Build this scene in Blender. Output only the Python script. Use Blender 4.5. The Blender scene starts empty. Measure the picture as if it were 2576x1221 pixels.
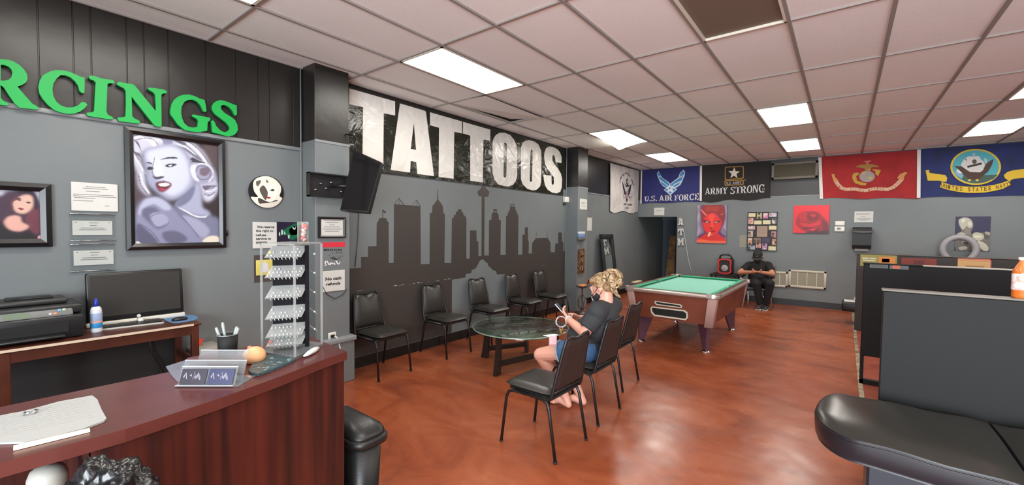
import bpy, bmesh, math, random
import numpy as np
from mathutils import Vector, Matrix
from mathutils.geometry import tessellate_polygon
random.seed(7)
SC = bpy.context.scene
COL = SC.collection
PI = math.pi
# ------------------------------------------------------------------ camera
YAW, PITCH, ROLL, F = -0.6599, -0.0344, 0.0112, 1077.14
CZ = 1.607          # eye height
def _rot():
    cy, sy, cp, sp, cr, sr = math.cos(YAW), math.sin(YAW), math.cos(PITCH), math.sin(PITCH), math.cos(ROLL), math.sin(ROLL)
    f = Vector((sy*cp, cy*cp, sp)); r0 = Vector((cy, -sy, 0)); u0 = r0.cross(f)
    return cr*r0+sr*u0, -sr*r0+cr*u0, f
RT, UP, FW = _rot()
cam_data = bpy.data.cameras.new('camera'); cam = bpy.data.objects.new('camera', cam_data); COL.objects.link(cam)
cam_data.sensor_fit = 'HORIZONTAL'; cam_data.sensor_width = 36; cam_data.lens = F/2576*36; cam_data.clip_start = 0.05
cam.matrix_world = Matrix(((RT.x, UP.x, -FW.x, 0), (RT.y, UP.y, -FW.y, 0), (RT.z, UP.z, -FW.z, CZ), (0, 0, 0, 1)))
SC.camera = cam
# ------------------------------------------------------------------ world, light, exposure
world = bpy.data.worlds.new('world'); SC.world = world; world.use_nodes = True
world.node_tree.nodes['Background'].inputs[0].default_value = (0.62, 0.78, 1, 1)
world.node_tree.nodes['Background'].inputs[1].default_value = 1.0
SC.view_settings.view_transform = 'Standard'; SC.view_settings.look = 'None'; SC.view_settings.gamma = 1
SC.view_settings.use_curve_mapping = False; SC.view_settings.exposure = 0.92
LAMP = 9.6          # radiance of the ceiling lamp diffusers
WINDOW = 40         # watts of daylight per square metre of shop window
SC.cycles.use_denoising = True
SC.cycles.max_bounces = 7; SC.cycles.diffuse_bounces = 3; SC.cycles.glossy_bounces = 3; SC.cycles.transmission_bounces = 4
SC.cycles.transparent_max_bounces = 16; SC.cycles.sample_clamp_indirect = 4; SC.cycles.caustics_reflective = False; SC.cycles.caustics_refractive = False
# room
XW, YB, HC, ZB = -4.32, 10.985, 3.163, 2.361
XR, YF = 5.2, -2.6
TA, TB = 0.6, 1.2422
def gx(a): return (a-6.6212)*TA
def gy(b): return (b+2.0637)*TB
def daylight(name, x, z, w, h):
    l = bpy.data.lights.new(name, 'AREA'); l.shape = 'RECTANGLE'; l.size = w; l.size_y = h; l.energy = WINDOW*w*h; l.color = (0.88, 0.95, 1)
    o = bpy.data.objects.new(name, l); COL.objects.link(o); o.location = (x, YF-0.12, z); o.rotation_euler = (PI/2, 0, 0)
    return o
for wx in (0.2, 3.0): daylight('daylight', wx, 1.45, 2.3, 1.9)
# ------------------------------------------------------------------ materials
def lin(v):
    v /= 255.0
    return v/12.92 if v <= 0.04045 else ((v+0.055)/1.055)**2.4
def rgb(c): return (lin(c[0]), lin(c[1]), lin(c[2]), 1)
_M = {}
def mat(name, c=(128, 128, 128), rough=0.6, metal=0.0, spec=0.5, bump=None, vary=None, emit=None, coat=0, trans=0):
    """c: sRGB; bump=(scale,strength[,detail]); vary=(scale,colour2,lo,hi)"""
    if name in _M: return _M[name]
    m = bpy.data.materials.new(name); m.use_nodes = True; nt = m.node_tree; b = nt.nodes['Principled BSDF']
    b.inputs['Base Color'].default_value = rgb(c); b.inputs['Roughness'].default_value = rough
    b.inputs['Metallic'].default_value = metal; b.inputs['Specular IOR Level'].default_value = spec
    if coat: b.inputs['Coat Weight'].default_value = coat; b.inputs['Coat Roughness'].default_value = 0.12
    if emit: b.inputs['Emission Color'].default_value = rgb(emit[0]); b.inputs['Emission Strength'].default_value = emit[1]
    if trans: b.inputs['Transmission Weight'].default_value = trans
    if bump or vary: tc = nt.nodes.new('ShaderNodeTexCoord')
    if bump:
        n = nt.nodes.new('ShaderNodeTexNoise'); n.inputs['Scale'].default_value = bump[0]; n.inputs['Detail'].default_value = bump[2] if len(bump) > 2 else 3
        bp = nt.nodes.new('ShaderNodeBump'); bp.inputs['Strength'].default_value = bump[1]; bp.inputs['Distance'].default_value = 0.02
        nt.links.new(tc.outputs['Object'], n.inputs['Vector']); nt.links.new(n.outputs['Fac'], bp.inputs['Height']); nt.links.new(bp.outputs['Normal'], b.inputs['Normal'])
    if vary:
        n = nt.nodes.new('ShaderNodeTexNoise'); n.inputs['Scale'].default_value = vary[0]; n.inputs['Detail'].default_value = 5
        r = nt.nodes.new('ShaderNodeValToRGB'); r.color_ramp.elements[0].color = rgb(c); r.color_ramp.elements[1].color = rgb(vary[1])
        r.color_ramp.elements[0].position = vary[2] if len(vary) > 2 else 0.4; r.color_ramp.elements[1].position = vary[3] if len(vary) > 3 else 0.65
        nt.links.new(tc.outputs['Object'], n.inputs['Vector']); nt.links.new(n.outputs['Fac'], r.inputs['Fac']); nt.links.new(r.outputs['Color'], b.inputs['Base Color'])
    _M[name] = m
    return m
def paint(c, rough=0.6, name=None): return mat(name or 'paint_%d_%d_%d_%d' % (c[0], c[1], c[2], rough*100), c, rough)
def clear(name, tint=(235, 240, 240), gloss=0.12, rough=0.03, haze=0.0, hc=(200, 205, 210), graze=.45):
    """thin clear plastic or glass: see-through with a sheen, haze adds a milky share"""
    if name in _M: return _M[name]
    m = bpy.data.materials.new(name); m.use_nodes = True; nt = m.node_tree; nt.nodes.remove(nt.nodes['Principled BSDF']); out = nt.nodes['Material Output']
    t = nt.nodes.new('ShaderNodeBsdfTransparent'); t.inputs[0].default_value = rgb(tint)
    g = nt.nodes.new('ShaderNodeBsdfGlossy'); g.inputs['Roughness'].default_value = rough
    mx = nt.nodes.new('ShaderNodeMixShader'); lw = nt.nodes.new('ShaderNodeLayerWeight'); lw.inputs[0].default_value = 0.25
    ma = nt.nodes.new('ShaderNodeMath'); ma.operation = 'MULTIPLY_ADD'; ma.inputs[1].default_value = graze; ma.inputs[2].default_value = gloss; ma.use_clamp = True
    nt.links.new(lw.outputs['Facing'], ma.inputs[0]); nt.links.new(ma.outputs[0], mx.inputs[0])
    nt.links.new(t.outputs[0], mx.inputs[1]); nt.links.new(g.outputs[0], mx.inputs[2]); last = mx
    if haze:
        d = nt.nodes.new('ShaderNodeBsdfDiffuse'); d.inputs[0].default_value = rgb(hc); m2 = nt.nodes.new('ShaderNodeMixShader'); m2.inputs[0].default_value = haze
        nt.links.new(mx.outputs[0], m2.inputs[1]); nt.links.new(d.outputs[0], m2.inputs[2]); last = m2
    nt.links.new(last.outputs[0], out.inputs[0]); _M[name] = m
    return m
# ------------------------------------------------------------------ picture geometry: from measured image points to real places
O3 = Vector((0, 0, CZ))
def ray(x, y): return RT*((x-1288)/F) + UP*((610.5-y)/F) + FW
def onx(x, y, X): d = ray(x, y); return O3 + d*(X/d.x)
def ony(x, y, Y): d = ray(x, y); return O3 + d*(Y/d.y)
def onz(x, y, Z=0): d = ray(x, y); return O3 + d*((Z-CZ)/d.z)
def zp(x0, y0, s, pts): return [(x0+p[0]/s, y0+p[1]/s) for p in pts]
class Frame:
    """a plane: origin o, axes u (right), v (up), n (towards the room)"""
    def __init__(s, o, u, v): s.o = Vector(o); s.u = Vector(u).normalized(); s.v = Vector(v).normalized(); s.n = s.u.cross(s.v)
    def p(s, u, v, n=0): return s.o + s.u*u + s.v*v + s.n*n
    def px(s, x, y, n=0):
        d = ray(x, y); q = s.o + s.n*n; t = (q-O3).dot(s.n)/d.dot(s.n); P = O3 + d*t - s.o
        return (P.dot(s.u), P.dot(s.v))
    def pxs(s, pts, n=0): return [s.px(x, y, n) for x, y in pts]
FL = Frame((XW, 0, 0), (0, 1, 0), (0, 0, 1))       # left wall: u = Y, v = Z
FB = Frame((0, YB, 0), (1, 0, 0), (0, 0, 1))       # back wall: u = X, v = Z
# ------------------------------------------------------------------ mesh building
def wpos(o):
    p = Vector((0, 0, 0))
    while o: p = p + Vector(o.location); o = o.parent
    return p
def smooth_loop(pts, n=3):
    out = []; N = len(pts)
    for i in range(N):
        p0, p1, p2, p3 = pts[i-1], pts[i], pts[(i+1) % N], pts[(i+2) % N]
        for k in range(n):
            t = k/n
            out.append(tuple(0.5*((2*b)+(-a+c)*t+(2*a-5*b+4*c-d)*t*t+(-a+3*b-3*c+d)*t**3) for a, b, c, d in zip(p0, p1, p2, p3)))
    return out
class MB:
    def __init__(s): s.v = []; s.f = []; s.m = []; s.sm = []; s.mats = []; s.warp = None
    def mi(s, m):
        if m not in s.mats: s.mats.append(m)
        return s.mats.index(m)
    def add(s, vs, fs, m, smooth=False):
        k = len(s.v); s.v += [Vector(v) for v in vs]; i = s.mi(m)
        for f in fs: s.f.append([k+j for j in f]); s.m.append(i); s.sm.append(smooth)
        return s
    def quad(s, a, b, c, d, m): return s.add([a, b, c, d], [(0, 1, 2, 3)], m)
    def box(s, lo, hi, m, fr=None):
        x0, y0, z0 = lo; x1, y1, z1 = hi
        P = [(x0, y0, z0), (x1, y0, z0), (x1, y1, z0), (x0, y1, z0), (x0, y0, z1), (x1, y0, z1), (x1, y1, z1), (x0, y1, z1)]
        if fr: P = [fr.p(*p) for p in P]
        return s.add(P, [(0, 3, 2, 1), (4, 5, 6, 7), (0, 1, 5, 4), (1, 2, 6, 5), (2, 3, 7, 6), (3, 0, 4, 7)], m)
    def rbox(s, lo, hi, m, r=0.01, seg=2, fr=None, rot=None, smooth=True):
        """bevelled box; rot=(axis matrix) applied about its centre"""
        b = bmesh.new(); bmesh.ops.create_cube(b, size=1); c = [(lo[i]+hi[i])/2 for i in range(3)]; d = [hi[i]-lo[i] for i in range(3)]
        for v in b.verts: v.co = Vector([v.co[i]*d[i] for i in range(3)])
        r = min(r, min(d)*0.49)
        bmesh.ops.bevel(b, geom=b.edges[:], offset=r, segments=seg, profile=0.5, affect='EDGES')
        vs = []
        for v in b.verts:
            q = v.co.copy()
            if rot: q = rot @ q
            q = q + Vector(c); vs.append(fr.p(*q) if fr else q)
        s.add(vs, [[v.index for v in f.verts] for f in b.faces], m, smooth); b.free(); return s
    def tube(s, path, r, m, n=8, closed=False, caps=True, smooth=True):
        P = [Vector(p) for p in path]; N = len(P); R = r if isinstance(r, (list, tuple)) else [r]*N; vs = []; prev = None
        for i in range(N):
            if closed: t = P[(i+1) % N]-P[i-1]
            else: t = P[min(i+1, N-1)]-P[max(i-1, 0)]
            t.normalize()
            if prev is None: a = Vector((0, 0, 1)) if abs(t.z) < 0.9 else Vector((1, 0, 0)); a = (a-t*a.dot(t)).normalized()
            else: a = (prev-t*prev.dot(t)).normalized()
            prev = a; b = t.cross(a)
            for k in range(n): q = 2*PI*k/n; vs.append(P[i]+(a*math.cos(q)+b*math.sin(q))*R[i])
        fs = []
        for i in range(N if closed else N-1):
            j = (i+1) % N
            for k in range(n): l = (k+1) % n; fs.append((i*n+k, i*n+l, j*n+l, j*n+k))
        if caps and not closed: fs.append(tuple(reversed(range(n)))); fs.append(tuple((N-1)*n+k for k in range(n)))
        return s.add(vs, fs, m, smooth)
    def lathe(s, prof, c, m, n=24, fr=None, smooth=True, sx=1, sy=1):
        """prof [(radius, height)] about the vertical (or the frame normal) through c"""
        vs = []; N = len(prof)
        for r, h in prof:
            for k in range(n):
                q = 2*PI*k/n; p = (r*math.cos(q)*sx, r*math.sin(q)*sy, h)
                vs.append(fr.p(c[0]+p[0], c[1]+p[1], c[2]+p[2]) if fr else Vector(c)+Vector(p))
        fs = [(i*n+k, i*n+(k+1) % n, (i+1)*n+(k+1) % n, (i+1)*n+k) for i in range(N-1) for k in range(n)]
        fs.append(tuple(reversed(range(n)))); fs.append(tuple((N-1)*n+k for k in range(n)))
        return s.add(vs, fs, m, smooth)
    def ball(s, c, r, m, n=16, k=10):
        rx, ry, rz = (r, r, r) if not isinstance(r, (tuple, list)) else r; vs = []; fs = []
        for i in range(k+1):
            t = PI*i/k
            for j in range(n): q = 2*PI*j/n; vs.append(Vector(c)+Vector((rx*math.sin(t)*math.cos(q), ry*math.sin(t)*math.sin(q), rz*math.cos(t))))
        for i in range(k):
            for j in range(n): fs.append((i*n+j, (i+1)*n+j, (i+1)*n+(j+1) % n, i*n+(j+1) % n))
        return s.add(vs, fs, m, True)
    def prism(s, loops, fr, n0, n1, m, side=None):
        """filled outline(s) in the plane fr, from depth n0 to n1; loops = outer + holes (2-D)"""
        if not isinstance(loops[0][0], (tuple, list)): loops = [loops]
        L = [[Vector((p[0], p[1], 0)) for p in lp] for lp in loops]; tri = tessellate_polygon(L)
        flat = [p for lp in L for p in lp]; w = s.warp or (lambda u, v: 0)
        tri = [t if (flat[t[1]]-flat[t[0]]).cross(flat[t[2]]-flat[t[0]]).z > 0 else (t[0], t[2], t[1]) for t in tri]
        s.add([fr.p(p.x, p.y, n1+w(p.x, p.y)) for p in flat], tri, m)
        if abs(n1-n0) > 1e-6:
            for i, lp in enumerate(L):
                A = sum(a.x*b.y-b.x*a.y for a, b in zip(lp, lp[1:]+lp[:1])); q = lp if (A > 0) == (i == 0) else lp[::-1]; N = len(q)
                vs = [fr.p(p.x, p.y, n0+w(p.x, p.y)) for p in q]+[fr.p(p.x, p.y, n1+w(p.x, p.y)) for p in q]
                s.add(vs, [(k, (k+1) % N, N+(k+1) % N, N+k) for k in range(N)], side or m)
        return s
    def build(s, name, parent=None, local=False):
        me = bpy.data.meshes.new(name); off = Vector((0, 0, 0)) if (local or not parent) else wpos(parent)
        me.from_pydata([v-off for v in s.v], [], s.f)
        for m in s.mats: me.materials.append(m)
        me.polygons.foreach_set('material_index', s.m); me.polygons.foreach_set('use_smooth', s.sm); me.update()
        o = bpy.data.objects.new(name, me); COL.objects.link(o)
        if parent: o.parent = parent
        return o
def recenter(o, p):
    """put the origin of a one-mesh thing at p"""
    p = Vector(p); o.data.transform(Matrix.Translation(-p)); o.location = p; return o
def tag(o, label, cat, group=None, kind=None):
    o['label'] = label; o['category'] = cat
    if group: o['group'] = group
    o['kind'] = kind or 'thing'
    return o
def thing(name, label, cat, loc=(0, 0, 0), group=None):
    o = bpy.data.objects.new(name, None); o.empty_display_size = 0.1; COL.objects.link(o); o.location = loc
    return tag(o, label, cat, group)
def struct(name, mb, parent=None):
    o = mb.build(name, parent)
    if not parent: o['kind'] = 'structure'
    return o
def copy_tree(o, parent=None):
    c = o.copy(); COL.objects.link(c); c.parent = parent
    for ch in list(o.children): copy_tree(ch, c)
    return c
_txt = {}
def text2d(s, bold=0.0):
    """the letters of s as flat triangles in a unit-high line"""
    if (s, bold) in _txt: return _txt[(s, bold)]
    c = bpy.data.curves.new('t', 'FONT'); c.body = s; c.size = 1; c.offset = bold; c.resolution_u = 3; o = bpy.data.objects.new('t', c); COL.objects.link(o)
    me = o.to_mesh(); me.calc_loop_triangles(); vs = [(v.co.x, v.co.y) for v in me.vertices]; fs = [tuple(t.vertices) for t in me.loop_triangles]
    o.to_mesh_clear(); bpy.data.objects.remove(o); bpy.data.curves.remove(c); _txt[(s, bold)] = (vs, fs); return vs, fs
def put_text(mb, s, fr, quad, n, m, bold=0.02):
    """fit a text line into four plane points (bl, br, tr, tl)"""
    vs, fs = text2d(s, bold)
    if not vs: return
    x0 = min(v[0] for v in vs); x1 = max(v[0] for v in vs); y0 = min(v[1] for v in vs); y1 = max(v[1] for v in vs); out = []
    bl, br, tr, tl = quad; w = mb.warp or (lambda u, v: 0)
    for x, y in vs:
        a = (x-x0)/(x1-x0); b = (y-y0)/(y1-y0)
        u, v = [(1-a)*(1-b)*bl[i]+a*(1-b)*br[i]+a*b*tr[i]+(1-a)*b*tl[i] for i in (0, 1)]
        out.append(fr.p(u, v, n+w(u, v)))
    mb.add(out, fs, m)
def pxrect(fr, x0, y0, x1, y1, n=0):
    """plane rectangle (u0,v0,u1,v1) that covers the measured box"""
    q = fr.pxs([(x0, y0), (x1, y0), (x1, y1), (x0, y1)], n)
    return ((q[0][0]+q[3][0])/2, (q[2][1]+q[3][1])/2, (q[1][0]+q[2][0])/2, (q[0][1]+q[1][1])/2)
def lerp_rect(r, a, b): return (r[0]+(r[2]-r[0])*a, r[1]+(r[3]-r[1])*b)
def ellipse(cx, cy, rx, ry, n=28, a0=0, a1=2*PI, full=True):
    return [(cx+rx*math.cos(a0+(a1-a0)*i/(n if full else n-1)), cy+ry*math.sin(a0+(a1-a0)*i/(n if full else n-1))) for i in range(n)]
def band(path, w):
    """a ribbon outline of width w (number or list) along a 2-D path"""
    L = []; Rr = []; N = len(path)
    for i in range(N):
        a = path[max(i-1, 0)]; b = path[min(i+1, N-1)]; dx, dy = b[0]-a[0], b[1]-a[1]; l = math.hypot(dx, dy) or 1; h = (w[i] if isinstance(w, (list, tuple)) else w)/2
        L.append((path[i][0]-dy/l*h, path[i][1]+dx/l*h)); Rr.append((path[i][0]+dy/l*h, path[i][1]-dx/l*h))
    return L+Rr[::-1]
def painted(fr, rect, n, base, layers, reg, nu, name):
    """pigment of a picture as vertex colours on a fine grid: soft edged colour patches, each outline measured in a crop"""
    u0, v0, u1, v1 = rect; nv = max(4, int(nu*(v1-v0)/(u1-u0))); U, V = np.meshgrid(u0+(u1-u0)*np.arange(nu+1)/nu, v0+(v1-v0)*np.arange(nv+1)/nv); img = np.empty(U.shape+(3,)); img[:] = [lin(c) for c in base]
    cell = (u1-u0)/nu
    for c, pts in layers:
        q = fr.pxs(zp(*reg, pts), n); q = smooth_loop(q, 3) if len(q) > 4 else q; q = np.array(q); inside = np.zeros(U.shape, bool); j = len(q)-1
        for i in range(len(q)):
            xi, yi = q[i]; xj, yj = q[j]
            if abs(yj-yi) > 1e-9: inside ^= ((yi > V) != (yj > V)) & (U < (xj-xi)*(V-yi)/(yj-yi)+xi)
            j = i
        A = 0.5*abs(np.sum(q[:, 0]*np.roll(q[:, 1], -1)-q[:, 1]*np.roll(q[:, 0], -1))); sg = min(max(math.sqrt(A)*.055/cell, .35), nu*.022); r = int(3*sg)+1; k = np.exp(-.5*(np.arange(-r, r+1)/sg)**2); k /= k.sum()
        m = np.pad(inside.astype(float), r, mode='edge'); m = np.apply_along_axis(lambda a: np.convolve(a, k, 'valid'), 0, m); m = np.apply_along_axis(lambda a: np.convolve(a, k, 'valid'), 1, m)
        img = img*(1-m[..., None])+np.array([lin(x) for x in c])*m[..., None]
    vs = [fr.p(a, b, n) for a, b in zip(U.ravel(), V.ravel())]; fs = [(j*(nu+1)+i, j*(nu+1)+i+1, (j+1)*(nu+1)+i+1, (j+1)*(nu+1)+i) for j in range(nv) for i in range(nu)]
    m = _M.get('picture pigment')
    if not m:
        m = mat('picture pigment', (128, 128, 128), .42); nt = m.node_tree; at = nt.nodes.new('ShaderNodeAttribute'); at.attribute_name = 'pigment'; nt.links.new(at.outputs['Color'], nt.nodes['Principled BSDF'].inputs['Base Color'])
    return vs, fs, m, img.reshape(-1, 3)
def pigment(o, first, cols):
    a = o.data.color_attributes.new('pigment', 'FLOAT_COLOR', 'POINT'); arr = np.ones((len(o.data.vertices), 4), dtype=np.float32); arr[first:first+len(cols), :3] = cols; a.data.foreach_set('color', arr.ravel()); return o
# common materials
M_WALL = mat('grey wall paint', (112, 118, 119), 0.55, vary=(1.3, (107, 113, 115)), bump=(60, 0.05))
M_BLACKWALL = mat('black gloss wall paint', (34, 32, 30), 0.33, bump=(7, 0.12))
M_TRIM = mat('grey trim paint', (132, 136, 138), 0.45)
M_BASE = mat('black baseboard', (20, 19, 19), 0.4)
M_BLACK = mat('black plastic', (18, 18, 19), 0.35)
M_MATBLACK = mat('matt black', (14, 14, 14), 0.75)
M_WHITE = mat('white plastic', (225, 223, 216), 0.45)
M_PAPER = mat('white paper', (200, 200, 195), 0.7)
M_INK = mat('grey print', (120, 120, 122), 0.7)
M_CHROME = mat('chrome', (215, 215, 218), 0.12, metal=1)
M_VINYL = mat('black vinyl', (38, 36, 33), 0.32, bump=(90, 0.06))
M_BROWNBACK = mat('dark brown vinyl back', (40, 26, 22), 0.6)
M_FRAMEB = mat('black powder coated steel', (20, 19, 20), 0.38)
# ================================================================== room shell
def floor_mat():
    m = bpy.data.materials.new('stained concrete'); m.use_nodes = True; nt = m.node_tree; b = nt.nodes['Principled BSDF']; L = nt.links.new
    tc = nt.nodes.new('ShaderNodeTexCoord'); mp = nt.nodes.new('ShaderNodeMapping'); mp.inputs['Scale'].default_value = (1.0, 1.7, 1)
    mp.inputs['Rotation'].default_value = (0, 0, 0.5)
    n1 = nt.nodes.new('ShaderNodeTexNoise'); n1.inputs['Scale'].default_value = 1.5; n1.inputs['Detail'].default_value = 8; n1.inputs['Roughness'].default_value = 0.62; n1.inputs['Distortion'].default_value = 0.9
    r = nt.nodes.new('ShaderNodeValToRGB'); e = r.color_ramp.elements
    e[0].position = 0.3; e[0].color = rgb((118, 56, 34)); e[1].position = 0.75; e[1].color = rgb((166, 94, 62))
    k = e.new(0.5); k.color = rgb((146, 74, 44))
    L(tc.outputs['Object'], mp.inputs['Vector']); L(mp.outputs[0], n1.inputs['Vector']); L(n1.outputs['Fac'], r.inputs['Fac']); L(r.outputs['Color'], b.inputs['Base Color'])
    n2 = nt.nodes.new('ShaderNodeTexNoise'); n2.inputs['Scale'].default_value = 3.0; n2.inputs['Detail'].default_value = 4
    mr = nt.nodes.new('ShaderNodeMapRange'); mr.inputs['From Min'].default_value = 0.3; mr.inputs['From Max'].default_value = 0.7; mr.inputs['To Min'].default_value = 0.22; mr.inputs['To Max'].default_value = 0.33
    L(tc.outputs['Object'], n2.inputs['Vector']); L(n2.outputs['Fac'], mr.inputs['Value']); L(mr.outputs[0], b.inputs['Roughness'])
    n3 = nt.nodes.new('ShaderNodeTexNoise'); n3.inputs['Scale'].default_value = 2.2; n3.inputs['Detail'].default_value = 2
    bp = nt.nodes.new('ShaderNodeBump'); bp.inputs['Strength'].default_value = 0.16; bp.inputs['Distance'].default_value = 0.05
    L(tc.outputs['Object'], n3.inputs['Vector']); L(n3.outputs['Fac'], bp.inputs['Height']); L(bp.outputs['Normal'], b.inputs['Normal'])
    b.inputs['Specular IOR Level'].default_value = 0.5
    return m
M_FLOOR = floor_mat()
mb = MB(); mb.box((XW-0.1, YF-0.1, -0.1), (0.16, YB+3, 0), M_FLOOR)
struct('floor', mb)
mb = MB(); mb.box((0.2, YF-0.1, -0.1), (XR+0.1, YB+0.1, 0), mat('red tile', (150, 74, 58), 0.3, vary=(5, (128, 60, 46))))
struct('floor_workstations', mb)
mb = MB(); mb.box((0.16, YF-0.1, -0.1), (0.2, YB+0.1, 0.003), mat('worn metal threshold', (164, 148, 124), 0.5, vary=(8, (96, 82, 66))))
struct('trim_1', mb)
# ceiling: tiles between T-bars; the lamp cells stay open
LAMPS = [(1, -2), (1, 0), (1, 3), (1, 5), (5, 3), (5, 5), (9, 3), (9, 5), (9, 0), (5, -2), (9, -2), (13, 0), (13, 3), (13, 5), (1, 7), (5, 7)]
LAMPS = [l for l in LAMPS if l[1] < 7]
OFFCELL = (5, 0)
M_TILE = mat('ceiling tile', (246, 246, 243), 0.85, bump=(120, 0.10), vary=(0.9, (241, 241, 238)))
M_TBAR = mat('ceiling grid bar', (150, 143, 138), 0.5)
mb = MB(); bars = MB()
A0, A1, B0, B1 = 0, 16, -4, 7
for a in range(A0-1, A1):
    for b in range(B0-1, B1):
        if (a, b) in LAMPS or (a, b) == OFFCELL: continue
        x0, x1 = max(gx(a), XW), min(gx(a+1), XR); y0, y1 = max(gy(b), YF), min(gy(b+1), YB)
        if x1-x0 < 0.03 or y1-y0 < 0.03: continue
        rnd = random.Random(a*31+b); d = [rnd.uniform(0, 0.006) for _ in range(4)]
        if (a, b) == (0, 1): d = [0.0, -0.02, -0.028, 0.05]
        mb.quad((x0, y0, HC+0.008+d[0]), (x0, y1, HC+0.008+d[3]), (x1, y1, HC+0.008+d[2]), (x1, y0, HC+0.008+d[1]), M_TILE)
# rough dark void above the tiles
mb.quad((XW-0.1, YF-0.1, HC+0.25), (XW-0.1, YB+0.1, HC+0.25), (XR+0.1, YB+0.1, HC+0.25), (XR+0.1, YF-0.1, HC+0.25), M_MATBLACK)
h = 0.012
for a in range(A0, A1):
    if XW < gx(a) < XR: mb.box((gx(a)-h, YF, HC-0.004), (gx(a)+h, YB, HC+0.02), M_TBAR)
for b in range(B0, B1):
    if YF < gy(b) < YB: mb.box((XW, gy(b)-h*0.7, HC-0.002), (XR, gy(b)+h*0.7, HC+0.02), M_TBAR)
mb.box((XW, YF, HC-0.004), (XW+0.018, YB, HC+0.02), M_TBAR); mb.box((XW, YB-0.018, HC-0.004), (XR, YB, HC+0.02), M_TBAR)
struct('ceiling', mb)
# left wall
mb = MB()
mb.box((XW-0.12, YF-0.1, 0), (XW, YB+2.0, ZB), M_WALL)
mb.box((XW-0.12, YF-0.1, ZB), (XW-0.008, YB+0.1, HC+0.3), M_BLACKWALL)
struct('wall_left', mb)
# grooved panel faces of the black upper wall (left of the first pillar)
mb = MB(); ys = [YF]
for x in (100, 187, 232, 321, 364, 425, 519, 594, 650, 678, 737): ys.append(onx(x, 250, XW).y)
ys = sorted(ys)+[2.11]
for a, b in zip(ys, ys[1:]):
    if b-a > 0.02: mb.rbox((XW-0.010, a+0.003, ZB+0.02), (XW-0.001, b-0.003, HC), M_BLACKWALL, 0.002, 1, smooth=False)
struct('wall_left_panels', mb)
mb = MB()
mb.rbox((XW-0.005, YF, ZB-0.012), (XW+0.018, 2.11, ZB+0.022), M_TRIM, 0.006)
struct('trim_2', mb)
mb = MB(); mb.rbox((XW-0.005, 7.66, ZB-0.008), (XW+0.012, YB, ZB+0.016), M_TRIM, 0.004); struct('trim_3', mb)
mb = MB(); mb.box((XW, 2.5, 0), (XW+0.015, 7.26, 0.12), M_BASE); struct('baseboard_left', mb)
mb = MB(); mb.box((XW, 7.66, 0), (XW+0.015, YB, 0.12), M_BASE); struct('baseboard_left_far', mb)
# pillars
def pillar(name, x, y0, y1, zb, plinth):
    m = MB()
    m.rbox((XW-0.05, y0, 0), (x, y1, zb), M_WALL, 0.004, 1, smooth=False)
    m.rbox((XW-0.05, y0+0.004, zb), (x-0.008, y1-0.004, HC+0.1), M_BLACKWALL, 0.004, 1, smooth=False)
    m.box((x-0.01, y0, zb-0.02), (x+0.006, y1, zb+0.004), M_TRIM)
    if plinth:
        m.rbox((XW-0.05, y0-0.04, 0), (x+0.06, y1+0.02, 0.42), M_WALL, 0.006, 1, smooth=False)
        m.rbox((XW-0.05, y0-0.06, 0.42), (x+0.075, y1+0.035, 0.47), M_TRIM, 0.008)
    return struct(name, m)
pillar('wall_pillar', -4.06, 2.115, 2.48, 2.44, True)
pillar('wall_pillar_far', -4.05, 7.27, 7.66, 2.41, False)
mb = MB(); mb.tube([(XW+0.012, 2.10, 0.5), (XW+0.012, 2.10, HC)], 0.008, mat('grey conduit', (120, 124, 128), 0.5), 6); struct('trim_4', mb)
mb = MB(); mb.tube([(XW+0.012, 7.255, 0.12), (XW+0.012, 7.255, HC)], 0.01, mat('grey conduit'), 6); struct('trim_5', mb)
# back wall with the hallway opening
DX0, DX1, DZ = XW, -3.31, 1.93
mb = MB()
mb.box((DX1, YB, 0), (XR+0.1, YB+0.14, ZB), M_WALL)
mb.box((XW, YB, DZ), (DX1, YB+0.14, ZB), M_WALL)
mb.box((XW, YB+0.002, ZB), (XR+0.1, YB+0.14, HC+0.3), mat('charcoal upper wall', (52, 51, 50), 0.5))
struct('wall_back', mb)
mb = MB(); mb.box((DX1, YB-0.016, 0), (XR, YB, 0.13), M_BASE); struct('baseboard_back', mb)
mb = MB(); mb.box((DX1+0.3, YB-0.006, ZB-0.006), (XR, YB+0.004, ZB+0.008), M_TRIM); struct('trim_6', mb)
# hallway behind
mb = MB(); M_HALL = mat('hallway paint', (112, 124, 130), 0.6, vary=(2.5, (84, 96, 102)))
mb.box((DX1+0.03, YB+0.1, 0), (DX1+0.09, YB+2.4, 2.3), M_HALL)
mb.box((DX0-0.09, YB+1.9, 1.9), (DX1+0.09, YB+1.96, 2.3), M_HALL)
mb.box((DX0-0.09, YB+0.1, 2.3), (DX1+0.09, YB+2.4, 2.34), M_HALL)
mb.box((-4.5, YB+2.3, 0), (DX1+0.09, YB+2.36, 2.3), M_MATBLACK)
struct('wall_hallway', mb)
# right and front walls (front wall: three shop windows behind the camera)
mb = MB(); mb.box((XR, YF-0.1, 0), (XR+0.1, YB+0.1, HC+0.3), M_WALL); struct('wall_right', mb)
mb = MB(); M_CREAM = mat('off white wall', (188, 184, 176), 0.6)
xs = [XW-0.1, -0.95, 1.35, 1.85, 4.15, XR+0.1]
mb.box((xs[0], YF-0.1, 0), (xs[-1], YF, 0.5), M_CREAM); mb.box((xs[0], YF-0.1, 2.4), (xs[-1], YF, HC+0.3), M_CREAM)
for i in (0, 2, 4): mb.box((xs[i], YF-0.1, 0.5), (xs[i+1], YF, 2.4), M_CREAM)
struct('wall_front', mb)
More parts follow.
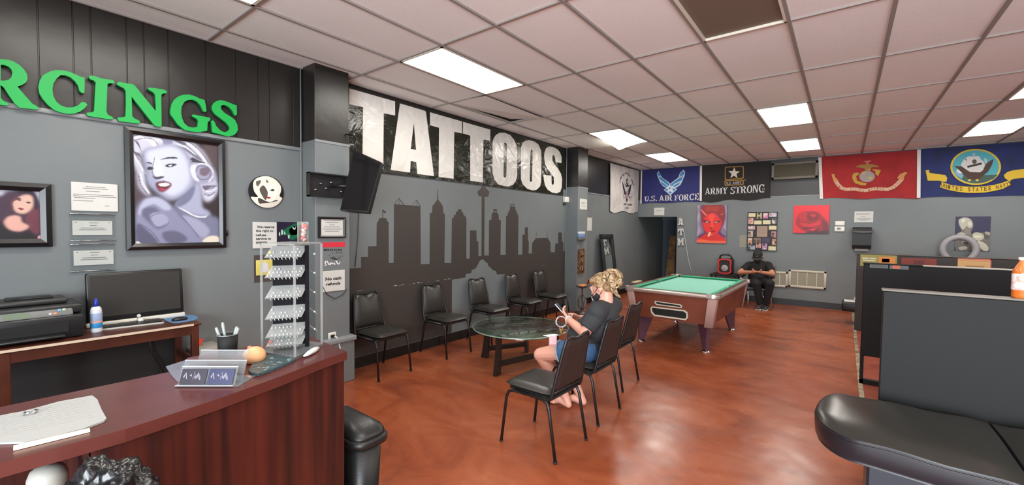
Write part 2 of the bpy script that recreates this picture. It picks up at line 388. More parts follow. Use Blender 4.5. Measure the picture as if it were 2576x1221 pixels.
# ------------------------------------------------------------------ ceiling lamps
M_DIFF = mat('lamp diffuser', (255, 252, 240), 0.5, emit=((255, 250, 241), LAMP))
M_LAMPFRAME = mat('lamp frame', (226, 222, 205), 0.4)
lamp_labels = {(1, -2): 'recessed ceiling light cut off by the top edge above the piercings wall', (1, 0): 'largest recessed ceiling light, beside the banner, with its lens slipping at one corner',
 (1, 3): 'ceiling light with a sagging lens near the far pillar', (1, 5): 'small far ceiling light above the corner flags', (5, 3): 'bright square looking ceiling light in the middle of the far ceiling',
 (5, 5): 'ceiling light just in front of the wall grille', (9, 5): 'ceiling light in front of the blue navy flag', (9, 3): 'ceiling light cut off by the right edge of the picture'}
for (a, b) in LAMPS:
    x0, x1, y0, y1 = gx(a)+0.014, gx(a+1)-0.014, gy(b)+0.012, gy(b+1)-0.012
    t = thing('ceiling_light', lamp_labels.get((a, b), 'recessed ceiling light out of the picture above the room'), 'ceiling light', ((x0+x1)/2, (y0+y1)/2, HC), 'recessed fluorescent ceiling lights')
    m = MB(); w = 0.022
    for lo, hi in (((x0, y0), (x0+w, y1)), ((x1-w, y0), (x1, y1)), ((x0, y0), (x1, y0+w)), ((x0, y1-w), (x1, y1))):
        m.box((lo[0], lo[1], HC-0.006), (hi[0], hi[1], HC+0.03), M_LAMPFRAME)
    m.box((x0, y0, HC+0.09), (x1, y1, HC+0.1), M_LAMPFRAME)
    m.build('frame', t)
    m = MB(); N = 8; x0 += w; x1 -= w; y0 += w; y1 -= w
    sag = {(1, 3): (0.10, 0.0), (1, 0): (0.0, 0.012)}.get((a, b), (0.0, 0.0)); vs = []
    for i in range(N+1):
        for j in range(N+1):
            s, u = i/N, j/N; x = x0+(x1-x0)*s; y = y0+(y1-y0)*u; z = HC+0.004
            if sag[0]: z -= sag[0]*(1-s)**1.5*(u**1.5); 
            if sag[1]: z += sag[1]*s*u
            vs.append((x, y, z))
    m.add(vs, [(i*(N+1)+j, i*(N+1)+j+1, (i+1)*(N+1)+j+1, (i+1)*(N+1)+j) for i in range(N) for j in range(N)], M_DIFF, True)
    m.build('diffuser', t)
a, b = OFFCELL; x0, x1, y0, y1 = gx(a)+0.012, gx(a+1)-0.012, gy(b)+0.01, gy(b+1)-0.01
t = thing('ceiling_light', 'unlit brown ceiling panel at the top edge of the picture', 'ceiling light', ((x0+x1)/2, (y0+y1)/2, HC))
m = MB(); w = 0.016
for lo, hi in (((x0, y0), (x0+w, y1)), ((x1-w, y0), (x1, y1)), ((x0, y0), (x1, y0+w)), ((x0, y1-w), (x1, y1))): m.box((lo[0], lo[1], HC-0.008), (hi[0], hi[1], HC+0.04), M_LAMPFRAME)
m.build('frame', t)
m = MB(); m.box((x0+w, y0+w, HC+0.012), (x1-w, y1-w, HC+0.02), mat('brown panel', (116, 101, 88), 0.6)); m.build('panel', t)
# ================================================================== things on the left wall
def flat_thing(name, label, cat, fr, rect, n0, n1, m, group=None, deco=None, r=0.003):
    """a thin board on a wall as ONE mesh; deco(mb, rect, n) draws on it"""
    mb = MB(); u0, v0, u1, v1 = rect
    mb.rbox((u0, v0, n0), (u1, v1, n1), m, r, 1, fr=fr, smooth=False)
    if deco: deco(mb, rect, n1+0.0012)
    o = mb.build(name); c = fr.p((u0+u1)/2, v0, n0)
    recenter(o, c); return tag(o, label, cat, group)
def lines_deco(fr, rows, m=M_INK, h=0.012):
    def f(mb, r, n):
        for v, a, b in rows:
            p = lerp_rect(r, a, v); q = lerp_rect(r, b, v); hh = (r[3]-r[1])*h
            mb.prism([(p[0], p[1]-hh), (q[0], p[1]-hh), (q[0], p[1]+hh), (p[0], p[1]+hh)], fr, n, n, m)
    return f
# --- green letters
M_GREEN = mat('green painted foam', (0, 160, 68), 0.5)
M_GREENSIDE = mat('green painted edge', (0, 120, 54), 0.6)
RG = {'R': (zp(0, 150, 6.106, [(-330, -75), (-30, -12), (60, -2), (120, 2), (200, 25), (290, 75), (370, 150), (415, 225), (425, 290), (400, 350), (350, 385), (270, 415), (330, 490), (420, 590), (500, 680), (560, 710), (595, 750), (570, 770), (440, 755), (300, 740), (230, 680), (130, 540), (60, 430), (15, 395), (8, 400), (10, 590), (60, 640), (115, 655), (125, 680), (115, 708), (-40, 690), (-330, 640), (-330, 600), (-210, 575), (-210, 0), (-330, -35)]),
            zp(0, 150, 6.106, [(10, 80), (60, 80), (130, 105), (175, 150), (190, 200), (175, 270), (130, 310), (60, 325), (10, 320)])),
 'C': (zp(0, 150, 6.106, [(588, 420), (610, 320), (660, 240), (760, 185), (860, 160), (960, 165), (1080, 190), (1180, 235), (1240, 265), (1300, 275), (1300, 450), (1295, 515), (1260, 515), (1220, 480), (1200, 400), (1150, 330), (1080, 270), (1000, 240), (930, 240), (870, 290), (820, 370), (805, 460), (820, 560), (860, 640), (930, 700), (1020, 735), (1110, 735), (1200, 705), (1255, 650), (1300, 652), (1345, 690), (1300, 750), (1230, 800), (1140, 830), (1040, 835), (940, 815), (840, 780), (740, 700), (660, 610), (605, 520)]),),
 'I': (zp(0, 150, 6.106, [(1360, 270), (1400, 240), (1460, 255), (1560, 290), (1740, 315), (1758, 345), (1740, 370), (1690, 360), (1652, 375), (1645, 500), (1635, 800), (1660, 850), (1735, 885), (1740, 915), (1690, 920), (1500, 890), (1350, 865), (1325, 835), (1340, 815), (1410, 812), (1445, 790), (1455, 600), (1470, 350), (1440, 320), (1390, 305)]),),
 'N': (zp(300, 150, 6.106, [(-35, 360), (0, 340), (60, 355), (130, 365), (205, 378), (240, 400), (290, 460), (420, 620), (560, 790), (562, 700), (550, 540), (530, 510), (480, 480), (440, 455), (450, 430), (560, 440), (700, 465), (735, 495), (720, 522), (690, 517), (650, 535), (645, 600), (652, 1000), (640, 1035), (580, 1030), (540, 1010), (380, 810), (190, 570), (200, 870), (230, 900), (310, 940), (320, 970), (290, 985), (150, 965), (0, 948), (-30, 910), (-20, 888), (60, 885), (95, 870), (103, 700), (100, 480), (70, 440), (0, 405), (-40, 380)]),),
 'G': (zp(300, 150, 6.106, [(783, 790), (800, 690), (840, 620), (900, 570), (980, 540), (1070, 535), (1160, 560), (1240, 600), (1310, 620), (1330, 700), (1342, 790), (1325, 805), (1290, 795), (1250, 710), (1200, 650), (1130, 615), (1060, 620), (1000, 650), (960, 720), (950, 810), (965, 900), (1000, 980), (1060, 1030), (1130, 1045), (1200, 1035), (1210, 940), (1190, 910), (1130, 880), (1115, 858), (1135, 843), (1250, 865), (1390, 893), (1400, 915), (1385, 943), (1360, 960), (1350, 1095), (1230, 1115), (1100, 1105), (1000, 1080), (900, 1000), (830, 900), (790, 850)]),),
 'S': (zp(300, 150, 6.106, [(1422, 730), (1440, 680), (1480, 645), (1550, 622), (1620, 635), (1700, 665), (1760, 690), (1805, 705), (1808, 840), (1795, 862), (1770, 855), (1740, 790), (1690, 735), (1630, 700), (1580, 700), (1558, 725), (1570, 770), (1620, 820), (1720, 880), (1780, 930), (1815, 1000), (1822, 1080), (1800, 1130), (1750, 1165), (1680, 1180), (1600, 1165), (1530, 1140), (1470, 1130), (1430, 1115), (1418, 1000), (1408, 950), (1440, 930), (1465, 960), (1490, 1020), (1550, 1085), (1610, 1115), (1660, 1105), (1695, 1070), (1690, 1030), (1640, 970), (1550, 900), (1470, 840), (1430, 780)]),)}
for ch, where in (('R', 'cut off at the left edge'), ('C', 'between the letters R and I'), ('I', 'a plain upright stem with four serifs'), ('N', 'above the left corner of the big portrait'), ('G', 'above the right half of the big portrait'), ('S', 'the last of the row')):
    loops = [FL.pxs(l, 0.045) for l in RG[ch]]; mb = MB(); mb.prism(loops, FL, 0.012, 0.045, M_GREEN, M_GREENSIDE)
    o = mb.build('wall_letter'); us = [p[0] for p in loops[0]]; vs = [p[1] for p in loops[0]]
    recenter(o, FL.p(sum(us)/len(us), min(vs), 0.012))
    tag(o, 'large green wall letter %s, %s' % (ch, where), 'letter', 'green serif letters on the black wall')
# --- papers and frames left of the big portrait
M_POCKET = clear('clear acrylic pocket', (250, 251, 251), 0.02, 0.08, graze=.12)
R1 = pxrect(FL, 179, 461, 297, 532, 0.01)
flat_thing('notice', 'largest white notice, topmost of three beside the small framed photo', 'notice', FL, R1, 0.001, 0.012, M_PAPER, None,
 lines_deco(FL, [(0.86, 0.3, 0.72), (0.8, 0.24, 0.78), (0.7, 0.3, 0.6), (0.58, 0.04, 0.9), (0.52, 0.04, 0.96), (0.46, 0.06, 0.5), (0.36, 0.04, 0.45), (0.2, 0.7, 0.8)], h=0.009))
def pocket(px_out, px_in, label):
    ro = pxrect(FL, *px_out, 0.012); ri = pxrect(FL, *px_in, 0.006); t = thing('notice_holder', label, 'notice', FL.p((ro[0]+ro[2])/2, ro[1], 0.001), 'clear acrylic notice holders')
    m = MB(); m.rbox((ri[0], ri[1], 0.003), (ri[2], ri[3], 0.006), M_PAPER, 0.001, 1, fr=FL, smooth=False)
    lines_deco(FL, [(0.86, 0.4, 0.64), (0.68, 0.42, 0.6), (0.5, 0.2, 0.8), (0.38, 0.16, 0.84), (0.88, 0.06, 0.12), (0.88, 0.88, 0.94)], h=0.02)(m, ri, 0.0072); m.build('paper', t)
    m = MB(); m.rbox((ro[0], ro[1], 0.009), (ro[2], ro[3], 0.012), M_POCKET, 0.001, 1, fr=FL, smooth=False)
    for lo, hi in (((ro[0], ro[1]), (ro[2], ro[1]+0.008)), ((ro[0], ro[3]-0.008), (ro[2], ro[3]))): m.rbox((lo[0], lo[1], 0.001), (hi[0], hi[1], 0.016), clear('acrylic edge', (215, 218, 220), 0.25, 0.1), 0.002, 1, fr=FL)
    m.build('holder', t)
pocket((175, 538, 291, 607), (182, 556, 283, 592), 'clear holder with a small paper below the largest white notice')
pocket((176, 613, 291, 683), (185, 630, 286, 667), 'clear holder with a small paper just above the computer screen')
# --- small framed photo, cut off by the left edge
u0, v0, u1, v1 = pxrect(FL, 0, 460, 131, 622, 0.03); u0 -= 0.22
t = thing('picture_frame', 'black framed colour photo of a dark haired woman at the left edge', 'picture', FL.p((u0+u1)/2, v0, 0))
M_FR = mat('black picture frame', (16, 15, 18), 0.3)
def frame_mesh(fr, r, w, n0, n1, m):
    mb = MB(); u0, v0, u1, v1 = r
    P = [[(u0, v0), (u1, v0), (u1, v1), (u0, v1)], [(u0+w*.5, v0+w*.5), (u1-w*.5, v0+w*.5), (u1-w*.5, v1-w*.5), (u0+w*.5, v1-w*.5)], [(u0+w, v0+w), (u1-w, v0+w), (u1-w, v1-w), (u0+w, v1-w)]]
    D = [(P[0], n0), (P[0], n1*0.85), (P[1], n1), (P[2], n1*0.7), (P[2], n0)]
    vs = [fr.p(p[0], p[1], d) for L, d in D for p in L]
    mb.add(vs, [(i*4+k, i*4+(k+1) % 4, (i+1)*4+(k+1) % 4, (i+1)*4+k) for i in range(4) for k in range(4)], m); return mb
frame_mesh(FL, (u0, v0, u1, v1), 0.055, 0.0, 0.035, M_FR).build('frame', t)
def art(fr, rect, n, base, layers, name, parent, region, dn=0.0005, smooth=True):
    """flat painted picture: base colour rectangle and outlined colour patches measured in a crop (x0,y0,scale)"""
    mb = MB(); u0, v0, u1, v1 = rect; mb.box((u0, v0, n-0.006), (u1, v1, n-0.0005), M_FR, fr)
    k = len(mb.v); vs, fs, m, cols = painted(fr, rect, n, base, layers, region, 150, name); mb.add(vs, fs, m)
    return pigment(mb.build(name, parent), k, cols)
def strand(path, w): return band(path, w)
art(FL, (u0+0.05, v0+0.05, u1-0.05, v1-0.05), 0.012, (178, 180, 194), [
 ((60, 38, 58), [(-200, 250), (0, 250), (60, 200), (180, 180), (300, 165), (380, 180), (440, 250), (480, 350), (500, 480), (500, 800), (-200, 800)]),
 ((98, 48, 60), [(360, 420), (430, 360), (490, 440), (500, 640), (420, 700), (350, 640), (300, 520)]),
 ((40, 26, 46), [(220, 240), (260, 180), (340, 170), (410, 220), (450, 320), (440, 420), (400, 380), (380, 270), (300, 235)]),
 ((205, 166, 152), [(230, 260), (300, 235), (370, 250), (395, 320), (380, 390), (330, 440), (270, 462), (200, 445), (160, 400), (150, 330), (190, 290)]),
 ((92, 52, 58), [(255, 290), (200, 262), (140, 300), (130, 380), (160, 440), (150, 330), (190, 300)]),
 ((206, 158, 146), [(90, 500), (180, 480), (240, 500), (260, 560), (335, 600), (320, 640), (250, 668), (160, 665), (80, 630), (40, 575)]),
 ((120, 48, 52), [(205, 395), (240, 388), (290, 405), (250, 422)]), ((60, 40, 46), [(300, 322), (345, 318), (372, 335), (330, 340)]), ((70, 48, 50), [(210, 290), (250, 300), (248, 312), (210, 304)]),
 ((22, 18, 24), [(-200, 560), (20, 560), (80, 640), (160, 680), (250, 684), (330, 655), (400, 700), (440, 800), (-200, 800)]),
 ((208, 150, 152), [(450, 730), (480, 712), (505, 735), (500, 775), (460, 772), (445, 755)])], 'photo', t, (0, 440, 4.697))
# --- big monochrome portrait (generic curly haired woman)
u0, v0, u1, v1 = pxrect(FL, 317, 327, 569, 628, 0.04)
q = FL.pxs([(317, 320), (570, 353), (566, 625), (316, 629)], 0.04); u0, u1, v0, v1 = (q[0][0]+q[3][0])/2, (q[1][0]+q[2][0])/2, (q[2][1]+q[3][1])/2, (q[0][1]+q[1][1])/2
t = thing('painting', 'big framed black and white painting of a curly haired woman looking over her shoulder', 'painting', FL.p((u0+u1)/2, v0, 0))
frame_mesh(FL, (u0, v0, u1, v1), 0.05, 0.0, 0.045, M_FR).build('frame', t)
STR = [(c, strand(p_, w_)) for c, w_, p_ in [
 ((92, 90, 108), 9, [(90, 90), (200, 60), (330, 72), (420, 112)]), ((228, 228, 238), 10, [(100, 105), (200, 78), (300, 90), (370, 140)]), ((96, 92, 110), 8, [(110, 130), (200, 105), (290, 120), (330, 165)]), ((224, 226, 236), 10, [(430, 90), (540, 118), (650, 176), (740, 262), (800, 350)]),
 ((88, 84, 100), 9, [(470, 112), (570, 152), (660, 222), (750, 312)]), ((226, 228, 238), 8, [(520, 160), (610, 200), (690, 262)]), ((92, 88, 104), 8, [(560, 110), (660, 160), (750, 240), (820, 340)]), ((86, 82, 98), 8, [(85, 170), (105, 240), (150, 310)]), ((226, 228, 238), 10, [(80, 210), (110, 290), (160, 360), (190, 420)]),
 ((90, 86, 102), 8, [(150, 470), (170, 560), (230, 640)]), ((224, 226, 236), 8, [(165, 450), (190, 540), (245, 630)]), ((84, 80, 96), 7, [(700, 420), (720, 380), (780, 375), (830, 410), (835, 460), (800, 500), (740, 500), (705, 465)]), ((222, 224, 234), 8, [(680, 430), (700, 365), (780, 352), (850, 400), (862, 470), (820, 525)]),
 ((88, 84, 100), 7, [(765, 580), (830, 592), (892, 562)]), ((218, 220, 232), 8, [(772, 606), (830, 622), (892, 590)]), ((88, 84, 100), 7, [(780, 640), (830, 655), (880, 625)]), ((212, 214, 226), 7, [(790, 668), (820, 684), (866, 655)]),
 ((88, 90, 112), 6, [(300, 300), (285, 380), (280, 440), (300, 480)]), ((84, 84, 108), 6, [(150, 930), (260, 990), (350, 1100)]), ((98, 98, 124), 5, [(250, 860), (320, 960), (420, 940), (440, 900)]), ((90, 90, 114), 5, [(240, 880), (300, 840), (370, 830)]), ((74, 74, 94), 6, [(560, 860), (640, 950), (725, 1055)])]]
art(FL, (u0+0.045, v0+0.045, u1-0.045, v1-0.045), 0.02, (48, 38, 42), [
 ((80, 66, 70), [(800, 150), (950, 160), (950, 520), (900, 480), (860, 380), (760, 220)]),
 ((74, 62, 70), [(60, 420), (140, 480), (180, 600), (250, 680), (160, 760), (100, 900), (60, 800)]),
 ((186, 186, 204), [(75, 80), (160, 40), (250, 45), (330, 52), (430, 70), (560, 100), (640, 130), (720, 190), (790, 270), (840, 370), (870, 430), (900, 530), (905, 600), (880, 660), (820, 715), (770, 690), (750, 600), (700, 480), (640, 300), (500, 180), (300, 200), (190, 240), (160, 300), (180, 380), (215, 440), (215, 520), (230, 590), (265, 655), (210, 640), (150, 560), (135, 440), (90, 340), (70, 280), (75, 180)]),
 ((122, 124, 150), [(330, 60), (440, 90), (480, 150), (400, 180), (370, 120)]), ((214, 216, 230), [(120, 70), (260, 60), (330, 110), (300, 190), (240, 130), (150, 110)]),
 ((90, 84, 96), [(95, 110), (150, 150), (180, 250), (150, 190)]), ((96, 92, 104), [(90, 230), (160, 250), (180, 300), (120, 270)]),
 ((90, 90, 106), [(430, 80), (520, 110), (600, 150), (590, 175), (500, 140)]), ((104, 102, 120), [(500, 180), (600, 200), (700, 270), (760, 330), (700, 300), (600, 230)]),
 ((52, 48, 56), [(205, 440), (260, 520), (330, 640), (345, 668), (290, 640), (230, 560)]),
 ((150, 154, 180), [(200, 225), (300, 195), (450, 165), (560, 205), (640, 290), (695, 430), (690, 540), (640, 610), (540, 680), (450, 702), (380, 672), (320, 620), (250, 560), (215, 480), (220, 420), (190, 330)]),
 ((192, 198, 218), [(230, 235), (330, 205), (450, 185), (540, 220), (600, 300), (640, 430), (630, 540), (560, 620), (470, 660), (390, 620), (370, 540), (300, 470), (290, 380), (230, 320)]),
 ((206, 212, 224), [(300, 300), (345, 330), (380, 440), (350, 470), (300, 450), (290, 380)]),
 ((70, 66, 80), [(280, 460), (310, 478), (370, 470), (395, 480), (350, 500), (300, 498)]),
 ((44, 40, 50), [(350, 315), (420, 290), (500, 288), (525, 305), (470, 302), (400, 308)]), ((44, 40, 50), [(205, 345), (250, 335), (300, 362), (260, 352)]),
 ((50, 46, 56), [(400, 372), (440, 352), (500, 352), (512, 362), (470, 382), (430, 385)]), ((218, 220, 230), [(430, 368), (470, 362), (455, 380)]),
 ((50, 46, 56), [(225, 392), (262, 380), (296, 398), (262, 412), (240, 410)]),
 ((96, 40, 56), [(310, 540), (350, 520), (390, 516), (430, 526), (466, 548), (440, 590), (390, 622), (350, 620), (320, 585)]), ((222, 216, 220), [(340, 546), (400, 534), (448, 548), (420, 566), (360, 568)]), ((150, 56, 74), [(345, 585), (400, 590), (430, 580), (395, 612), (360, 612)]),
 ((148, 148, 172), [(640, 350), (700, 345), (790, 350), (850, 390), (885, 450), (880, 510), (820, 545), (740, 550), (680, 520), (645, 450)]), ((200, 204, 222), [(650, 370), (700, 360), (690, 430), (730, 520), (680, 500), (645, 430)]), ((110, 96, 110), [(740, 400), (810, 385), (830, 430), (790, 470), (740, 455)]),
 ((60, 56, 68), [(640, 335), (700, 340), (820, 350), (740, 325), (690, 300), (660, 290), (640, 310), (665, 325)]), ((172, 174, 196), [(755, 570), (880, 530), (900, 600), (850, 690), (800, 700), (770, 650)]), ((100, 94, 112), [(760, 560), (890, 560), (840, 580), (780, 620)]),
 ((156, 160, 186), [(690, 540), (740, 560), (752, 650), (760, 770), (820, 810), (830, 860), (700, 850), (560, 800), (500, 745), (560, 690), (640, 640)]), ((108, 112, 140), [(600, 640), (690, 560), (660, 680), (560, 760), (505, 742)]),
 ((112, 114, 140), [(480, 750), (700, 860), (830, 850), (930, 900), (945, 1060), (830, 1120), (700, 1120), (560, 860)]), ((150, 152, 178), [(560, 850), (700, 880), (800, 950), (830, 1010), (760, 1070), (660, 990)]),
 ((128, 130, 158), [(100, 960), (110, 850), (150, 740), (220, 680), (320, 668), (400, 700), (470, 760), (600, 900), (720, 1050), (760, 1125), (90, 1125)]),
 ((168, 172, 196), [(210, 695), (320, 676), (400, 712), (460, 780), (400, 800), (300, 740), (220, 770), (160, 850), (150, 790)]), ((96, 96, 122), [(190, 780), (300, 770), (360, 830), (420, 930), (330, 980), (230, 900), (180, 850)]), ((84, 84, 108), [(130, 930), (220, 980), (340, 1110), (250, 1125), (130, 1110)]),
 ((150, 152, 178), [(260, 840), (360, 820), (440, 900), (340, 960), (280, 920)]), ((92, 92, 116), [(380, 1010), (520, 1000), (620, 1080), (500, 1125), (400, 1090)]),
 ((214, 216, 226), [(520, 765), (600, 800), (700, 850), (790, 855), (805, 840), (790, 868), (700, 864), (600, 815)]),
 ((212, 204, 188), [(760, 1090), (820, 1050), (890, 1045), (930, 1075), (930, 1110), (860, 1118), (790, 1112)]), ((206, 208, 196), [(118, 1098), (150, 1100), (180, 1125), (150, 1138), (125, 1125)])]+STR, 'canvas', t, (310, 320, 3.815), dn=0.00035)
t2 = MB(); r = pxrect(FL, 563, 580, 573, 594, 0.02); t2.rbox((r[0], r[1], 0), (r[2], r[3], 0.03), M_BLACK, 0.003, 1, fr=FL); tag(recenter(t2.build('wall_sensor'), FL.p(r[0], r[1], 0)), 'tiny black box sticking out right of the big portrait', 'sensor')
# --- round plaque
c = FL.px(671, 483, 0.02); e = FL.px(713, 483, 0.02); f2 = FL.px(671, 524, 0.02); rr = (e[0]-c[0]+c[1]-f2[1])/2
mb = MB(); reg = (600, 420, 4.07)
mb.prism(ellipse(c[0], c[1], rr, rr, 40), FL, 0.0, 0.02, mat('plaque black', (20, 18, 20), 0.3))
def onface(mb, c_, pts, n, sm=True, clip=None):
    q = FL.pxs(zp(*reg, pts), n); q = smooth_loop(q, 3) if sm else q
    if clip:
        o = []
        for a, b in q:
            d = math.hypot(a-clip[0], b-clip[1]); o.append((a, b) if d < clip[2] else (clip[0]+(a-clip[0])*clip[2]/d, clip[1]+(b-clip[1])*clip[2]/d))
        q = o
    mb.prism(q, FL, n, n, paint(c_, 0.4))
cl = (c[0], c[1], rr*0.985)
onface(mb, (226, 222, 208), [(150, 160), (200, 110), (290, 95), (370, 125), (430, 190), (435, 250), (420, 300), (455, 330), (400, 390), (340, 420), (260, 425), (180, 390), (120, 310), (200, 310), (160, 250)], 0.021, True, cl)
onface(mb, (66, 62, 58), [(200, 320), (240, 330), (280, 350), (330, 360), (380, 340), (400, 350), (330, 385), (220, 380)], 0.0215, True, cl)
onface(mb, (214, 208, 194), [(220, 380), (300, 370), (400, 350), (450, 330), (440, 360), (360, 420), (240, 420)], 0.022, True, cl)
onface(mb, (236, 232, 218), [(285, 180), (370, 180), (400, 240), (385, 310), (340, 355), (290, 350), (250, 300), (240, 230)], 0.022)
onface(mb, (84, 78, 72), [(255, 190), (290, 235), (300, 280), (280, 340), (245, 300), (215, 230)], 0.0225)
onface(mb, (96, 90, 84), [(180, 150), (230, 140), (215, 180), (190, 200)], 0.022); onface(mb, (120, 112, 104), [(280, 130), (310, 150), (290, 165)], 0.022)
onface(mb, (40, 34, 34), [(325, 240), (350, 228), (370, 238), (350, 250)], 0.023); onface(mb, (178, 24, 44), [(288, 315), (305, 306), (330, 316), (310, 328)], 0.0235)
tag(recenter(mb.build('plaque'), FL.p(c[0], c[1]-rr, 0)), 'round black and white plaque of a woman with red lips', 'plaque')
# --- refusal sign, green printed box, figurine box
def sign_text(fr, rows, m, bold=0.03):
    def f(mb, r, n):
        for s, a0, a1, b0, b1 in rows:
            put_text(mb, s, fr, [lerp_rect(r, a0, b0), lerp_rect(r, a1, b0), lerp_rect(r, a1, b1), lerp_rect(r, a0, b1)], n, m, bold)
    return f
M_TXT = mat('black print', (30, 30, 32), 0.6)
r = pxrect(FL, 636, 559, 697, 625, 0.012)
flat_thing('sign', 'white sign reading We reserve the right to refuse service to anyone', 'sign', FL, r, 0.001, 0.012, M_PAPER, None, sign_text(FL, [('We reserve', 0.16, 0.88, 0.77, 0.86), ('the right to', 0.12, 0.84, 0.60, 0.71), ('refuse', 0.12, 0.54, 0.46, 0.55), ('service to', 0.12, 0.74, 0.32, 0.41), ('anyone.', 0.12, 0.6, 0.15, 0.26)], M_TXT))
def green_deco(mb, r, n):
    reg = (600, 420, 4.07)
    for cc, pts in (((14, 96, 62), [(430, 680), (470, 640), (560, 590), (640, 575), (645, 700), (600, 725), (540, 755), (500, 700), (450, 700)]), ((24, 128, 84), [(520, 640), (600, 600), (620, 680), (540, 700)])):
        mb.prism(smooth_loop(FL.pxs(zp(*reg, pts), n), 2), FL, n, n, paint(cc, 0.3))
    for pts in ([(548, 610), (575, 630), (590, 605), (580, 645), (560, 640)], [(412, 680), (425, 665), (428, 710), (416, 705)], [(435, 650), (450, 640), (455, 690), (440, 700)], [(462, 650), (485, 690), (470, 695)], [(505, 695), (525, 705), (520, 740), (508, 730)]):
        mb.prism(FL.pxs(zp(*reg, pts), n+.0005), FL, n+.0005, n+.0005, paint((190, 215, 205), 0.3))
r = pxrect(FL, 698, 559, 768, 612, 0.03)
flat_thing('poster', 'dark purple poster with a green splash beside the refusal sign', 'poster', FL, r, 0.001, 0.012, paint((34, 26, 48), 0.3), None, green_deco)
# --- yellow badge sign with a pale ghost-like blob
r = pxrect(FL, 645, 654, 689, 693, 0.02); mb = MB()
u0, v0, u1, v1 = r; k = 0.28
mb.rbox((u0, v0, 0.004), (u1, v1, 0.014), mat('yellow badge', (204, 190, 96), 0.5), 0.012, 3, fr=FL)
cx, cy, w, h = (u0+u1)/2, (v0+v1)/2, (u1-u0)*0.24, (v1-v0)*0.34
mb.prism(smooth_loop([(cx-w*.75, cy-h*.2), (cx-w*.7, cy+h*.6), (cx, cy+h), (cx+w*.7, cy+h*.6), (cx+w*.75, cy-h*.2), (cx+w*1.1, cy-h*.7), (cx+w*.3, cy-h*.85), (cx, cy-h), (cx-w*.3, cy-h*.85), (cx-w*1.1, cy-h*.7)], 3), FL, 0.0145, 0.0145, paint((206, 204, 208), 0.5))
tag(recenter(mb.build('sign'), FL.p(cx, v0, 0.003)), 'yellow rounded square sign with a pale blob, behind the display tower', 'sign')
r = pxrect(FL, 639, 642, 684, 710, 0.003); flat_thing('wall_plate', 'dark brown strip on the wall behind the yellow sign', 'panel', FL, r, 0.0, 0.003, paint((66, 58, 56), 0.5))
# --- pillar front items
FP = Frame((-4.06, 0, 0), (0, 1, 0), (0, 0, 1))
r = pxrect(FP, 803, 546, 871, 599, 0.03)
t = thing('picture_frame', 'small black frame with a printed notice on the pillar under the television', 'picture', FP.p((r[0]+r[2])/2, r[1], 0))
frame_mesh(FP, r, 0.025, 0.0, 0.025, M_FR).build('frame', t)
mb = MB(); mb.box((r[0]+.02, r[1]+.02, 0.0), (r[2]-.02, r[3]-.02, 0.012), M_PAPER, FP); lines_deco(FP, [(0.84, 0.18, 0.82), (0.74, 0.26, 0.74), (0.62, 0.4, 0.6), (0.52, 0.2, 0.8), (0.42, 0.16, 0.84), (0.32, 0.24, 0.76)], h=0.014)(mb, r, 0.0125); mb.build('print', t)
mb = MB(); r = pxrect(FP, 812, 610, 868, 622, 0.002); mb.box((r[0], r[1], 0), (r[2], r[3], 0.002), paint((206, 44, 62), 0.5), FP)
ink = paint((40, 42, 46), 0.5); qq = zp(790, 600, 15.26, [(380, 430), (1070, 460)])
for x in (395, 440, 500, 560, 640, 700, 780, 850, 930, 990, 1050):
    mb.prism(band(FP.pxs(zp(790, 600, 15.26, [(x-14, 400), (x, 440), (x+8, 480)]), 0.002), 0.011), FP, 0.0018, 0.0018, ink)
rnd = random.Random(3); q = pxrect(FP, 818, 636, 862, 652, 0.002)
for i in range(16):
    a = lerp_rect(q, rnd.random(), rnd.random()); b = (a[0]+rnd.uniform(-.03, .03), a[1]+rnd.uniform(-.02, .02)); mb.prism(band([a, ((a[0]+b[0])/2+0.008, (a[1]+b[1])/2), b], 0.005), FP, 0.0015, 0.0015, paint((58, 60, 64), 0.5))
q = pxrect(FP, 812, 655, 866, 668, 0.002)
for l in ([(445, 870), (430, 950), (405, 1060)], [(400, 1020), (490, 1020)], [(490, 870), (530, 930), (570, 1000), (640, 1010)], [(600, 950), (650, 960), (690, 945), (720, 1000)], [(755, 940), (780, 980), (820, 1000)], [(830, 850), (870, 900), (900, 970), (960, 990)], [(990, 900), (980, 980), (1000, 930)], [(690, 730), (760, 790), (890, 820)]):
    mb.prism(band(FP.pxs(zp(790, 600, 15.26, l), 0.002), 0.012), FP, 0.0022, 0.0022, paint((226, 228, 228), 0.5) if l[0][1] > 800 else ink)
tag(recenter(mb.build('sticker'), FP.p(r[0], q[1], 0)), 'red topped sticker with smudged black and white script on the pillar', 'sticker')
r = pxrect(FP, 813, 681, 868, 733, 0.01)
flat_thing('sign', 'white sign reading No cash refunds on the pillar', 'sign', FP, r, 0.001, 0.01, M_PAPER, None, sign_text(FP, [('No cash', 0.1, 0.82, 0.54, 0.7), ('refunds', 0.12, 0.78, 0.3, 0.44)], M_TXT, 0.035))
mb = MB(); a = onx(812, 722, -4.05); b = onx(872, 728, -4.05); mid = onx(842, 752, -4.05)
mb.tube([a, (a+mid)/2+Vector((0, -.02, -.015)), mid, (b+mid)/2+Vector((0, .02, -.012)), b], 0.0035, M_BLACK, 6); tag(recenter(mb.build('cable'), a), 'thin black cable sagging below the refunds sign', 'cable')
r = pxrect(FP, 826, 837, 846, 855, 0.01); t = thing('wall_outlet', 'white wall outlet with a white plug above the pillar plinth', 'outlet', FP.p((r[0]+r[2])/2, r[1], 0))
mb = MB(); mb.rbox((r[0], r[1], 0), (r[2], r[3], 0.008), M_WHITE, 0.004, 2, fr=FP); mb.build('plate', t)
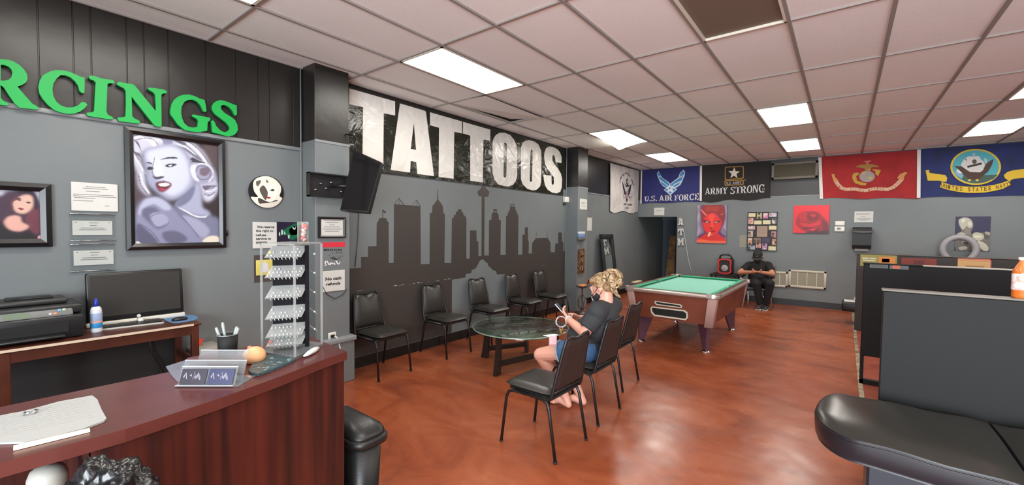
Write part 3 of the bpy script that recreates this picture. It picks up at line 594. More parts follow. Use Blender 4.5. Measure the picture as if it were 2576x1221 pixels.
c0 = FP.p((r[0]+r[2])/2, (r[1]+r[3])/2, 0.02); mb = MB(); mb.rbox(tuple(c0-Vector((.015, .018, .015))), tuple(c0+Vector((.012, .018, .015))), M_BLACK, 0.005); mb.build('plug', t)
mb = MB(); p1 = onx(852, 862, -4.0); mb.tube([c0, c0+Vector((0.02, 0.03, -0.01)), p1, p1+Vector((0.02, 0.02, -.12)), p1+Vector((0.03, 0.0, -.3))], 0.006, M_WHITE, 6); mb.build('cord', t)
# --- black wall-mount bracket and the television
r = pxrect(FP, 777, 437, 865, 497, 0.05)
t = thing('wall_bracket', 'black television wall bracket box on the pillar', 'bracket', FP.p((r[0]+r[2])/2, r[1], 0))
mb = MB(); u0, v0, u1, v1 = r; u1 = min(u1+0.05, 2.47); M_BRK = mat('black bracket steel', (24, 24, 26), 0.4)
mb.box((u0, v0, 0.0), (u1, v1, 0.012), M_BRK, FP)
for lo, hi in (((u0, v0), (u1, v0+.012)), ((u0, v1-.012), (u1, v1)), ((u0, v0), (u0+.012, v1)), ((u1-.012, v0), (u1, v1))): mb.box((lo[0], lo[1], 0.01), (hi[0], hi[1], 0.055), M_BRK, FP)
mb.build('tray', t)
mb = MB(); rnd = random.Random(5)
for i in range(6):
    a = lerp_rect((u0, v0, u1, v1), .2+.13*i, .3+.45*(i*3%5)/5); mb = MB(); mb.rbox((a[0]-.012, a[1]-.006, .012), (a[0]+.012, a[1]+.006, .022), M_CHROME, 0.003, 1, fr=FP); mb.build('bolt', t)
mb = MB(); ca = FP.p((u0+u1)/2+.03, (v0+v1)/2, 0.03); tvc = Vector((-3.86, 2.52, 2.06))
mb.tube([ca, ca+Vector((.12, .08, 0)), tvc+Vector((-.05, -.02, 0))], 0.016, M_BRK, 8); mb.build('arm', t)
# television: screen turned down towards the shop
tl, tr, br, bl = [onx(*q, -3.83) for q in ((895, 380), (961, 410), (925, 534), (857, 529))]
tl = onx(889, 376, -3.92); bl = onx(857, 530, -3.86); tr = onx(961, 410, -3.62); br = onx(925, 534, -3.58)
uvec = ((tr-tl)+(br-bl)).normalized(); vv = ((tl-bl)+(tr-br)); vv = (vv-uvec*vv.dot(uvec)).normalized(); ctr = (tl+tr+br+bl)/4
w = ((tr-tl).length+(br-bl).length)/2; h = ((tl-bl).length+(tr-br).length)/2; FT = Frame(ctr, uvec, vv)
if FT.n.dot(O3-ctr) < 0: FT.n = -FT.n
t = thing('television', 'black flat television tilted down from the pillar in front of the banner', 'television', ctr)
quad = [tuple(((p-ctr).dot(FT.u), (p-ctr).dot(FT.v))) for p in (bl, br, tr, tl)]
mb = MB(); mb.prism([quad[0], quad[1], quad[2], quad[3]], FT, -0.05, 0.0, M_BLACK); mb.build('housing', t)
mb = MB(); ins = [(a*0.93, b*0.94) for a, b in quad]; mb.prism(ins, FT, 0.001, 0.002, mat('dark screen glass', (20, 21, 23), 0.1)); mb.build('screen', t)
mb = MB(); mb.tube([tl+Vector((-.02, 0, -.02)), onx(897, 352, -3.95), onx(890, 342, -4.0), FP.p(2.44, onx(884, 340, -4.05).z, 0.0)], 0.008, M_BLACK, 6); mb.build('cable', t)
mb = MB(); a = onx(903, 536, XW+.01); b = onx(893, 673, XW+.01)
mb.tube([a+Vector((0, 0, .2)), a, (a+b)/2+Vector((0, .012, 0)), b], 0.005, mat('grey cable', (96, 98, 100), 0.5), 6); tag(recenter(mb.build('cable'), b), 'thin grey cable hanging down the wall left of the skyline', 'cable')
# ================================================================== banner and skyline
Z1 = (880, 210, 4.521); Z2 = (1140, 270, 5.31)
LET = [
 (Z1, [[(-8, 56), (515, 205), (515, 365), (385, 340), (381, 975), (143, 932), (150, 270), (-8, 236)]]),
 (Z1, [[(570, 228), (850, 310), (865, 322), (957, 1055), (768, 1030), (755, 895), (692, 883), (685, 1015), (465, 985)], [(728, 450), (693, 745), (753, 757)]]),
 (Z1, [[(912, 328), (1276, 433), (1276, 569), (1188, 550), (1180, 1085), (1010, 1062), (1015, 505), (912, 475)]]),
 (Z2, [[(132, 195), (497, 300), (493, 447), (405, 430), (395, 1005), (228, 982), (228, 380), (130, 350)]]),
 (Z2, [[(525, 480), (540, 420), (570, 370), (620, 342), (690, 342), (760, 370), (810, 430), (845, 500), (855, 600), (855, 900), (840, 980), (800, 1035), (740, 1058), (680, 1055), (600, 1030), (550, 960), (525, 880)], [(675, 500), (685, 478), (705, 475), (715, 500), (712, 900), (705, 935), (688, 942), (672, 925)]]),
 (Z2, [[(903, 540), (925, 480), (960, 450), (1010, 440), (1080, 455), (1140, 500), (1175, 580), (1180, 680), (1175, 1000), (1160, 1060), (1110, 1105), (1060, 1112), (990, 1090), (930, 1030), (905, 960)], [(1033, 590), (1045, 562), (1060, 580), (1060, 700), (1052, 980), (1040, 1000), (1025, 990), (1022, 960)]]),
 (Z2, [[(1215, 660), (1220, 600), (1240, 550), (1280, 525), (1330, 530), (1390, 560), (1425, 600), (1448, 660), (1447, 748), (1370, 733), (1358, 660), (1340, 635), (1325, 650), (1325, 710), (1345, 755), (1400, 820), (1440, 890), (1455, 960), (1450, 1070), (1430, 1130), (1380, 1152), (1320, 1140), (1260, 1100), (1225, 1040), (1210, 960), (1208, 903), (1312, 915), (1315, 1020), (1330, 1042), (1345, 1020), (1345, 940), (1320, 890), (1260, 830), (1225, 750)]])]
def vinyl(name, c):
    m = mat(name, c, 0.16); nt = m.node_tree; b = nt.nodes['Principled BSDF']
    tc = nt.nodes.new('ShaderNodeTexCoord'); n = nt.nodes.new('ShaderNodeTexNoise'); n.inputs['Scale'].default_value = 3.2; n.inputs['Detail'].default_value = 5; n.inputs['Distortion'].default_value = 1.6
    bp = nt.nodes.new('ShaderNodeBump'); bp.inputs['Strength'].default_value = 0.6; bp.inputs['Distance'].default_value = 0.035
    nt.links.new(tc.outputs['Object'], n.inputs['Vector']); nt.links.new(n.outputs['Fac'], bp.inputs['Height']); nt.links.new(bp.outputs['Normal'], b.inputs['Normal']); return m
M_BAN = vinyl('black banner vinyl', (30, 32, 24)); M_BANW = vinyl('white banner vinyl', (222, 220, 214))
mb = MB(); q = FL.pxs([(880, 424), (1416.8, 492), (1418.7, 378), (880, 219)], 0.02)
q[0] = (2.49, q[0][1]); q[3] = (2.49, q[3][1]-0.0)
mb.prism(q, FL, 0.006, 0.02, M_BAN)
for z, loops in LET:
    P = [FL.pxs(zp(*z, l), 0.021) for l in loops]; P = [[(max(a, 2.492), b) for a, b in l] for l in P]
    mb.prism(P, FL, 0.021, 0.0215, M_BANW)
tag(recenter(mb.build('banner'), FL.p(q[0][0], q[0][1], 0.006)), 'long wrinkled black vinyl banner reading TATTOOS in white capitals', 'banner')
C = lambda l: zp(880, 470, 4.21, l)
D = lambda l: zp(1140, 460, 4.069, l)
sky = C([(0, 870), (120, 858), (120, 745), (193, 745), (193, 633), (283, 630), (285, 385), (300, 370), (310, 335), (345, 330), (345, 240), (380, 262), (382, 285), (352, 268), (352, 330), (388, 335), (392, 355), (412, 385), (412, 808), (465, 808), (468, 185), (748, 205), (752, 820), (845, 820), (848, 280), (872, 275), (875, 205), (895, 180), (925, 140), (928, 30), (932, 30), (937, 135), (965, 175), (985, 205), (990, 280), (1008, 290), (1002, 808), (1075, 808), (1082, 335), (1100, 330), (1102, 300), (1122, 300), (1125, 265), (1143, 265), (1145, 238), (1183, 238), (1183, 265), (1200, 275), (1205, 300), (1222, 312)])
sky += D([(136, 370), (135, 778), (170, 778), (172, 488), (238, 488), (240, 600), (258, 600), (258, 750), (290, 750), (292, 140), (260, 135), (248, 90), (288, 55), (290, 35), (325, 35), (330, 50), (372, 95), (358, 145), (322, 145), (318, 745), (365, 745), (368, 385), (392, 378), (395, 320), (412, 300), (412, 270), (448, 270), (450, 302), (465, 330), (468, 378), (488, 385), (484, 740), (538, 740), (542, 345), (558, 335), (562, 305), (575, 290), (583, 262), (583, 220), (632, 220), (635, 265), (650, 300), (668, 345), (664, 738), (708, 738), (710, 535), (735, 530), (735, 457), (765, 457), (765, 590), (775, 600), (772, 725), (806, 725), (808, 620), (848, 568), (965, 565), (995, 610), (997, 712), (1042, 712), (1045, 625), (1075, 620), (1075, 510), (1112, 510), (1112, 600), (1125, 608), (1128, 700), (1143, 705)])
alamo = D([(555, 935), (450, 940), (440, 905), (405, 895), (385, 870), (360, 850), (355, 825), (330, 810), (315, 790), (290, 785), (265, 810), (255, 835), (235, 870), (215, 885), (190, 895), (185, 925), (130, 935), (125, 970)])+C([(1082, 985)])
P = FL.pxs(sky, 0.001); A_ = FL.pxs(alamo, 0.001); ZL = 0.125
P[0] = (2.5, P[0][1]); P += [(P[-1][0], ZL), (A_[0][0], ZL)]+A_+[(A_[-1][0], ZL), (2.5, ZL)]
mb = MB(); M_SKY = mat('dark brown grey mural paint', (62, 57, 54), 0.42); mb.prism(P, FL, 0.0005, 0.0015, M_SKY)
thin = paint((70, 66, 62), 0.5)
for a, b, w in (((517, 122), (575, 192), .012), ((517, 122), (478, 180), .006), ((522, 130), (522, 188), .005), ((707, 138), (745, 205), .01), ((707, 138), (665, 190), .005), ((708, 140), (708, 203), .006)):
    mb.prism(band(FL.pxs(C([a, b]), 0.001), w), FL, 0.0015, 0.0015, thin)
for a, b in (((850, 500), (852, 545)), ((852, 545), (838, 575)), ((958, 500), (964, 545)), ((964, 545), (975, 570))): mb.prism(band(FL.pxs(D([a, b]), 0.001), .01), FL, 0.0015, 0.0015, thin)
mb.prism(FL.pxs(D([(412, 292), (450, 292), (452, 303), (410, 303)]), 0), FL, 0.0022, 0.0022, M_WALL); mb.prism(FL.pxs(D([(583, 228), (632, 228), (633, 241), (582, 241)]), 0), FL, 0.0022, 0.0022, M_WALL)
scuff = paint((196, 200, 200), 0.6)
rnd = random.Random(11)
for a0, a1, z0, z1, n_ in ((3.15, 4.15, .875, .885, 26), (2.65, 2.8, .86, .87, 3), (6.45, 6.6, .92, .925, 3)):
    for i in range(n_):
        y = rnd.uniform(a0, a1); z = rnd.uniform(z0, z1); w, h = rnd.uniform(.006, .03), rnd.uniform(.003, .009)
        mb.prism([(y, z), (y+w, z+.002), (y+w*.9, z+h), (y-.004, z+h*.8)], FL, 0.0024, 0.0024, scuff)
tag(recenter(mb.build('skyline_mural'), FL.p(2.5, ZL, 0.0005)), 'dark painted city skyline mural on the grey wall below the banner', 'mural')
# sensor, pillar papers
mb = MB(); r = pxrect(FL, 1421, 496, 1433, 510, 0.05); mb.rbox((r[0], r[1], 0.0), (r[2], r[3], 0.07), M_WHITE, 0.015, 3, fr=FL); mb.rbox((r[0]+.01, r[1]-.05, 0.0), (r[0]+.05, r[1]+.01, .04), paint((60, 60, 60)), .01, 1, fr=FL)
tag(recenter(mb.build('motion_sensor'), FL.p(r[0], r[1], 0)), 'small white motion sensor in the corner left of the far pillar', 'sensor')
FQ = Frame((-4.05, 0, 0), (0, 1, 0), (0, 0, 1))
r = pxrect(FQ, 1459, 501, 1477, 528, 0.01); flat_thing('sign', 'small white sign high on the front of the far pillar', 'sign', FQ, r, 0.001, 0.01, M_PAPER, None, lines_deco(FQ, [(.64, .2, .8), (.56, .2, .5), (.36, .25, .75)], h=0.02))
r = pxrect(FL, 1477, 548, 1489, 581, 0.006); flat_thing('notice', 'narrow white paper on the wall between the far pillar and the leaning mirror', 'notice', FL, r, 0.001, 0.006, M_PAPER)
# pouch box on the pillar
r = pxrect(FQ, 1457, 584, 1473, 603, 0.05); t = thing('wall_box', 'small blue and white box holder on the front of the far pillar', 'box', FQ.p(r[0], r[1], 0))
mb = MB(); u0, v0, u1, v1 = r; mb.rbox((u0, v0-.02, 0), (u1, v0+.04, .05), paint((84, 88, 88)), .006, 1, fr=FQ); mb.build('tray', t)
mb = MB(); mb.rbox((u0+.01, v0+.04, .005), (u1-.01, v1-.035, .045), paint((104, 136, 178)), .008, 2, fr=FQ); mb.build('box', t)
mb = MB(); mb.rbox((u0+.008, v1-.04, .003), (u1-.005, v1+.005, .047), paint((196, 202, 208)), .008, 2, fr=FQ); mb.build('lid', t)
# carved wooden plaque hanging on a string
r = pxrect(FQ, 1457, 627, 1472, 688, 0.04); t = thing('carving', 'narrow carved brown wooden hanging with masks on the far pillar', 'carving', FQ.p(r[0], r[1], 0))
mb = MB(); u0, v0, u1, v1 = r; M_CARVE = mat('carved wood', (120, 86, 48), 0.6, vary=(28, (52, 34, 22), .4, .6)); nn = 12; side = []
for i in range(nn+1): side.append((u1-0.012*(i % 2), v0+(v1-v0)*i/nn))
left = [(u0+0.012*((i+1) % 2), v0+(v1-v0)*i/nn) for i in range(nn+1)][::-1]
mb.prism(side+left, FQ, 0.0, 0.03, M_CARVE)
for k in range(3):
    cz = v0+(v1-v0)*(0.18+0.31*k); cu = (u0+u1)/2; mb.ball(FQ.p(cu, cz, .03), (.022, (u1-u0)*.36, (v1-v0)*.13), M_CARVE, 12, 8); mb.ball(FQ.p(cu, cz, .052), (.012, .012, .03), mat('carved wood light', (162, 122, 72), .5), 8, 6)
    for s in (-1, 1): mb.ball(FQ.p(cu+s*.025, cz+.03, .045), .01, paint((36, 26, 20)), 8, 6)
mb.build('carved_panel', t)
mb = MB(); mb.tube([FQ.p(u0+.02, v1, .015), FQ.p((u0+u1)/2-.01, v1+.09, .01), FQ.p(u1-.015, v1, .015)], .003, paint((90, 88, 82)), 5); mb.build('string', t)
# small stand with tray at the foot of the pillar
bx, by = onx(1465, 722, -3.9).x, onx(1465, 722, -3.9).y; zt = onx(1465, 722, -3.9).z
t = thing('ashtray_stand', 'wrought metal stand with an orange tray at the foot of the far pillar', 'stand', (bx, by, 0)); M_IRON = mat('tarnished iron', (92, 88, 84), .4, metal=.6)
mb = MB(); mb.lathe([(.13, 0), (.13, .015), (.03, .03), (.012, .05), (.012, zt-.04), (.03, zt-.02), (.05, zt-.02)], (bx, by, 0), M_IRON, 16); mb.build('pole', t)
mb = MB()
for s in range(5):
    a = s*2*PI/5; path = [(bx+math.cos(a+q*.5)*(.02+.07*math.sin(q*1.3)), by+math.sin(a+q*.5)*(.02+.07*math.sin(q*1.3)), .06+q*.12) for q in [k*.3 for k in range(9)]]; mb.tube(path, .007, M_IRON, 6)
mb.build('scrollwork', t)
mb = MB(); mb.lathe([(.06, zt-.02), (.11, zt), (.12, zt+.02), (.1, zt+.012), (.05, zt+.005)], (bx, by, 0), M_IRON, 20); mb.build('tray', t)
mb = MB(); mb.rbox((bx-.06, by-.08, zt+.012), (bx+.06, by+.08, zt+.045), paint((206, 142, 84)), .015, 3); tag(recenter(mb.build('soap_block'), (bx, by, zt+.012)), 'small orange block lying on the metal stand', 'block')
# ---------------------------------------------------------------- leaning mirror
P = [onx(1497, 583, -4.26), onx(1534, 584, -4.26), onx(1552, 745, -4.12), onx(1509, 750, -4.12)]
y0, y1 = 8.62, 9.36; zt = onx(1497, 583, -4.24).z
FM = Frame((-4.02, 0, 0.0), (0, 1, 0), Vector((-0.235, 0.07, 1.5)))
H = 1.5
t = thing('mirror', 'tall black framed mirror leaning against the wall', 'mirror', (-4.02, (y0+y1)/2, 0))
def m_rect(a, b, n=0): return FM.p(a, b, n)
mb = MB(); w = .11; ys0, ys1 = 8.52, 9.17
for lo, hi in (((ys0, 0), (ys0+w, H)), ((ys1-w, 0), (ys1, H)), ((ys0, 0), (ys1, w)), ((ys0, H-w), (ys1, H))): mb.rbox((lo[0], lo[1]+.0, 0), (hi[0], hi[1], .035), M_MATBLACK, .006, 1, fr=FM)
mb.build('frame', t)
mb = MB(); mb.box((ys0+.03, .03, .008), (ys1-.03, H-.03, .014), mat('mirror glass', (205, 212, 208), .04, metal=1), FM); mb.build('glass', t)
# Coast guard flag on the left wall next to the corner
# ================================================================== heavy slab-serif lettering drawn from bars and rings
def glyph(ch):
    S = 0.22; t = 0.10; W = 0.72; out = []
    R = lambda x0, y0, x1, y1: out.append([(x0, y0), (x1, y0), (x1, y1), (x0, y1)])
    def ring(cx, cy, rx, ry, tx, ty, a0=0, a1=360, n=22):
        A = [math.radians(a0+(a1-a0)*i/n) for i in range(n+1)]
        for i in range(n):
            a, b = A[i], A[i+1]; out.append([(cx+rx*math.cos(a), cy+ry*math.sin(a)), (cx+rx*math.cos(b), cy+ry*math.sin(b)), (cx+(rx-tx)*math.cos(b), cy+(ry-ty)*math.sin(b)), (cx+(rx-tx)*math.cos(a), cy+(ry-ty)*math.sin(a))])
    def stem(x, w=S, y0=0, y1=1, ser=0.07): R(x, y0, x+w, y1); R(x-ser, y0, x+w+ser, y0+t); R(x-ser, y1-t, x+w+ser, y1)
    if ch == 'I': stem(0.07); W = 0.36
    elif ch == 'T': stem(.3, ser=.07); R(0, 1-t, .82, 1); R(0, .74, .08, 1); R(.74, .74, .82, 1); W = .82
    elif ch == 'E' or ch == 'F':
        stem(.07); R(.07, 1-t, .68, 1); R(.6, .72, .68, 1); R(.07, .46, .5, .56); R(.44, .36, .5, .66)
        if ch == 'E': R(.07, 0, .7, t); R(.62, 0, .7, .28)
        W = .7
    elif ch == 'A': out += [[(.36, 1), (.52, 1), (.86, 0), (.6, 0)], [(.36, 1), (.46, .86), (.17, 0), (.07, 0)]]; R(.2, .26, .62, .36); R(0, 0, .28, t*.9); R(.54, 0, .92, t*.9); W = .92
    elif ch in 'OC':
        ring(.42, .5, .42, .5, .21, .09) if ch == 'O' else ring(.42, .5, .42, .5, .21, .09, 35, 325)
        if ch == 'C': R(.7, .62, .78, .98); R(.68, .06, .76, .3)
        W = .84
    elif ch == 'G': ring(.42, .5, .42, .5, .21, .09, 38, 340); R(.7, .64, .78, .98); R(.58, .0, .8, .46); R(.5, .38, .88, .47); W = .9
    elif ch == 'S':
        ring(.34, .74, .33, .26, .17, .09, 40, 265, 14); ring(.34, .27, .35, .27, .18, .09, -140, 90, 14); out.append([(.1, .62), (.3, .68), (.62, .42), (.42, .36)]); R(.58, .7, .65, 1); R(0, 0, .07, .3); W = .7
    elif ch == 'R': stem(.07); ring(.4, .73, .36, .27, .2, .09, -90, 90, 14); R(.2, 1-t, .4, 1); R(.2, .46, .4, .46+t*.9); out.append([(.36, .5), (.56, .5), (.84, 0), (.6, 0)]); R(.7, 0, .9, t*.9); W = .9
    elif ch == 'M': stem(.07, .12); stem(.76, S); out += [[(.1, 1), (.34, 1), (.56, .2), (.44, .02)], [(.44, .02), (.52, .2), (.8, 1), (.7, 1)]]; W = 1.05
    elif ch == 'N': stem(.07, .11); R(.66, 0, .77, 1); R(.56, 1-t, .87, 1); out.append([(.07, 1), (.32, 1), (.77, 0), (.6, 0)]); W = .88
    elif ch == 'U': R(.09, .3, .31, 1); R(0, 1-t, .4, 1); R(.62, .3, .73, 1); R(.53, 1-t, .82, 1); ring(.41, .32, .32, .32, .18, .1, 180, 360, 14); W = .82
    elif ch == 'Y': R(.32, 0, .54, .45); R(.22, 0, .64, t); out += [[(.06, 1), (.3, 1), (.56, .42), (.32, .42)], [(.66, 1), (.78, 1), (.52, .4), (.42, .45)]]; R(0, 1-t, .38, 1); R(.56, 1-t, .88, 1); W = .88
    elif ch == '.': R(.04, 0, .22, .2); W = .26
    elif ch == ' ': W = .35
    return out, W
def slab_text(mb, s, fr, pa, pb, ha, hb, n, m, gap=0.06):
    """slab letters along the base line pa->pb (plane points) with heights ha, hb"""
    G = [glyph(c) for c in s]; tot = sum(g[1] for g in G)+gap*(len(G)-1); x = 0
    for quads, W in G:
        for q in quads:
            P = []
            for gx_, gy_ in q:
                t = (x+gx_)/tot; h = ha+(hb-ha)*t; P.append((pa[0]+(pb[0]-pa[0])*t, pa[1]+(pb[1]-pa[1])*t+gy_*h))
            mb.prism(P, fr, n, n, m)
        x += W+gap
def flag(name, label, fr, corners, m, wave, hoist=None, n=0.02, nu=26, nv=14, sag=0.0):
    """cloth with folds: corners tl,tr,br,bl in plane coordinates"""
    tl, tr, br, bl = corners; mb = MB(); mb.warp = wave; vs = []
    for j in range(nv+1):
        for i in range(nu+1):
            a, b = i/nu, j/nv; u = (1-b)*((1-a)*tl[0]+a*tr[0])+b*((1-a)*bl[0]+a*br[0]); v = (1-b)*((1-a)*tl[1]+a*tr[1])+b*((1-a)*bl[1]+a*br[1])
            v += sag*(math.sin(a*5.1+.6)*.5+math.sin(a*11))*b*.5
            vs.append(fr.p(u, v, n+wave(u, v)))
    fs = [(j*(nu+1)+i, (j+1)*(nu+1)+i, (j+1)*(nu+1)+i+1, j*(nu+1)+i+1) for j in range(nv) for i in range(nu)]
    mb.add(vs, fs, m, True); k = len(mb.v); mb.add([p-fr.n*0.004 for p in vs], [f[::-1] for f in fs], m, True)
    rim = [i for i in range(nu+1)]+[j*(nu+1)+nu for j in range(1, nv+1)]+[nv*(nu+1)+i for i in range(nu-1, -1, -1)]+[j*(nu+1) for j in range(nv-1, 0, -1)]
    mb.add([vs[i] for i in rim]+[vs[i]-fr.n*0.004 for i in rim], [(a, (a+1) % len(rim), len(rim)+(a+1) % len(rim), len(rim)+a) for a in range(len(rim))], m)
    return mb
def hoist_strip(fr, a, b, w, n, wave, m):
    mb = MB(); N = 10; P = []
    for i in range(N+1):
        t = i/N; u = a[0]+(b[0]-a[0])*t; v = a[1]+(b[1]-a[1])*t; P.append((u, v))
    mb.warp = wave
    for p, q in zip(P, P[1:]): mb.prism([(p[0]-w/2, p[1]), (q[0]-w/2, q[1]), (q[0]+w/2, q[1]), (p[0]+w/2, p[1])], fr, n, n, m)
    return mb
M_HOIST = mat('white canvas hoist', (214, 210, 204), 0.8)
def cloth(name, c, c2=None): return mat(name, c, 0.75, bump=(14, 0.25), vary=(3, c2 or tuple(int(k*0.9) for k in c)))
def patch(mb, fr, reg, pts, c, n, sm=2, rough=0.7):
    q = fr.pxs(zp(*reg, pts), n); q = smooth_loop(q, sm) if sm and len(q) > 4 else q; mb.prism(q, fr, n, n, paint(c, rough))
def ribbon(mb, fr, reg, path, w, c, n, edge=None):
    q = fr.pxs(zp(*reg, path), n); s = fr.pxs(zp(*reg, [(0, 0), (w, 0)]), n); ww = abs(s[1][0]-s[0][0]); 
    for i in range(3): q = [q[0]]+[((a[0]+b[0])/2, (a[1]+b[1])/2) for a, b in zip(q, q[1:])]+[q[-1]] if i < 2 else q
    if edge: mb.prism(band(q, ww*1.3), fr, n-.0005, n-.0005, paint(edge, .7))
    mb.prism(band(q, ww), fr, n, n, paint(c, .7))
# --- coast guard flag, left wall
ZC = (1400, 340, 5.55)
wv = lambda u, v: 0.012*math.sin((u-9.1)*9+1.2*(3-v))*(0.25+0.75*min(1, max(0, (3.15-v))))
P = FL.pxs(zp(*ZC, [(755, 390), (1172, 505), (1168, 1095), (748, 1055)]), 0.03); P[1] = (min(P[1][0], 10.93), P[1][1]); P[2] = (min(P[2][0], 10.93), P[2][1])
mb = flag('f', '', FL, P, cloth('white flag cloth', (206, 202, 198)), wv, n=0.025, sag=-0.06)
n = 0.031; NAVYC = (44, 38, 62)
for pts in ([(915, 640), (935, 700), (960, 790), (985, 830), (1000, 800), (1010, 760), (1030, 700), (1048, 680), (1035, 780), (1022, 830), (985, 860), (945, 820), (925, 740)], [(945, 670), (975, 700), (1010, 700), (1030, 690), (1010, 720), (975, 725)], [(985, 590), (1000, 600), (990, 612)], [(975, 610), (1003, 620), (1003, 700), (975, 690)], [(978, 880), (988, 870), (1000, 900), (988, 940), (976, 915)]): patch(mb, FL, ZC, pts, NAVYC, n, 1)
patch(mb, FL, ZC, [(985, 625), (998, 640), (992, 680), (980, 665)], (170, 170, 180), n+.0006, 1)
patch(mb, FL, ZC, [(972, 780), (1010, 790), (1008, 870), (985, 885), (970, 860)], (172, 140, 148), n+.0006, 1)
for pts in ([(935, 850), (945, 880), (938, 892)], [(940, 800), (932, 860)], [(1020, 870), (1032, 900), (1022, 915)], [(1045, 850), (1040, 880)], [(960, 860), (975, 875)], [(1000, 850), (1035, 870)]): mb.prism(band(FL.pxs(zp(*ZC, pts), n), .014), FL, n, n, paint(NAVYC, .7))
for k, (ch, x, y) in enumerate([('U', 888, 645), ('N', 893, 610), ('I', 900, 585), ('T', 907, 570), ('E', 925, 550), ('D', 938, 540), ('S', 960, 522), ('T', 972, 520), ('A', 985, 522), ('T', 998, 530), ('E', 1012, 545), ('S', 1026, 560), ('C', 1050, 610), ('O', 1056, 625), ('A', 1062, 645), ('S', 1066, 665), ('T', 1072, 690)]):
    w, h = 12, 26; put_text(mb, ch, FL, FL.pxs(zp(*ZC, [(x-w/2, y+h), (x+w/2, y+h), (x+w/2, y), (x-w/2, y)]), n), n, paint((60, 56, 66), .7), .03)
for s, x0, y0, x1, y1 in (('COAST', 932, 950, 982, 978), ('GUARD', 996, 958, 1052, 985), ('1790', 965, 1008, 1010, 1032)):
    put_text(mb, s, FL, FL.pxs(zp(*ZC, [(x0, y1), (x1, y1), (x1, y0), (x0, y0)]), n), n, paint((66, 60, 66), .7), .03)
t = thing('flag', 'white flag with a dark eagle emblem on the left wall at the corner', 'flag', FL.p(P[3][0], P[3][1], 0.02), 'service flags hung under the ceiling')
mb.build('cloth', t)
# --- air force flag
ZA = (1600, 380, 7.1556)
def wavy(k, ph, top, amp=0.006): return lambda u, v: amp*math.sin(u*k+ph)*min(1, max(0, (top-v)/0.9)*1.2)
wa = wavy(9, .4, 3.13)
P = FB.pxs(zp(*ZA, [(118, 352), (1180, 268), (1175, 905), (105, 950)]), 0.03); P[0] = (max(P[0][0], -4.28), P[0][1])
mb = flag('f', '', FB, P, cloth('air force blue cloth', (34, 38, 104)), wa, n=0.02, sag=0.02)
mb.warp = None; n = 0.03; LB, SV = (52, 128, 186), (190, 202, 212)
patch(mb, FB, ZA, [(405, 362), (375, 410), (392, 470), (440, 580), (480, 630), (545, 668), (590, 690), (612, 640), (615, 590), (560, 540), (470, 480)], SV, n, 0)
patch(mb, FB, ZA, [(850, 335), (882, 375), (878, 430), (840, 530), (800, 610), (745, 650), (690, 680), (640, 665), (618, 590), (680, 540), (760, 480), (790, 400)], SV, n, 0)
for pts in ([(405, 385), (385, 415), (395, 440), (455, 465), (430, 410)], [(400, 460), (420, 500), (585, 630), (605, 600), (540, 540), (460, 480)], [(435, 545), (465, 600), (540, 650), (575, 640), (520, 600)], [(845, 355), (868, 385), (860, 430), (780, 470), (800, 410)], [(850, 450), (820, 530), (690, 590), (640, 640), (630, 600), (700, 545), (780, 490)], [(800, 560), (770, 610), (690, 650), (650, 650), (700, 610)]): patch(mb, FB, ZA, pts, LB, n+.0006, 0)
patch(mb, FB, ZA, [(498, 700), (545, 668), (612, 705), (690, 662), (740, 690), (618, 798)], SV, n+.0009, 0)
patch(mb, FB, ZA, [(520, 700), (548, 680), (575, 695), (565, 735)], LB, n+.0012, 0); patch(mb, FB, ZA, [(715, 690), (688, 674), (658, 695), (670, 730)], LB, n+.0012, 0); patch(mb, FB, ZA, [(580, 745), (612, 725), (650, 745), (615, 772)], LB, n+.0012, 0)
def star(mb, fr, reg, cx, cy, r, c, n, rot=0, inner=.4):
    pts = [(cx+(r if i % 2 == 0 else r*inner)*math.sin(rot+i*PI/5), cy-(r if i % 2 == 0 else r*inner)*math.cos(rot+i*PI/5)) for i in range(10)]; patch(mb, fr, reg, pts, c, n, 0)
star(mb, FB, ZA, 612, 672, 82, (206, 216, 224), n+.0016, -0.05); patch(mb, FB, ZA, ellipse(606, 672, 17, 19, 14), LB, n+.002, 0)
M_FW = paint((200, 198, 200), .7)
a, b = FB.pxs(zp(*ZA, [(150, 912), (378, 903)]), n); slab_text(mb, 'U.S.', FB, a, b, .142, .142, n, M_FW)
a, b = FB.pxs(zp(*ZA, [(412, 906), (655, 898)]), n); slab_text(mb, 'AIR', FB, a, b, .15, .15, n, M_FW)
a, b = FB.pxs(zp(*ZA, [(690, 902), (1130, 882)]), n); slab_text(mb, 'FORCE', FB, a, b, .15, .165, n, M_FW)
t = thing('flag', 'dark blue flag with silver wings reading U.S. AIR FORCE, above the dark doorway', 'flag', FB.p(P[3][0], P[3][1], 0.02), 'service flags hung under the ceiling')
mb.build('cloth', t)
ha, hb = FB.pxs(zp(*ZA, [(100, 352), (88, 948)]), .03); ha = (max(ha[0], -4.295), ha[1]); hb = (max(hb[0], -4.295), hb[1])
hoist_strip(FB, ha, hb, 0.035, 0.03, wa, M_HOIST).build('hoist_strip', t)
ha, hb = FB.pxs(zp(*ZA, [(1170, 268), (1165, 900)]), .03); hoist_strip(FB, ha, hb, 0.05, 0.034, wa, M_HOIST).build('hoist_strip', t)
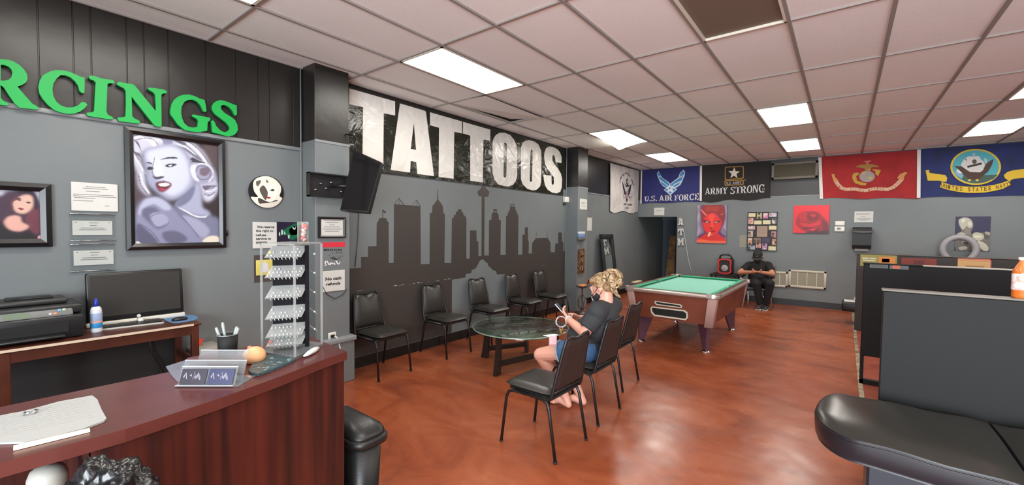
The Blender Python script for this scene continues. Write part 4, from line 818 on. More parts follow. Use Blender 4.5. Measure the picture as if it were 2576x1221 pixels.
# --- army flag
wa = wavy(7, 1.4, 3.18)
P = FB.pxs(zp(*ZA, [(1190, 268), (2430, 178), (2415, 870), (1190, 905)]), 0.03)
mb = flag('f', '', FB, P, cloth('black flag cloth', (26, 24, 23)), wa, n=0.016, sag=-0.05)
mb.warp = None; n = 0.027; GOLD = (158, 116, 52)
def rrect(fr, reg, pts, n, r=.02): return fr.pxs(zp(*reg, pts), n)
def frame_patch(mb, fr, reg, quad, w, c, n):
    q = fr.pxs(zp(*reg, quad), n); cx = sum(p[0] for p in q)/4; cy = sum(p[1] for p in q)/4
    def rr(k):
        o = []
        for (x, y) in q:
            sx, sy = (1 if x > cx else -1), (1 if y > cy else -1); x2, y2 = x-sx*k, y-sy*k; r = .028
            cxx, cyy = x2-sx*r, y2-sy*r; a0 = math.atan2(sy, 0 if False else 0); angs = {(-1, 1): (180, 90), (1, 1): (90, 0), (1, -1): (0, -90), (-1, -1): (-90, -180)}[(sx, sy)]
            for i in range(4): t = math.radians(angs[0]+(angs[1]-angs[0])*i/3); o.append((cxx+r*math.cos(t), cyy+r*math.sin(t)))
        return o
    A, B = rr(0), rr(w); N = len(A)
    for i in range(N): j = (i+1) % N; mb.prism([A[i], A[j], B[j], B[i]], fr, n, n, paint(c, .7))
frame_patch(mb, FB, ZA, [(1600, 285), (1940, 268), (1940, 500), (1595, 525)], .02, GOLD, n); frame_patch(mb, FB, ZA, [(1592, 530), (1942, 515), (1940, 610), (1595, 632)], .02, GOLD, n)
star(mb, FB, ZA, 1765, 400, 112, (200, 176, 110), n, 0.03, .42); star(mb, FB, ZA, 1765, 400, 96, (216, 210, 200), n+.0008, 0.03, .42)
a, b = FB.pxs(zp(*ZA, [(1625, 608), (1900, 590)]), n); slab_text(mb, 'U.S. ARMY', FB, a, b, .06, .06, n, paint((196, 190, 182), .7))
a, b = FB.pxs(zp(*ZA, [(1240, 785), (1650, 780)]), n); slab_text(mb, 'ARMY', FB, a, b, .155, .165, n, M_FW, .03)
a, b = FB.pxs(zp(*ZA, [(1700, 778), (2318, 745)]), n); slab_text(mb, 'STRONG', FB, a, b, .165, .185, n, M_FW, .03)
mb.prism(ellipse(*FB.pxs(zp(*ZA, [(1965, 520)]), n)[0], .014, .014, 10), FB, n, n, paint((140, 136, 130), .7))
t = thing('flag', 'black flag with a gold framed star reading ARMY STRONG', 'flag', FB.p(P[3][0], P[3][1], 0.02), 'service flags hung under the ceiling')
mb.build('cloth', t)
# --- marine corps flag
ZM = (2000, 340, 4.361)
wa = wavy(6, .3, 3.2)
P = FB.pxs(zp(*ZM, [(262, 240), (1370, 160), (1362, 688), (285, 700)]), 0.03)
mb = flag('f', '', FB, P, cloth('red flag cloth', (158, 22, 26), (140, 16, 20)), wa, n=0.02, sag=0.03)
mb.warp = None; n = .03; YE, OC = (176, 140, 44), (150, 112, 48)
patch(mb, FB, ZM, [(655, 350), (720, 325), (760, 325), (790, 315), (840, 320), (920, 340), (915, 352), (850, 352), (820, 375), (815, 400), (770, 400), (765, 370), (720, 358)], OC, n, 1)
patch(mb, FB, ZM, [(745, 290), (800, 280), (835, 275), (830, 292), (800, 300), (815, 315), (780, 318), (775, 300)], (188, 100, 90), n, 1)
patch(mb, FB, ZM, [(640, 420), (690, 410), (705, 430), (670, 450), (680, 500), (740, 520), (790, 530), (770, 555), (720, 548), (660, 530), (632, 490), (628, 450)], YE, n, 1)
patch(mb, FB, ZM, [(840, 375), (900, 378), (945, 385), (925, 420), (915, 450), (880, 430), (880, 400)], YE, n, 1)
patch(mb, FB, ZM, ellipse(790, 455, 86, 62, 24), (150, 140, 138), n+.0008, 0)
for pts in ([(735, 400), (775, 405), (770, 430), (745, 440)], [(800, 455), (850, 460), (840, 485), (805, 480)], [(800, 370), (830, 375), (820, 395)]): patch(mb, FB, ZM, pts, (186, 160, 78), n+.0014, 1)
rb = [(440, 490), (470, 550), (510, 590), (560, 605), (610, 590), (660, 585), (710, 605), (770, 618), (830, 595), (890, 580), (950, 595), (1020, 605), (1080, 580), (1130, 530), (1175, 480)]
ribbon(mb, FB, ZM, rb, 32, (200, 160, 140), n, (188, 128, 60))
for pts in ([(400, 430), (430, 425), (445, 470), (470, 485), (455, 510), (420, 500), (408, 460)], [(1120, 470), (1150, 430), (1210, 405), (1235, 415), (1200, 450), (1195, 490), (1160, 500)]): patch(mb, FB, ZM, pts, (190, 128, 70), n+.0006, 1)
for i, ch in enumerate('UNITED STATES MARINE CORPS'):
    if ch == ' ': continue
    t_ = (i+.8)/27*(len(rb)-1); k = int(t_); f_ = t_-k; x = rb[k][0]*(1-f_)+rb[k+1][0]*f_; y = rb[k][1]*(1-f_)+rb[k+1][1]*f_
    put_text(mb, ch, FB, FB.pxs(zp(*ZM, [(x-8, y+10), (x+8, y+10), (x+8, y-10), (x-8, y-10)]), n), n+.001, paint((140, 70, 66), .7), .01)
t = thing('flag', 'red flag with a globe and eagle emblem above a curved ribbon', 'flag', FB.p(P[3][0], P[3][1], 0.02), 'service flags hung under the ceiling')
mb.build('cloth', t)
ha, hb = FB.pxs(zp(*ZM, [(272, 245), (290, 700)]), .03); hoist_strip(FB, ha, hb, 0.055, 0.03, wa, M_HOIST).build('hoist_strip', t)
# --- navy flag
wa = wavy(5, 2.0, 3.25)
P = FB.pxs(zp(*ZM, [(1372, 155), (2800, 55), (2800, 655), (1372, 690)]), 0.03)
mb = flag('f', '', FB, P, cloth('navy flag cloth', (22, 36, 96), (18, 28, 72)), wa, n=0.016, sag=0.02)
mb.warp = None; n = .027; YL = (206, 172, 44)
patch(mb, FB, ZM, ellipse(1982, 350, 278, 198, 48), YL, n, 0); patch(mb, FB, ZM, ellipse(1982, 350, 256, 182, 44), (70, 156, 168), n+.0006, 0)
patch(mb, FB, ZM, [(1745, 410), (1900, 400), (2050, 440), (2225, 435), (2180, 480), (2080, 520), (1980, 532), (1880, 515), (1790, 465)], (58, 84, 72), n+.001, 1)
patch(mb, FB, ZM, [(1740, 405), (1790, 400), (1850, 440), (1830, 480), (1780, 450)], (120, 160, 186), n+.0014, 1)
patch(mb, FB, ZM, [(1850, 270), (1900, 235), (2020, 232), (2040, 270), (2070, 290), (2085, 330), (2060, 380), (2060, 405), (1960, 412), (1880, 395), (1830, 370), (1820, 320)], (196, 192, 190), n+.0016, 0)
patch(mb, FB, ZM, [(1770, 395), (1790, 355), (1830, 380), (1840, 420), (1800, 420)], (206, 210, 206), n+.0016, 0); patch(mb, FB, ZM, [(2075, 250), (2110, 270), (2100, 320), (2080, 300)], (176, 186, 186), n+.0016, 0)
BR = (66, 42, 34)
patch(mb, FB, ZM, [(1745, 338), (1830, 345), (1880, 380), (1920, 405), (2030, 410), (2070, 380), (2090, 320), (2130, 290), (2180, 262), (2160, 330), (2120, 400), (2060, 450), (2020, 490), (1950, 492), (1900, 480), (1850, 430), (1800, 385)], BR, n+.0022, 0)
mb.prism(band(FB.pxs(zp(*ZM, [(1890, 350), (2048, 312)]), n), .035), FB, n+.0026, n+.0026, paint((40, 34, 32), .7))
patch(mb, FB, ZM, ellipse(1968, 292, 26, 26, 12), (74, 66, 58), n+.0026, 0)
for x in (1915, 2000): patch(mb, FB, ZM, [(x-22, 490), (x+10, 480), (x+18, 500), (x-14, 508)], (196, 172, 84), n+.0026, 0)
for pts in ([(1865, 268), (1880, 262), (1880, 282)], [(1940, 210), (1975, 190), (1980, 225), (1950, 228)]): patch(mb, FB, ZM, pts, (150, 170, 178), n+.0016, 0)
patch(mb, FB, ZM, [(1432, 388), (1470, 382), (1475, 415), (1580, 430), (1650, 440), (1670, 470), (1660, 515), (1610, 512), (1590, 500), (1455, 500)], YL, n+.0010, 0)
patch(mb, FB, ZM, [(2365, 520), (2300, 470), (2290, 440), (2330, 405), (2400, 385), (2520, 372), (2700, 365), (2700, 455), (2510, 470), (2400, 480), (2360, 500)], YL, n+.0010, 0)
path = [(1600, 545), (1680, 570), (1780, 588), (1880, 596), (1980, 598), (2080, 592), (2180, 578), (2270, 560), (2350, 535)]
mb.prism(FB.pxs(zp(*ZM, [(1610, 515), (1700, 545), (1800, 560), (1900, 566), (1980, 567), (2080, 562), (2180, 548), (2270, 525), (2335, 500), (2365, 545), (2280, 590), (2190, 612), (2090, 630), (1980, 636), (1880, 634), (1780, 622), (1680, 602), (1588, 572)]), n), FB, n+.0014, n+.0014, paint(YL, .7))
word = 'UNITED STATES NAVY'
for i, ch in enumerate(word):
    if ch == ' ': continue
    t_ = (i+.45)/len(word)*(len(path)-1); k = int(t_); f_ = t_-k; x = path[k][0]*(1-f_)+path[k+1][0]*f_; y = path[k][1]*(1-f_)+path[k+1][1]*f_; sl = (path[k+1][1]-path[k][1])/(path[k+1][0]-path[k][0])
    w = 15; put_text(mb, ch, FB, FB.pxs(zp(*ZM, [(x-w, y+22-sl*w), (x+w, y+22+sl*w), (x+w, y-24+sl*w), (x-w, y-24-sl*w)]), n), n+.002, paint((96, 74, 30), .7), .03)
t = thing('flag', 'navy blue flag with a round ship and eagle seal over a yellow ribbon', 'flag', FB.p(P[3][0], P[3][1], 0.02), 'service flags hung under the ceiling')
mb.build('cloth', t)
ha, hb = FB.pxs(zp(*ZM, [(1360, 160), (1355, 688)]), .03); hoist_strip(FB, ha, hb, 0.05, 0.034, wa, M_HOIST).build('hoist_strip', t)
# --- wall grille
r = pxrect(FB, 1941, 404, 2058, 450, .12); u0, v0, u1, v1 = r; v1 -= .03
t = thing('wall_grille', 'grey louvred air grille box between the black and red flags', 'grille', FB.p((u0+u1)/2, v0, 0))
mb = MB(); M_GR = mat('dusty grille paint', (104, 98, 88), .6); fw = .05
for lo, hi in (((u0, v0), (u1, v0+fw)), ((u0, v1-fw), (u1, v1)), ((u0, v0), (u0+fw, v1)), ((u1-fw, v0), (u1, v1))): mb.rbox((lo[0], lo[1], 0), (hi[0], hi[1], .13), M_GR, .006, 1, fr=FB)
mb.box((u0, v0, 0), (u1, v1, .02), paint((44, 42, 38)), FB); mb.build('frame', t)
mb = MB(); M_LV = mat('grille louvre', (122, 114, 98), .6); k = v0+fw
while k < v1-fw-.01: mb.add([FB.p(u0+fw, k, .11), FB.p(u1-fw, k, .11), FB.p(u1-fw, k+.018, .085), FB.p(u0+fw, k+.018, .085)], [(0, 1, 2, 3)], M_LV); k += .02
mb.build('louvres', t)
# --- small wall notices and paintings on the back wall
r = pxrect(FB, 1645, 523, 1671, 542, .01); flat_thing('sign', 'small white sign over the dark doorway', 'sign', FB, r, .001, .012, M_PAPER, None, lines_deco(FB, [(.62, .2, .8)], h=.02)); 
# ATM letters
M_ATM = mat('silver painted letter', (186, 184, 182), .45)
Z5 = (1400, 560, 5.0875)
def letter(label, loops, px=True):
    mb = MB(); L = [FB.pxs(l, .03) for l in loops]; mb.prism(L, FB, .01, .04, M_ATM, mat('letter side', (66, 66, 66), .5)); tag(recenter(mb.build('wall_letter'), FB.p(L[0][0][0], min(p[1] for p in L[0]), .01)), label, 'letter', 'silver letters beside the doorway')
ZT = (1600, 380, 3.816)
letter('silver wall letter A, topmost of the three beside the doorway', [zp(*ZT, [(402, 712), (402, 700), (414, 700), (417, 655), (412, 655), (412, 648), (445, 648), (445, 655), (452, 700), (458, 700), (458, 712), (432, 712), (432, 700), (424, 700), (422, 712)]), zp(*ZT, [(428, 670), (425, 688), (436, 688)])])
letter('silver wall letter T, middle one of the three beside the doorway', [zp(*ZT, [(404, 750), (458, 745), (460, 775), (450, 775), (447, 762), (440, 762), (440, 800), (447, 802), (447, 810), (420, 810), (420, 802), (426, 800), (426, 764), (416, 766), (414, 778), (404, 778)])])
letter('silver wall letter M, lowest of the three beside the doorway', [zp(*ZT, [(398, 842), (420, 840), (430, 868), (442, 838), (462, 838), (462, 846), (457, 846), (457, 896), (463, 897), (463, 905), (436, 905), (436, 897), (441, 896), (441, 866), (430, 896), (422, 870), (420, 897), (425, 898), (425, 906), (397, 906), (397, 898), (404, 897), (404, 850), (398, 850)])])
mb = MB(); M_STR = mat('white cord', (196, 196, 196), .6)
pts = [FB.p(*FB.px(*zp(*ZT, [q])[0], .02), .02) for q in [(458, 760), (468, 830), (485, 940), (498, 1020), (515, 1100), (540, 1190)]]
mb.tube(pts, .006, M_STR, 6); tag(recenter(mb.build('cord'), pts[-1]), 'thin white cord running down the wall from the silver letters', 'cord')
# devil portrait
ZD = (1740, 500, 8.7227)
def canvas(label, cat, px, base, layers, reg, th=.03, name='painting'):
    r = pxrect(FB, *px, th); mb = MB(); u0, v0, u1, v1 = r; mb.rbox((u0, v0, .002), (u1, v1, th-.0006), paint(base, .5), .004, 1, fr=FB, smooth=False)
    k = len(mb.v); vs, fs, m, cols = painted(FB, r, th, base, layers, reg, 90, name); mb.add(vs, fs, m); o = pigment(mb.build(name), k, cols)
    return tag(recenter(o, FB.p((u0+u1)/2, v0, .002)), label, cat)
canvas('tall painting of a red horned face smoking a cigarette on a violet ground', 'painting', (1753, 516, 1828, 612), (126, 112, 134), [
 ((160, 146, 164), [(130, 160), (170, 150), (150, 260), (190, 400), (150, 560), (200, 700), (150, 830), (110, 820), (140, 600), (120, 420), (150, 300)]), ((160, 146, 164), [(740, 150), (770, 260), (750, 500), (760, 700), (700, 640), (650, 720), (720, 800), (690, 830), (620, 740), (690, 560), (740, 400)]),
 ((70, 44, 96), [(205, 200), (250, 140), (660, 135), (725, 220), (735, 420), (690, 600), (640, 740), (740, 860), (120, 860), (250, 760), (270, 740), (210, 500)]),
 ((140, 40, 36), [(215, 230), (260, 150), (400, 135), (640, 135), (715, 220), (720, 420), (680, 560), (620, 420), (560, 340), (450, 310), (370, 330), (300, 400), (250, 520), (215, 430)]), ((162, 52, 44), [(300, 200), (450, 170), (600, 190), (560, 280), (420, 270), (330, 290)]),
 ((214, 46, 42), [(340, 350), (450, 312), (540, 340), (600, 420), (660, 520), (640, 640), (570, 760), (490, 818), (400, 810), (320, 740), (255, 640), (245, 520), (270, 440)]),
 ((232, 70, 58), [(380, 370), (450, 340), (510, 380), (480, 460), (470, 560), (470, 640), (420, 640), (420, 520), (370, 450)]),
 ((206, 40, 40), [(110, 900), (230, 820), (310, 770), (400, 815), (480, 825), (570, 770), (650, 820), (750, 900), (762, 975), (105, 955)]), ((232, 104, 68), [(105, 925), (180, 890), (420, 925), (700, 935), (760, 930), (762, 975), (105, 960)]),
 ((60, 20, 26), [(250, 470), (330, 480), (390, 500), (410, 530), (330, 540), (270, 510)]), ((60, 20, 26), [(490, 520), (540, 495), (630, 485), (600, 520), (530, 545)]), ((222, 160, 156), [(290, 510), (340, 500), (385, 515), (340, 530)]), ((222, 160, 156), [(500, 520), (540, 505), (580, 518), (540, 535)]),
 ((120, 20, 28), [(385, 640), (430, 665), (475, 655), (440, 640), (410, 630)]), ((150, 24, 34), [(400, 720), (440, 700), (500, 700), (520, 720), (480, 745), (430, 740)]), ((222, 110, 104), [(205, 225), (240, 260), (330, 360), (300, 370), (230, 290)]), ((196, 96, 92), [(700, 320), (650, 340), (620, 370), (680, 350)]),
 ((232, 190, 130), [(395, 730), (420, 745), (385, 830), (350, 820), (370, 770)]), ((226, 130, 120), [(410, 780), (470, 790), (440, 806)])], ZD)
# rose canvas
ZR = (2000, 340, 4.361)
ZR2 = (1600, 380, 3.816)
canvas('square painting of a big red rose', 'painting', (1996, 517, 2086, 587), (218, 24, 38), [
 ((150, 14, 28), [(1570, 600), (1640, 580), (1740, 585), (1800, 640), (1850, 700), (1850, 790), (1740, 795), (1640, 780), (1560, 740), (1530, 680)]),
 ((176, 20, 36), [(1575, 600), (1640, 590), (1650, 650), (1600, 680), (1570, 650)]), ((120, 10, 24), [(1640, 610), (1700, 590), (1760, 610), (1740, 660), (1680, 670), (1645, 650)]), ((186, 26, 42), [(1660, 615), (1700, 602), (1735, 615), (1710, 640)]),
 ((196, 28, 44), [(1570, 690), (1640, 700), (1720, 690), (1770, 660), (1760, 710), (1680, 730), (1600, 720)]), ((98, 12, 26), [(1600, 735), (1700, 745), (1760, 740), (1740, 770), (1660, 775)]), ((214, 36, 50), [(1640, 755), (1700, 750), (1745, 738), (1700, 768)]), ((110, 24, 40), [(1790, 650), (1830, 690), (1845, 750), (1800, 770), (1790, 710)]), ((206, 30, 42), [(1520, 690), (1570, 750), (1620, 785), (1540, 790)]), ((70, 20, 34), [(1620, 782), (1760, 770), (1850, 760), (1850, 800), (1700, 800)])], ZR2)
# collage board
r = pxrect(FB, 1880, 534, 1955, 631, .025); t = thing('photo_board', 'black board covered with small photos and cards above the seated man', 'photo board', FB.p((r[0]+r[2])/2, r[1], 0))
mb = MB(); mb.rbox((r[0], r[1], .002), (r[2], r[3], .02), mat('board black', (30, 26, 28), .5), .004, 1, fr=FB, smooth=False)
u0, v0, u1, v1 = r; fw = .012
for lo, hi in (((u0, v0), (u1, v0+fw)), ((u0, v1-fw), (u1, v1)), ((u0, v0), (u0+fw, v1)), ((u1-fw, v0), (u1, v1))): mb.box((lo[0], lo[1], .02), (hi[0], hi[1], .03), M_FR, FB)
mb.build('board', t)
cards = [(1240, 318, 1400, 402, 0, (206, 198, 160)), (1430, 310, 1540, 440, 1, (176, 166, 120)), (1565, 315, 1675, 435, 1, (190, 110, 150)), (1695, 305, 1865, 400, 1, (176, 170, 196)), (1240, 425, 1355, 555, 1, (206, 150, 146)), (1370, 482, 1535, 565, 0, (206, 198, 160)), (1560, 475, 1730, 562, 0, (206, 198, 160)), (1755, 430, 1860, 555, 1, (110, 110, 104)),
 (1230, 600, 1390, 680, 1, (186, 150, 156)), (1430, 602, 1662, 842, 0, (158, 134, 118)), (1692, 596, 1862, 682, 0, (206, 198, 160)), (1235, 706, 1345, 842, 1, (176, 166, 152)), (1745, 718, 1855, 855, 1, (170, 120, 124)), (1228, 870, 1328, 1005, 1, (190, 140, 116)), (1360, 868, 1515, 970, 1, (130, 108, 88)), (1540, 868, 1712, 970, 1, (66, 62, 92)), (1760, 885, 1860, 1020, 1, (176, 130, 88)),
 (1228, 1030, 1390, 1120, 1, (150, 158, 170)), (1410, 985, 1520, 1085, 1, (196, 150, 140)), (1545, 985, 1655, 1120, 1, (170, 130, 170)), (1682, 1048, 1850, 1138, 0, (206, 198, 160))]
rnd = random.Random(4)
for x0, y0, x1, y1, ph, c in cards:
    q = pxrect(FB, *zp(*ZD, [(x0, y0)])[0], *zp(*ZD, [(x1, y1)])[0], .022); m = MB(); m.rbox((q[0], q[1], .019), (q[2], q[3], .024), paint(c, .5), .002, 1, fr=FB, smooth=False)
    if ph:
        for k in range(3):
            cx, cy = rnd.uniform(q[0]+.02, q[2]-.02), rnd.uniform(q[1]+.015, q[3]-.015); cc = rnd.choice([(48, 40, 46), (60, 52, 60), (206, 190, 184), (176, 120, 104), tuple(max(0, v-50) for v in c)])
            rx, ry = min(.025, cx-q[0], q[2]-cx), min(.03, cy-q[1], q[3]-cy); m.prism(ellipse(cx, cy, rx, ry, 10), FB, .0245+k*.0003, .0245+k*.0003, paint(cc, .5))
    elif x1-x0 > 200:
        for k in range(7): m.prism([(q[0]+.02, q[3]-.04-k*.022), (q[2]-.02, q[3]-.04-k*.022), (q[2]-.02, q[3]-.034-k*.022), (q[0]+.02, q[3]-.034-k*.022)], FB, .0245, .0245, paint((132, 110, 98), .5))
    m.build('photo' if ph else 'card', t)
# thermostats, notice, dispenser
mb = MB(); r = pxrect(FB, 2101, 557, 2125, 568, .025); mb.rbox((r[0], r[1], 0), (r[2], r[3], .025), M_WHITE, .008, 2, fr=FB); tag(recenter(mb.build('thermostat_cover'), FB.p(r[0], r[1], 0)), 'plain white wall box, upper of the two right of the rose painting', 'wall box')
mb = MB(); r = pxrect(FB, 2099, 570, 2125, 583, .025); mb.rbox((r[0], r[1], 0), (r[2], r[3], .03), M_WHITE, .014, 3, fr=FB); a, b = lerp_rect(r, .25, .38), lerp_rect(r, .62, .78); mb.box((a[0], a[1], .03), (b[0], b[1], .032), paint((70, 78, 84), .3), FB)
tag(recenter(mb.build('thermostat'), FB.p(r[0], r[1], 0)), 'white thermostat with a small dark screen right of the rose painting', 'thermostat')
r = pxrect(FB, 2149, 532, 2197, 560, .01); flat_thing('notice', 'white printed notice above the paper towel dispenser', 'notice', FB, r, .001, .01, M_PAPER, None, lines_deco(FB, [(.82, .1, .86), (.74, .1, .8), (.55, .35, .6), (.38, .12, .88), (.28, .14, .86), (.2, .3, .7)], h=.014))
r = pxrect(FB, 2143, 572, 2194, 630, .18); u0, v0, u1, v1 = r; t = thing('paper_towel_dispenser', 'black paper towel dispenser with a white towel edge on the far wall', 'dispenser', FB.p((u0+u1)/2, v0, 0))
prof = [(0, v0+.02), (.17, v0+.03), (.2, v0+.1), (.2, v1-.1), (.17, v1-.03), (.1, v1), (0, v1)]; mb = MB(); M_DIS = mat('dispenser smoked plastic', (24, 24, 26), .5)
for k, (a, b) in enumerate(zip(prof, prof[1:])):
    mb.add([FB.p(u0+.01, a[1], a[0]), FB.p(u1-.01, a[1], a[0]), FB.p(u1-.01, b[1], b[0]), FB.p(u0+.01, b[1], b[0])], [(0, 1, 2, 3)], M_DIS)
for u in (u0+.01, u1-.01): mb.add([FB.p(u, p[1], p[0]) for p in prof], [tuple(range(len(prof)))], M_DIS)
mb.build('cover', t); mb = MB(); mb.rbox((u0, v1-.12, .1), (u1, v1-.07, .215), mat('dispenser grey band', (66, 64, 62), .3), .01, 2, fr=FB); mb.build('lid_band', t)
mb = MB(); mb.box((u0+.05, v0-.015, .09), (u1-.05, v0+.04, .1), M_PAPER, FB); mb.build('paper_towel', t)
# silver relief poster and ring
def poster_deco(mb, r, n):
    Z7 = (2380, 520, 5.087)
    for k, (c, pts) in enumerate([((96, 90, 82), [(165, 170), (220, 140), (300, 150), (345, 200), (345, 280), (320, 350), (560, 330), (560, 480), (545, 570), (430, 560), (120, 620), (110, 380), (180, 330), (200, 300), (160, 240)]),
      ((170, 166, 148), [(165, 165), (230, 140), (290, 150), (330, 190), (340, 250), (300, 280), (260, 250), (220, 300), (185, 260), (165, 210)]), ((200, 196, 180), [(200, 165), (245, 160), (235, 200), (195, 200)]), ((198, 192, 176), [(280, 200), (325, 205), (320, 245), (285, 240)]), ((120, 106, 94), [(250, 260), (300, 290), (320, 350), (270, 360), (240, 330)]),
      ((170, 164, 142), [(130, 360), (190, 330), (250, 350), (230, 390), (160, 400)]), ((176, 170, 148), [(340, 350), (400, 330), (480, 360), (480, 410), (420, 440), (350, 410)]), ((206, 200, 180), [(350, 370), (440, 375), (450, 395), (380, 400)]), ((64, 58, 52), [(480, 330), (550, 340), (540, 420), (490, 400)]), ((150, 140, 122), [(500, 320), (560, 330), (555, 370), (500, 350)]),
      ((184, 178, 158), [(400, 440), (480, 460), (540, 520), (530, 570), (470, 560), (420, 500)]), ((90, 82, 74), [(350, 430), (410, 470), (400, 540), (340, 540)]), ((150, 140, 126), [(200, 440), (270, 430), (280, 460), (220, 490)]), ((178, 170, 156), [(160, 520), (250, 510), (270, 540), (180, 560)]), ((56, 50, 48), [(225, 450), (280, 460), (260, 500), (215, 480)])]):
        q = smooth_loop(FB.pxs(zp(*Z7, pts), n), 2); q = [(min(max(a, r[0]), r[2]), min(max(b, r[1]), r[3])) for a, b in q]; mb.prism(q, FB, n+k*.0004, n+k*.0004, paint(c, .4))
r = pxrect(FB, 2403, 545, 2491, 632, .01); flat_thing('poster', 'dark blue poster of pale skull-like silver shapes on the far wall', 'poster', FB, r, .001, .01, paint((34, 30, 66), .5), None, poster_deco)
c = ony(2413, 628, YB-.2); mb = MB(); R0 = (ony(2413, 597, YB-.2)-c).length; mb.tube([c+Vector((R0*.95*math.cos(a), 0, R0*math.sin(a))) for a in [2*PI*i/32 for i in range(32)]], .05, mat('grey ring plastic', (150, 148, 152), .5), 10, closed=True)
zb_ = c.z-R0-.04; mb.tube([c+Vector((0, 0, -R0)), (c.x, c.y, .0)], .02, M_FRAMEB, 8); mb.lathe([(.16, 0), (.16, .02), (.02, .04)], (c.x, c.y, 0), M_FRAMEB, 20)
tag(recenter(mb.build('ring_lamp'), (c.x, c.y, 0)), 'grey ring shaped lamp head on a stand in front of the silver poster', 'lamp')
# return air grilles low on the wall
def air_grille(px, label, cols):
    r = pxrect(FB, *px, .03); u0, v0, u1, v1 = r; t = thing('air_grille', label, 'air grille', FB.p((u0+u1)/2, v0, 0)); fw = .045; mb = MB(); M_ = mat('cream grille paint', (196, 188, 170), .5)
    for lo, hi in (((u0, v0), (u1, v0+fw)), ((u0, v1-fw), (u1, v1)), ((u0, v0), (u0+fw, v1)), ((u1-fw, v0), (u1, v1))): mb.rbox((lo[0], lo[1], 0), (hi[0], hi[1], .03), M_, .006, 1, fr=FB)
    for k in range(1, cols): uu = u0+(u1-u0)*k/cols; mb.box((uu-.008, v0+fw, .004), (uu+.008, v1-fw, .026), M_, FB)
    mb.box((u0+.01, v0+.01, 0), (u1-.01, v1-.01, .004), paint((120, 114, 100)), FB); mb.build('frame', t)
    mb = MB(); k = v0+fw
    while k < v1-fw: mb.add([FB.p(u0+fw, k, .022), FB.p(u1-fw, k, .022), FB.p(u1-fw, k+.012, .008), FB.p(u0+fw, k+.012, .008)], [(0, 1, 2, 3)], mat('cream louvre', (180, 172, 152), .5)); k += .017
    mb.build('louvres', t)
air_grille((1983, 681, 2079, 726), 'long cream return air grille low on the far wall', 4)
air_grille((1921, 683, 1982, 722), 'cream air grille partly hidden behind the seated man', 3)
r = pxrect(FB, 1860, 592, 1879, 622, .003); flat_thing('wall_patch', 'faint beige patch on the wall left of the photo board', 'patch', FB, r, 0, .002, paint((138, 134, 122), .6))
# plank in the hallway
mb = MB(); a = ony(1683, 700, YB+1.55); zt = ony(1683, 592, YB+1.75).z; M_PL = mat('raw plank wood', (150, 116, 70), .7, vary=(6, (96, 62, 38)))
mb.add([(a.x-.12, a.y, 0), (a.x+.14, a.y, 0), (a.x+.14, a.y+.04, 0), (a.x-.12, a.y+.04, 0), (a.x-.06, a.y+.2, zt), (a.x+.1, a.y+.2, zt-.03), (a.x+.1, a.y+.24, zt-.03), (a.x-.06, a.y+.24, zt)], [(0, 3, 2, 1), (4, 5, 6, 7), (0, 1, 5, 4), (1, 2, 6, 5), (2, 3, 7, 6), (3, 0, 4, 7)], M_PL)
tag(recenter(mb.build('wood_plank'), a*1), 'rough wooden plank leaning inside the dark hallway', 'plank')
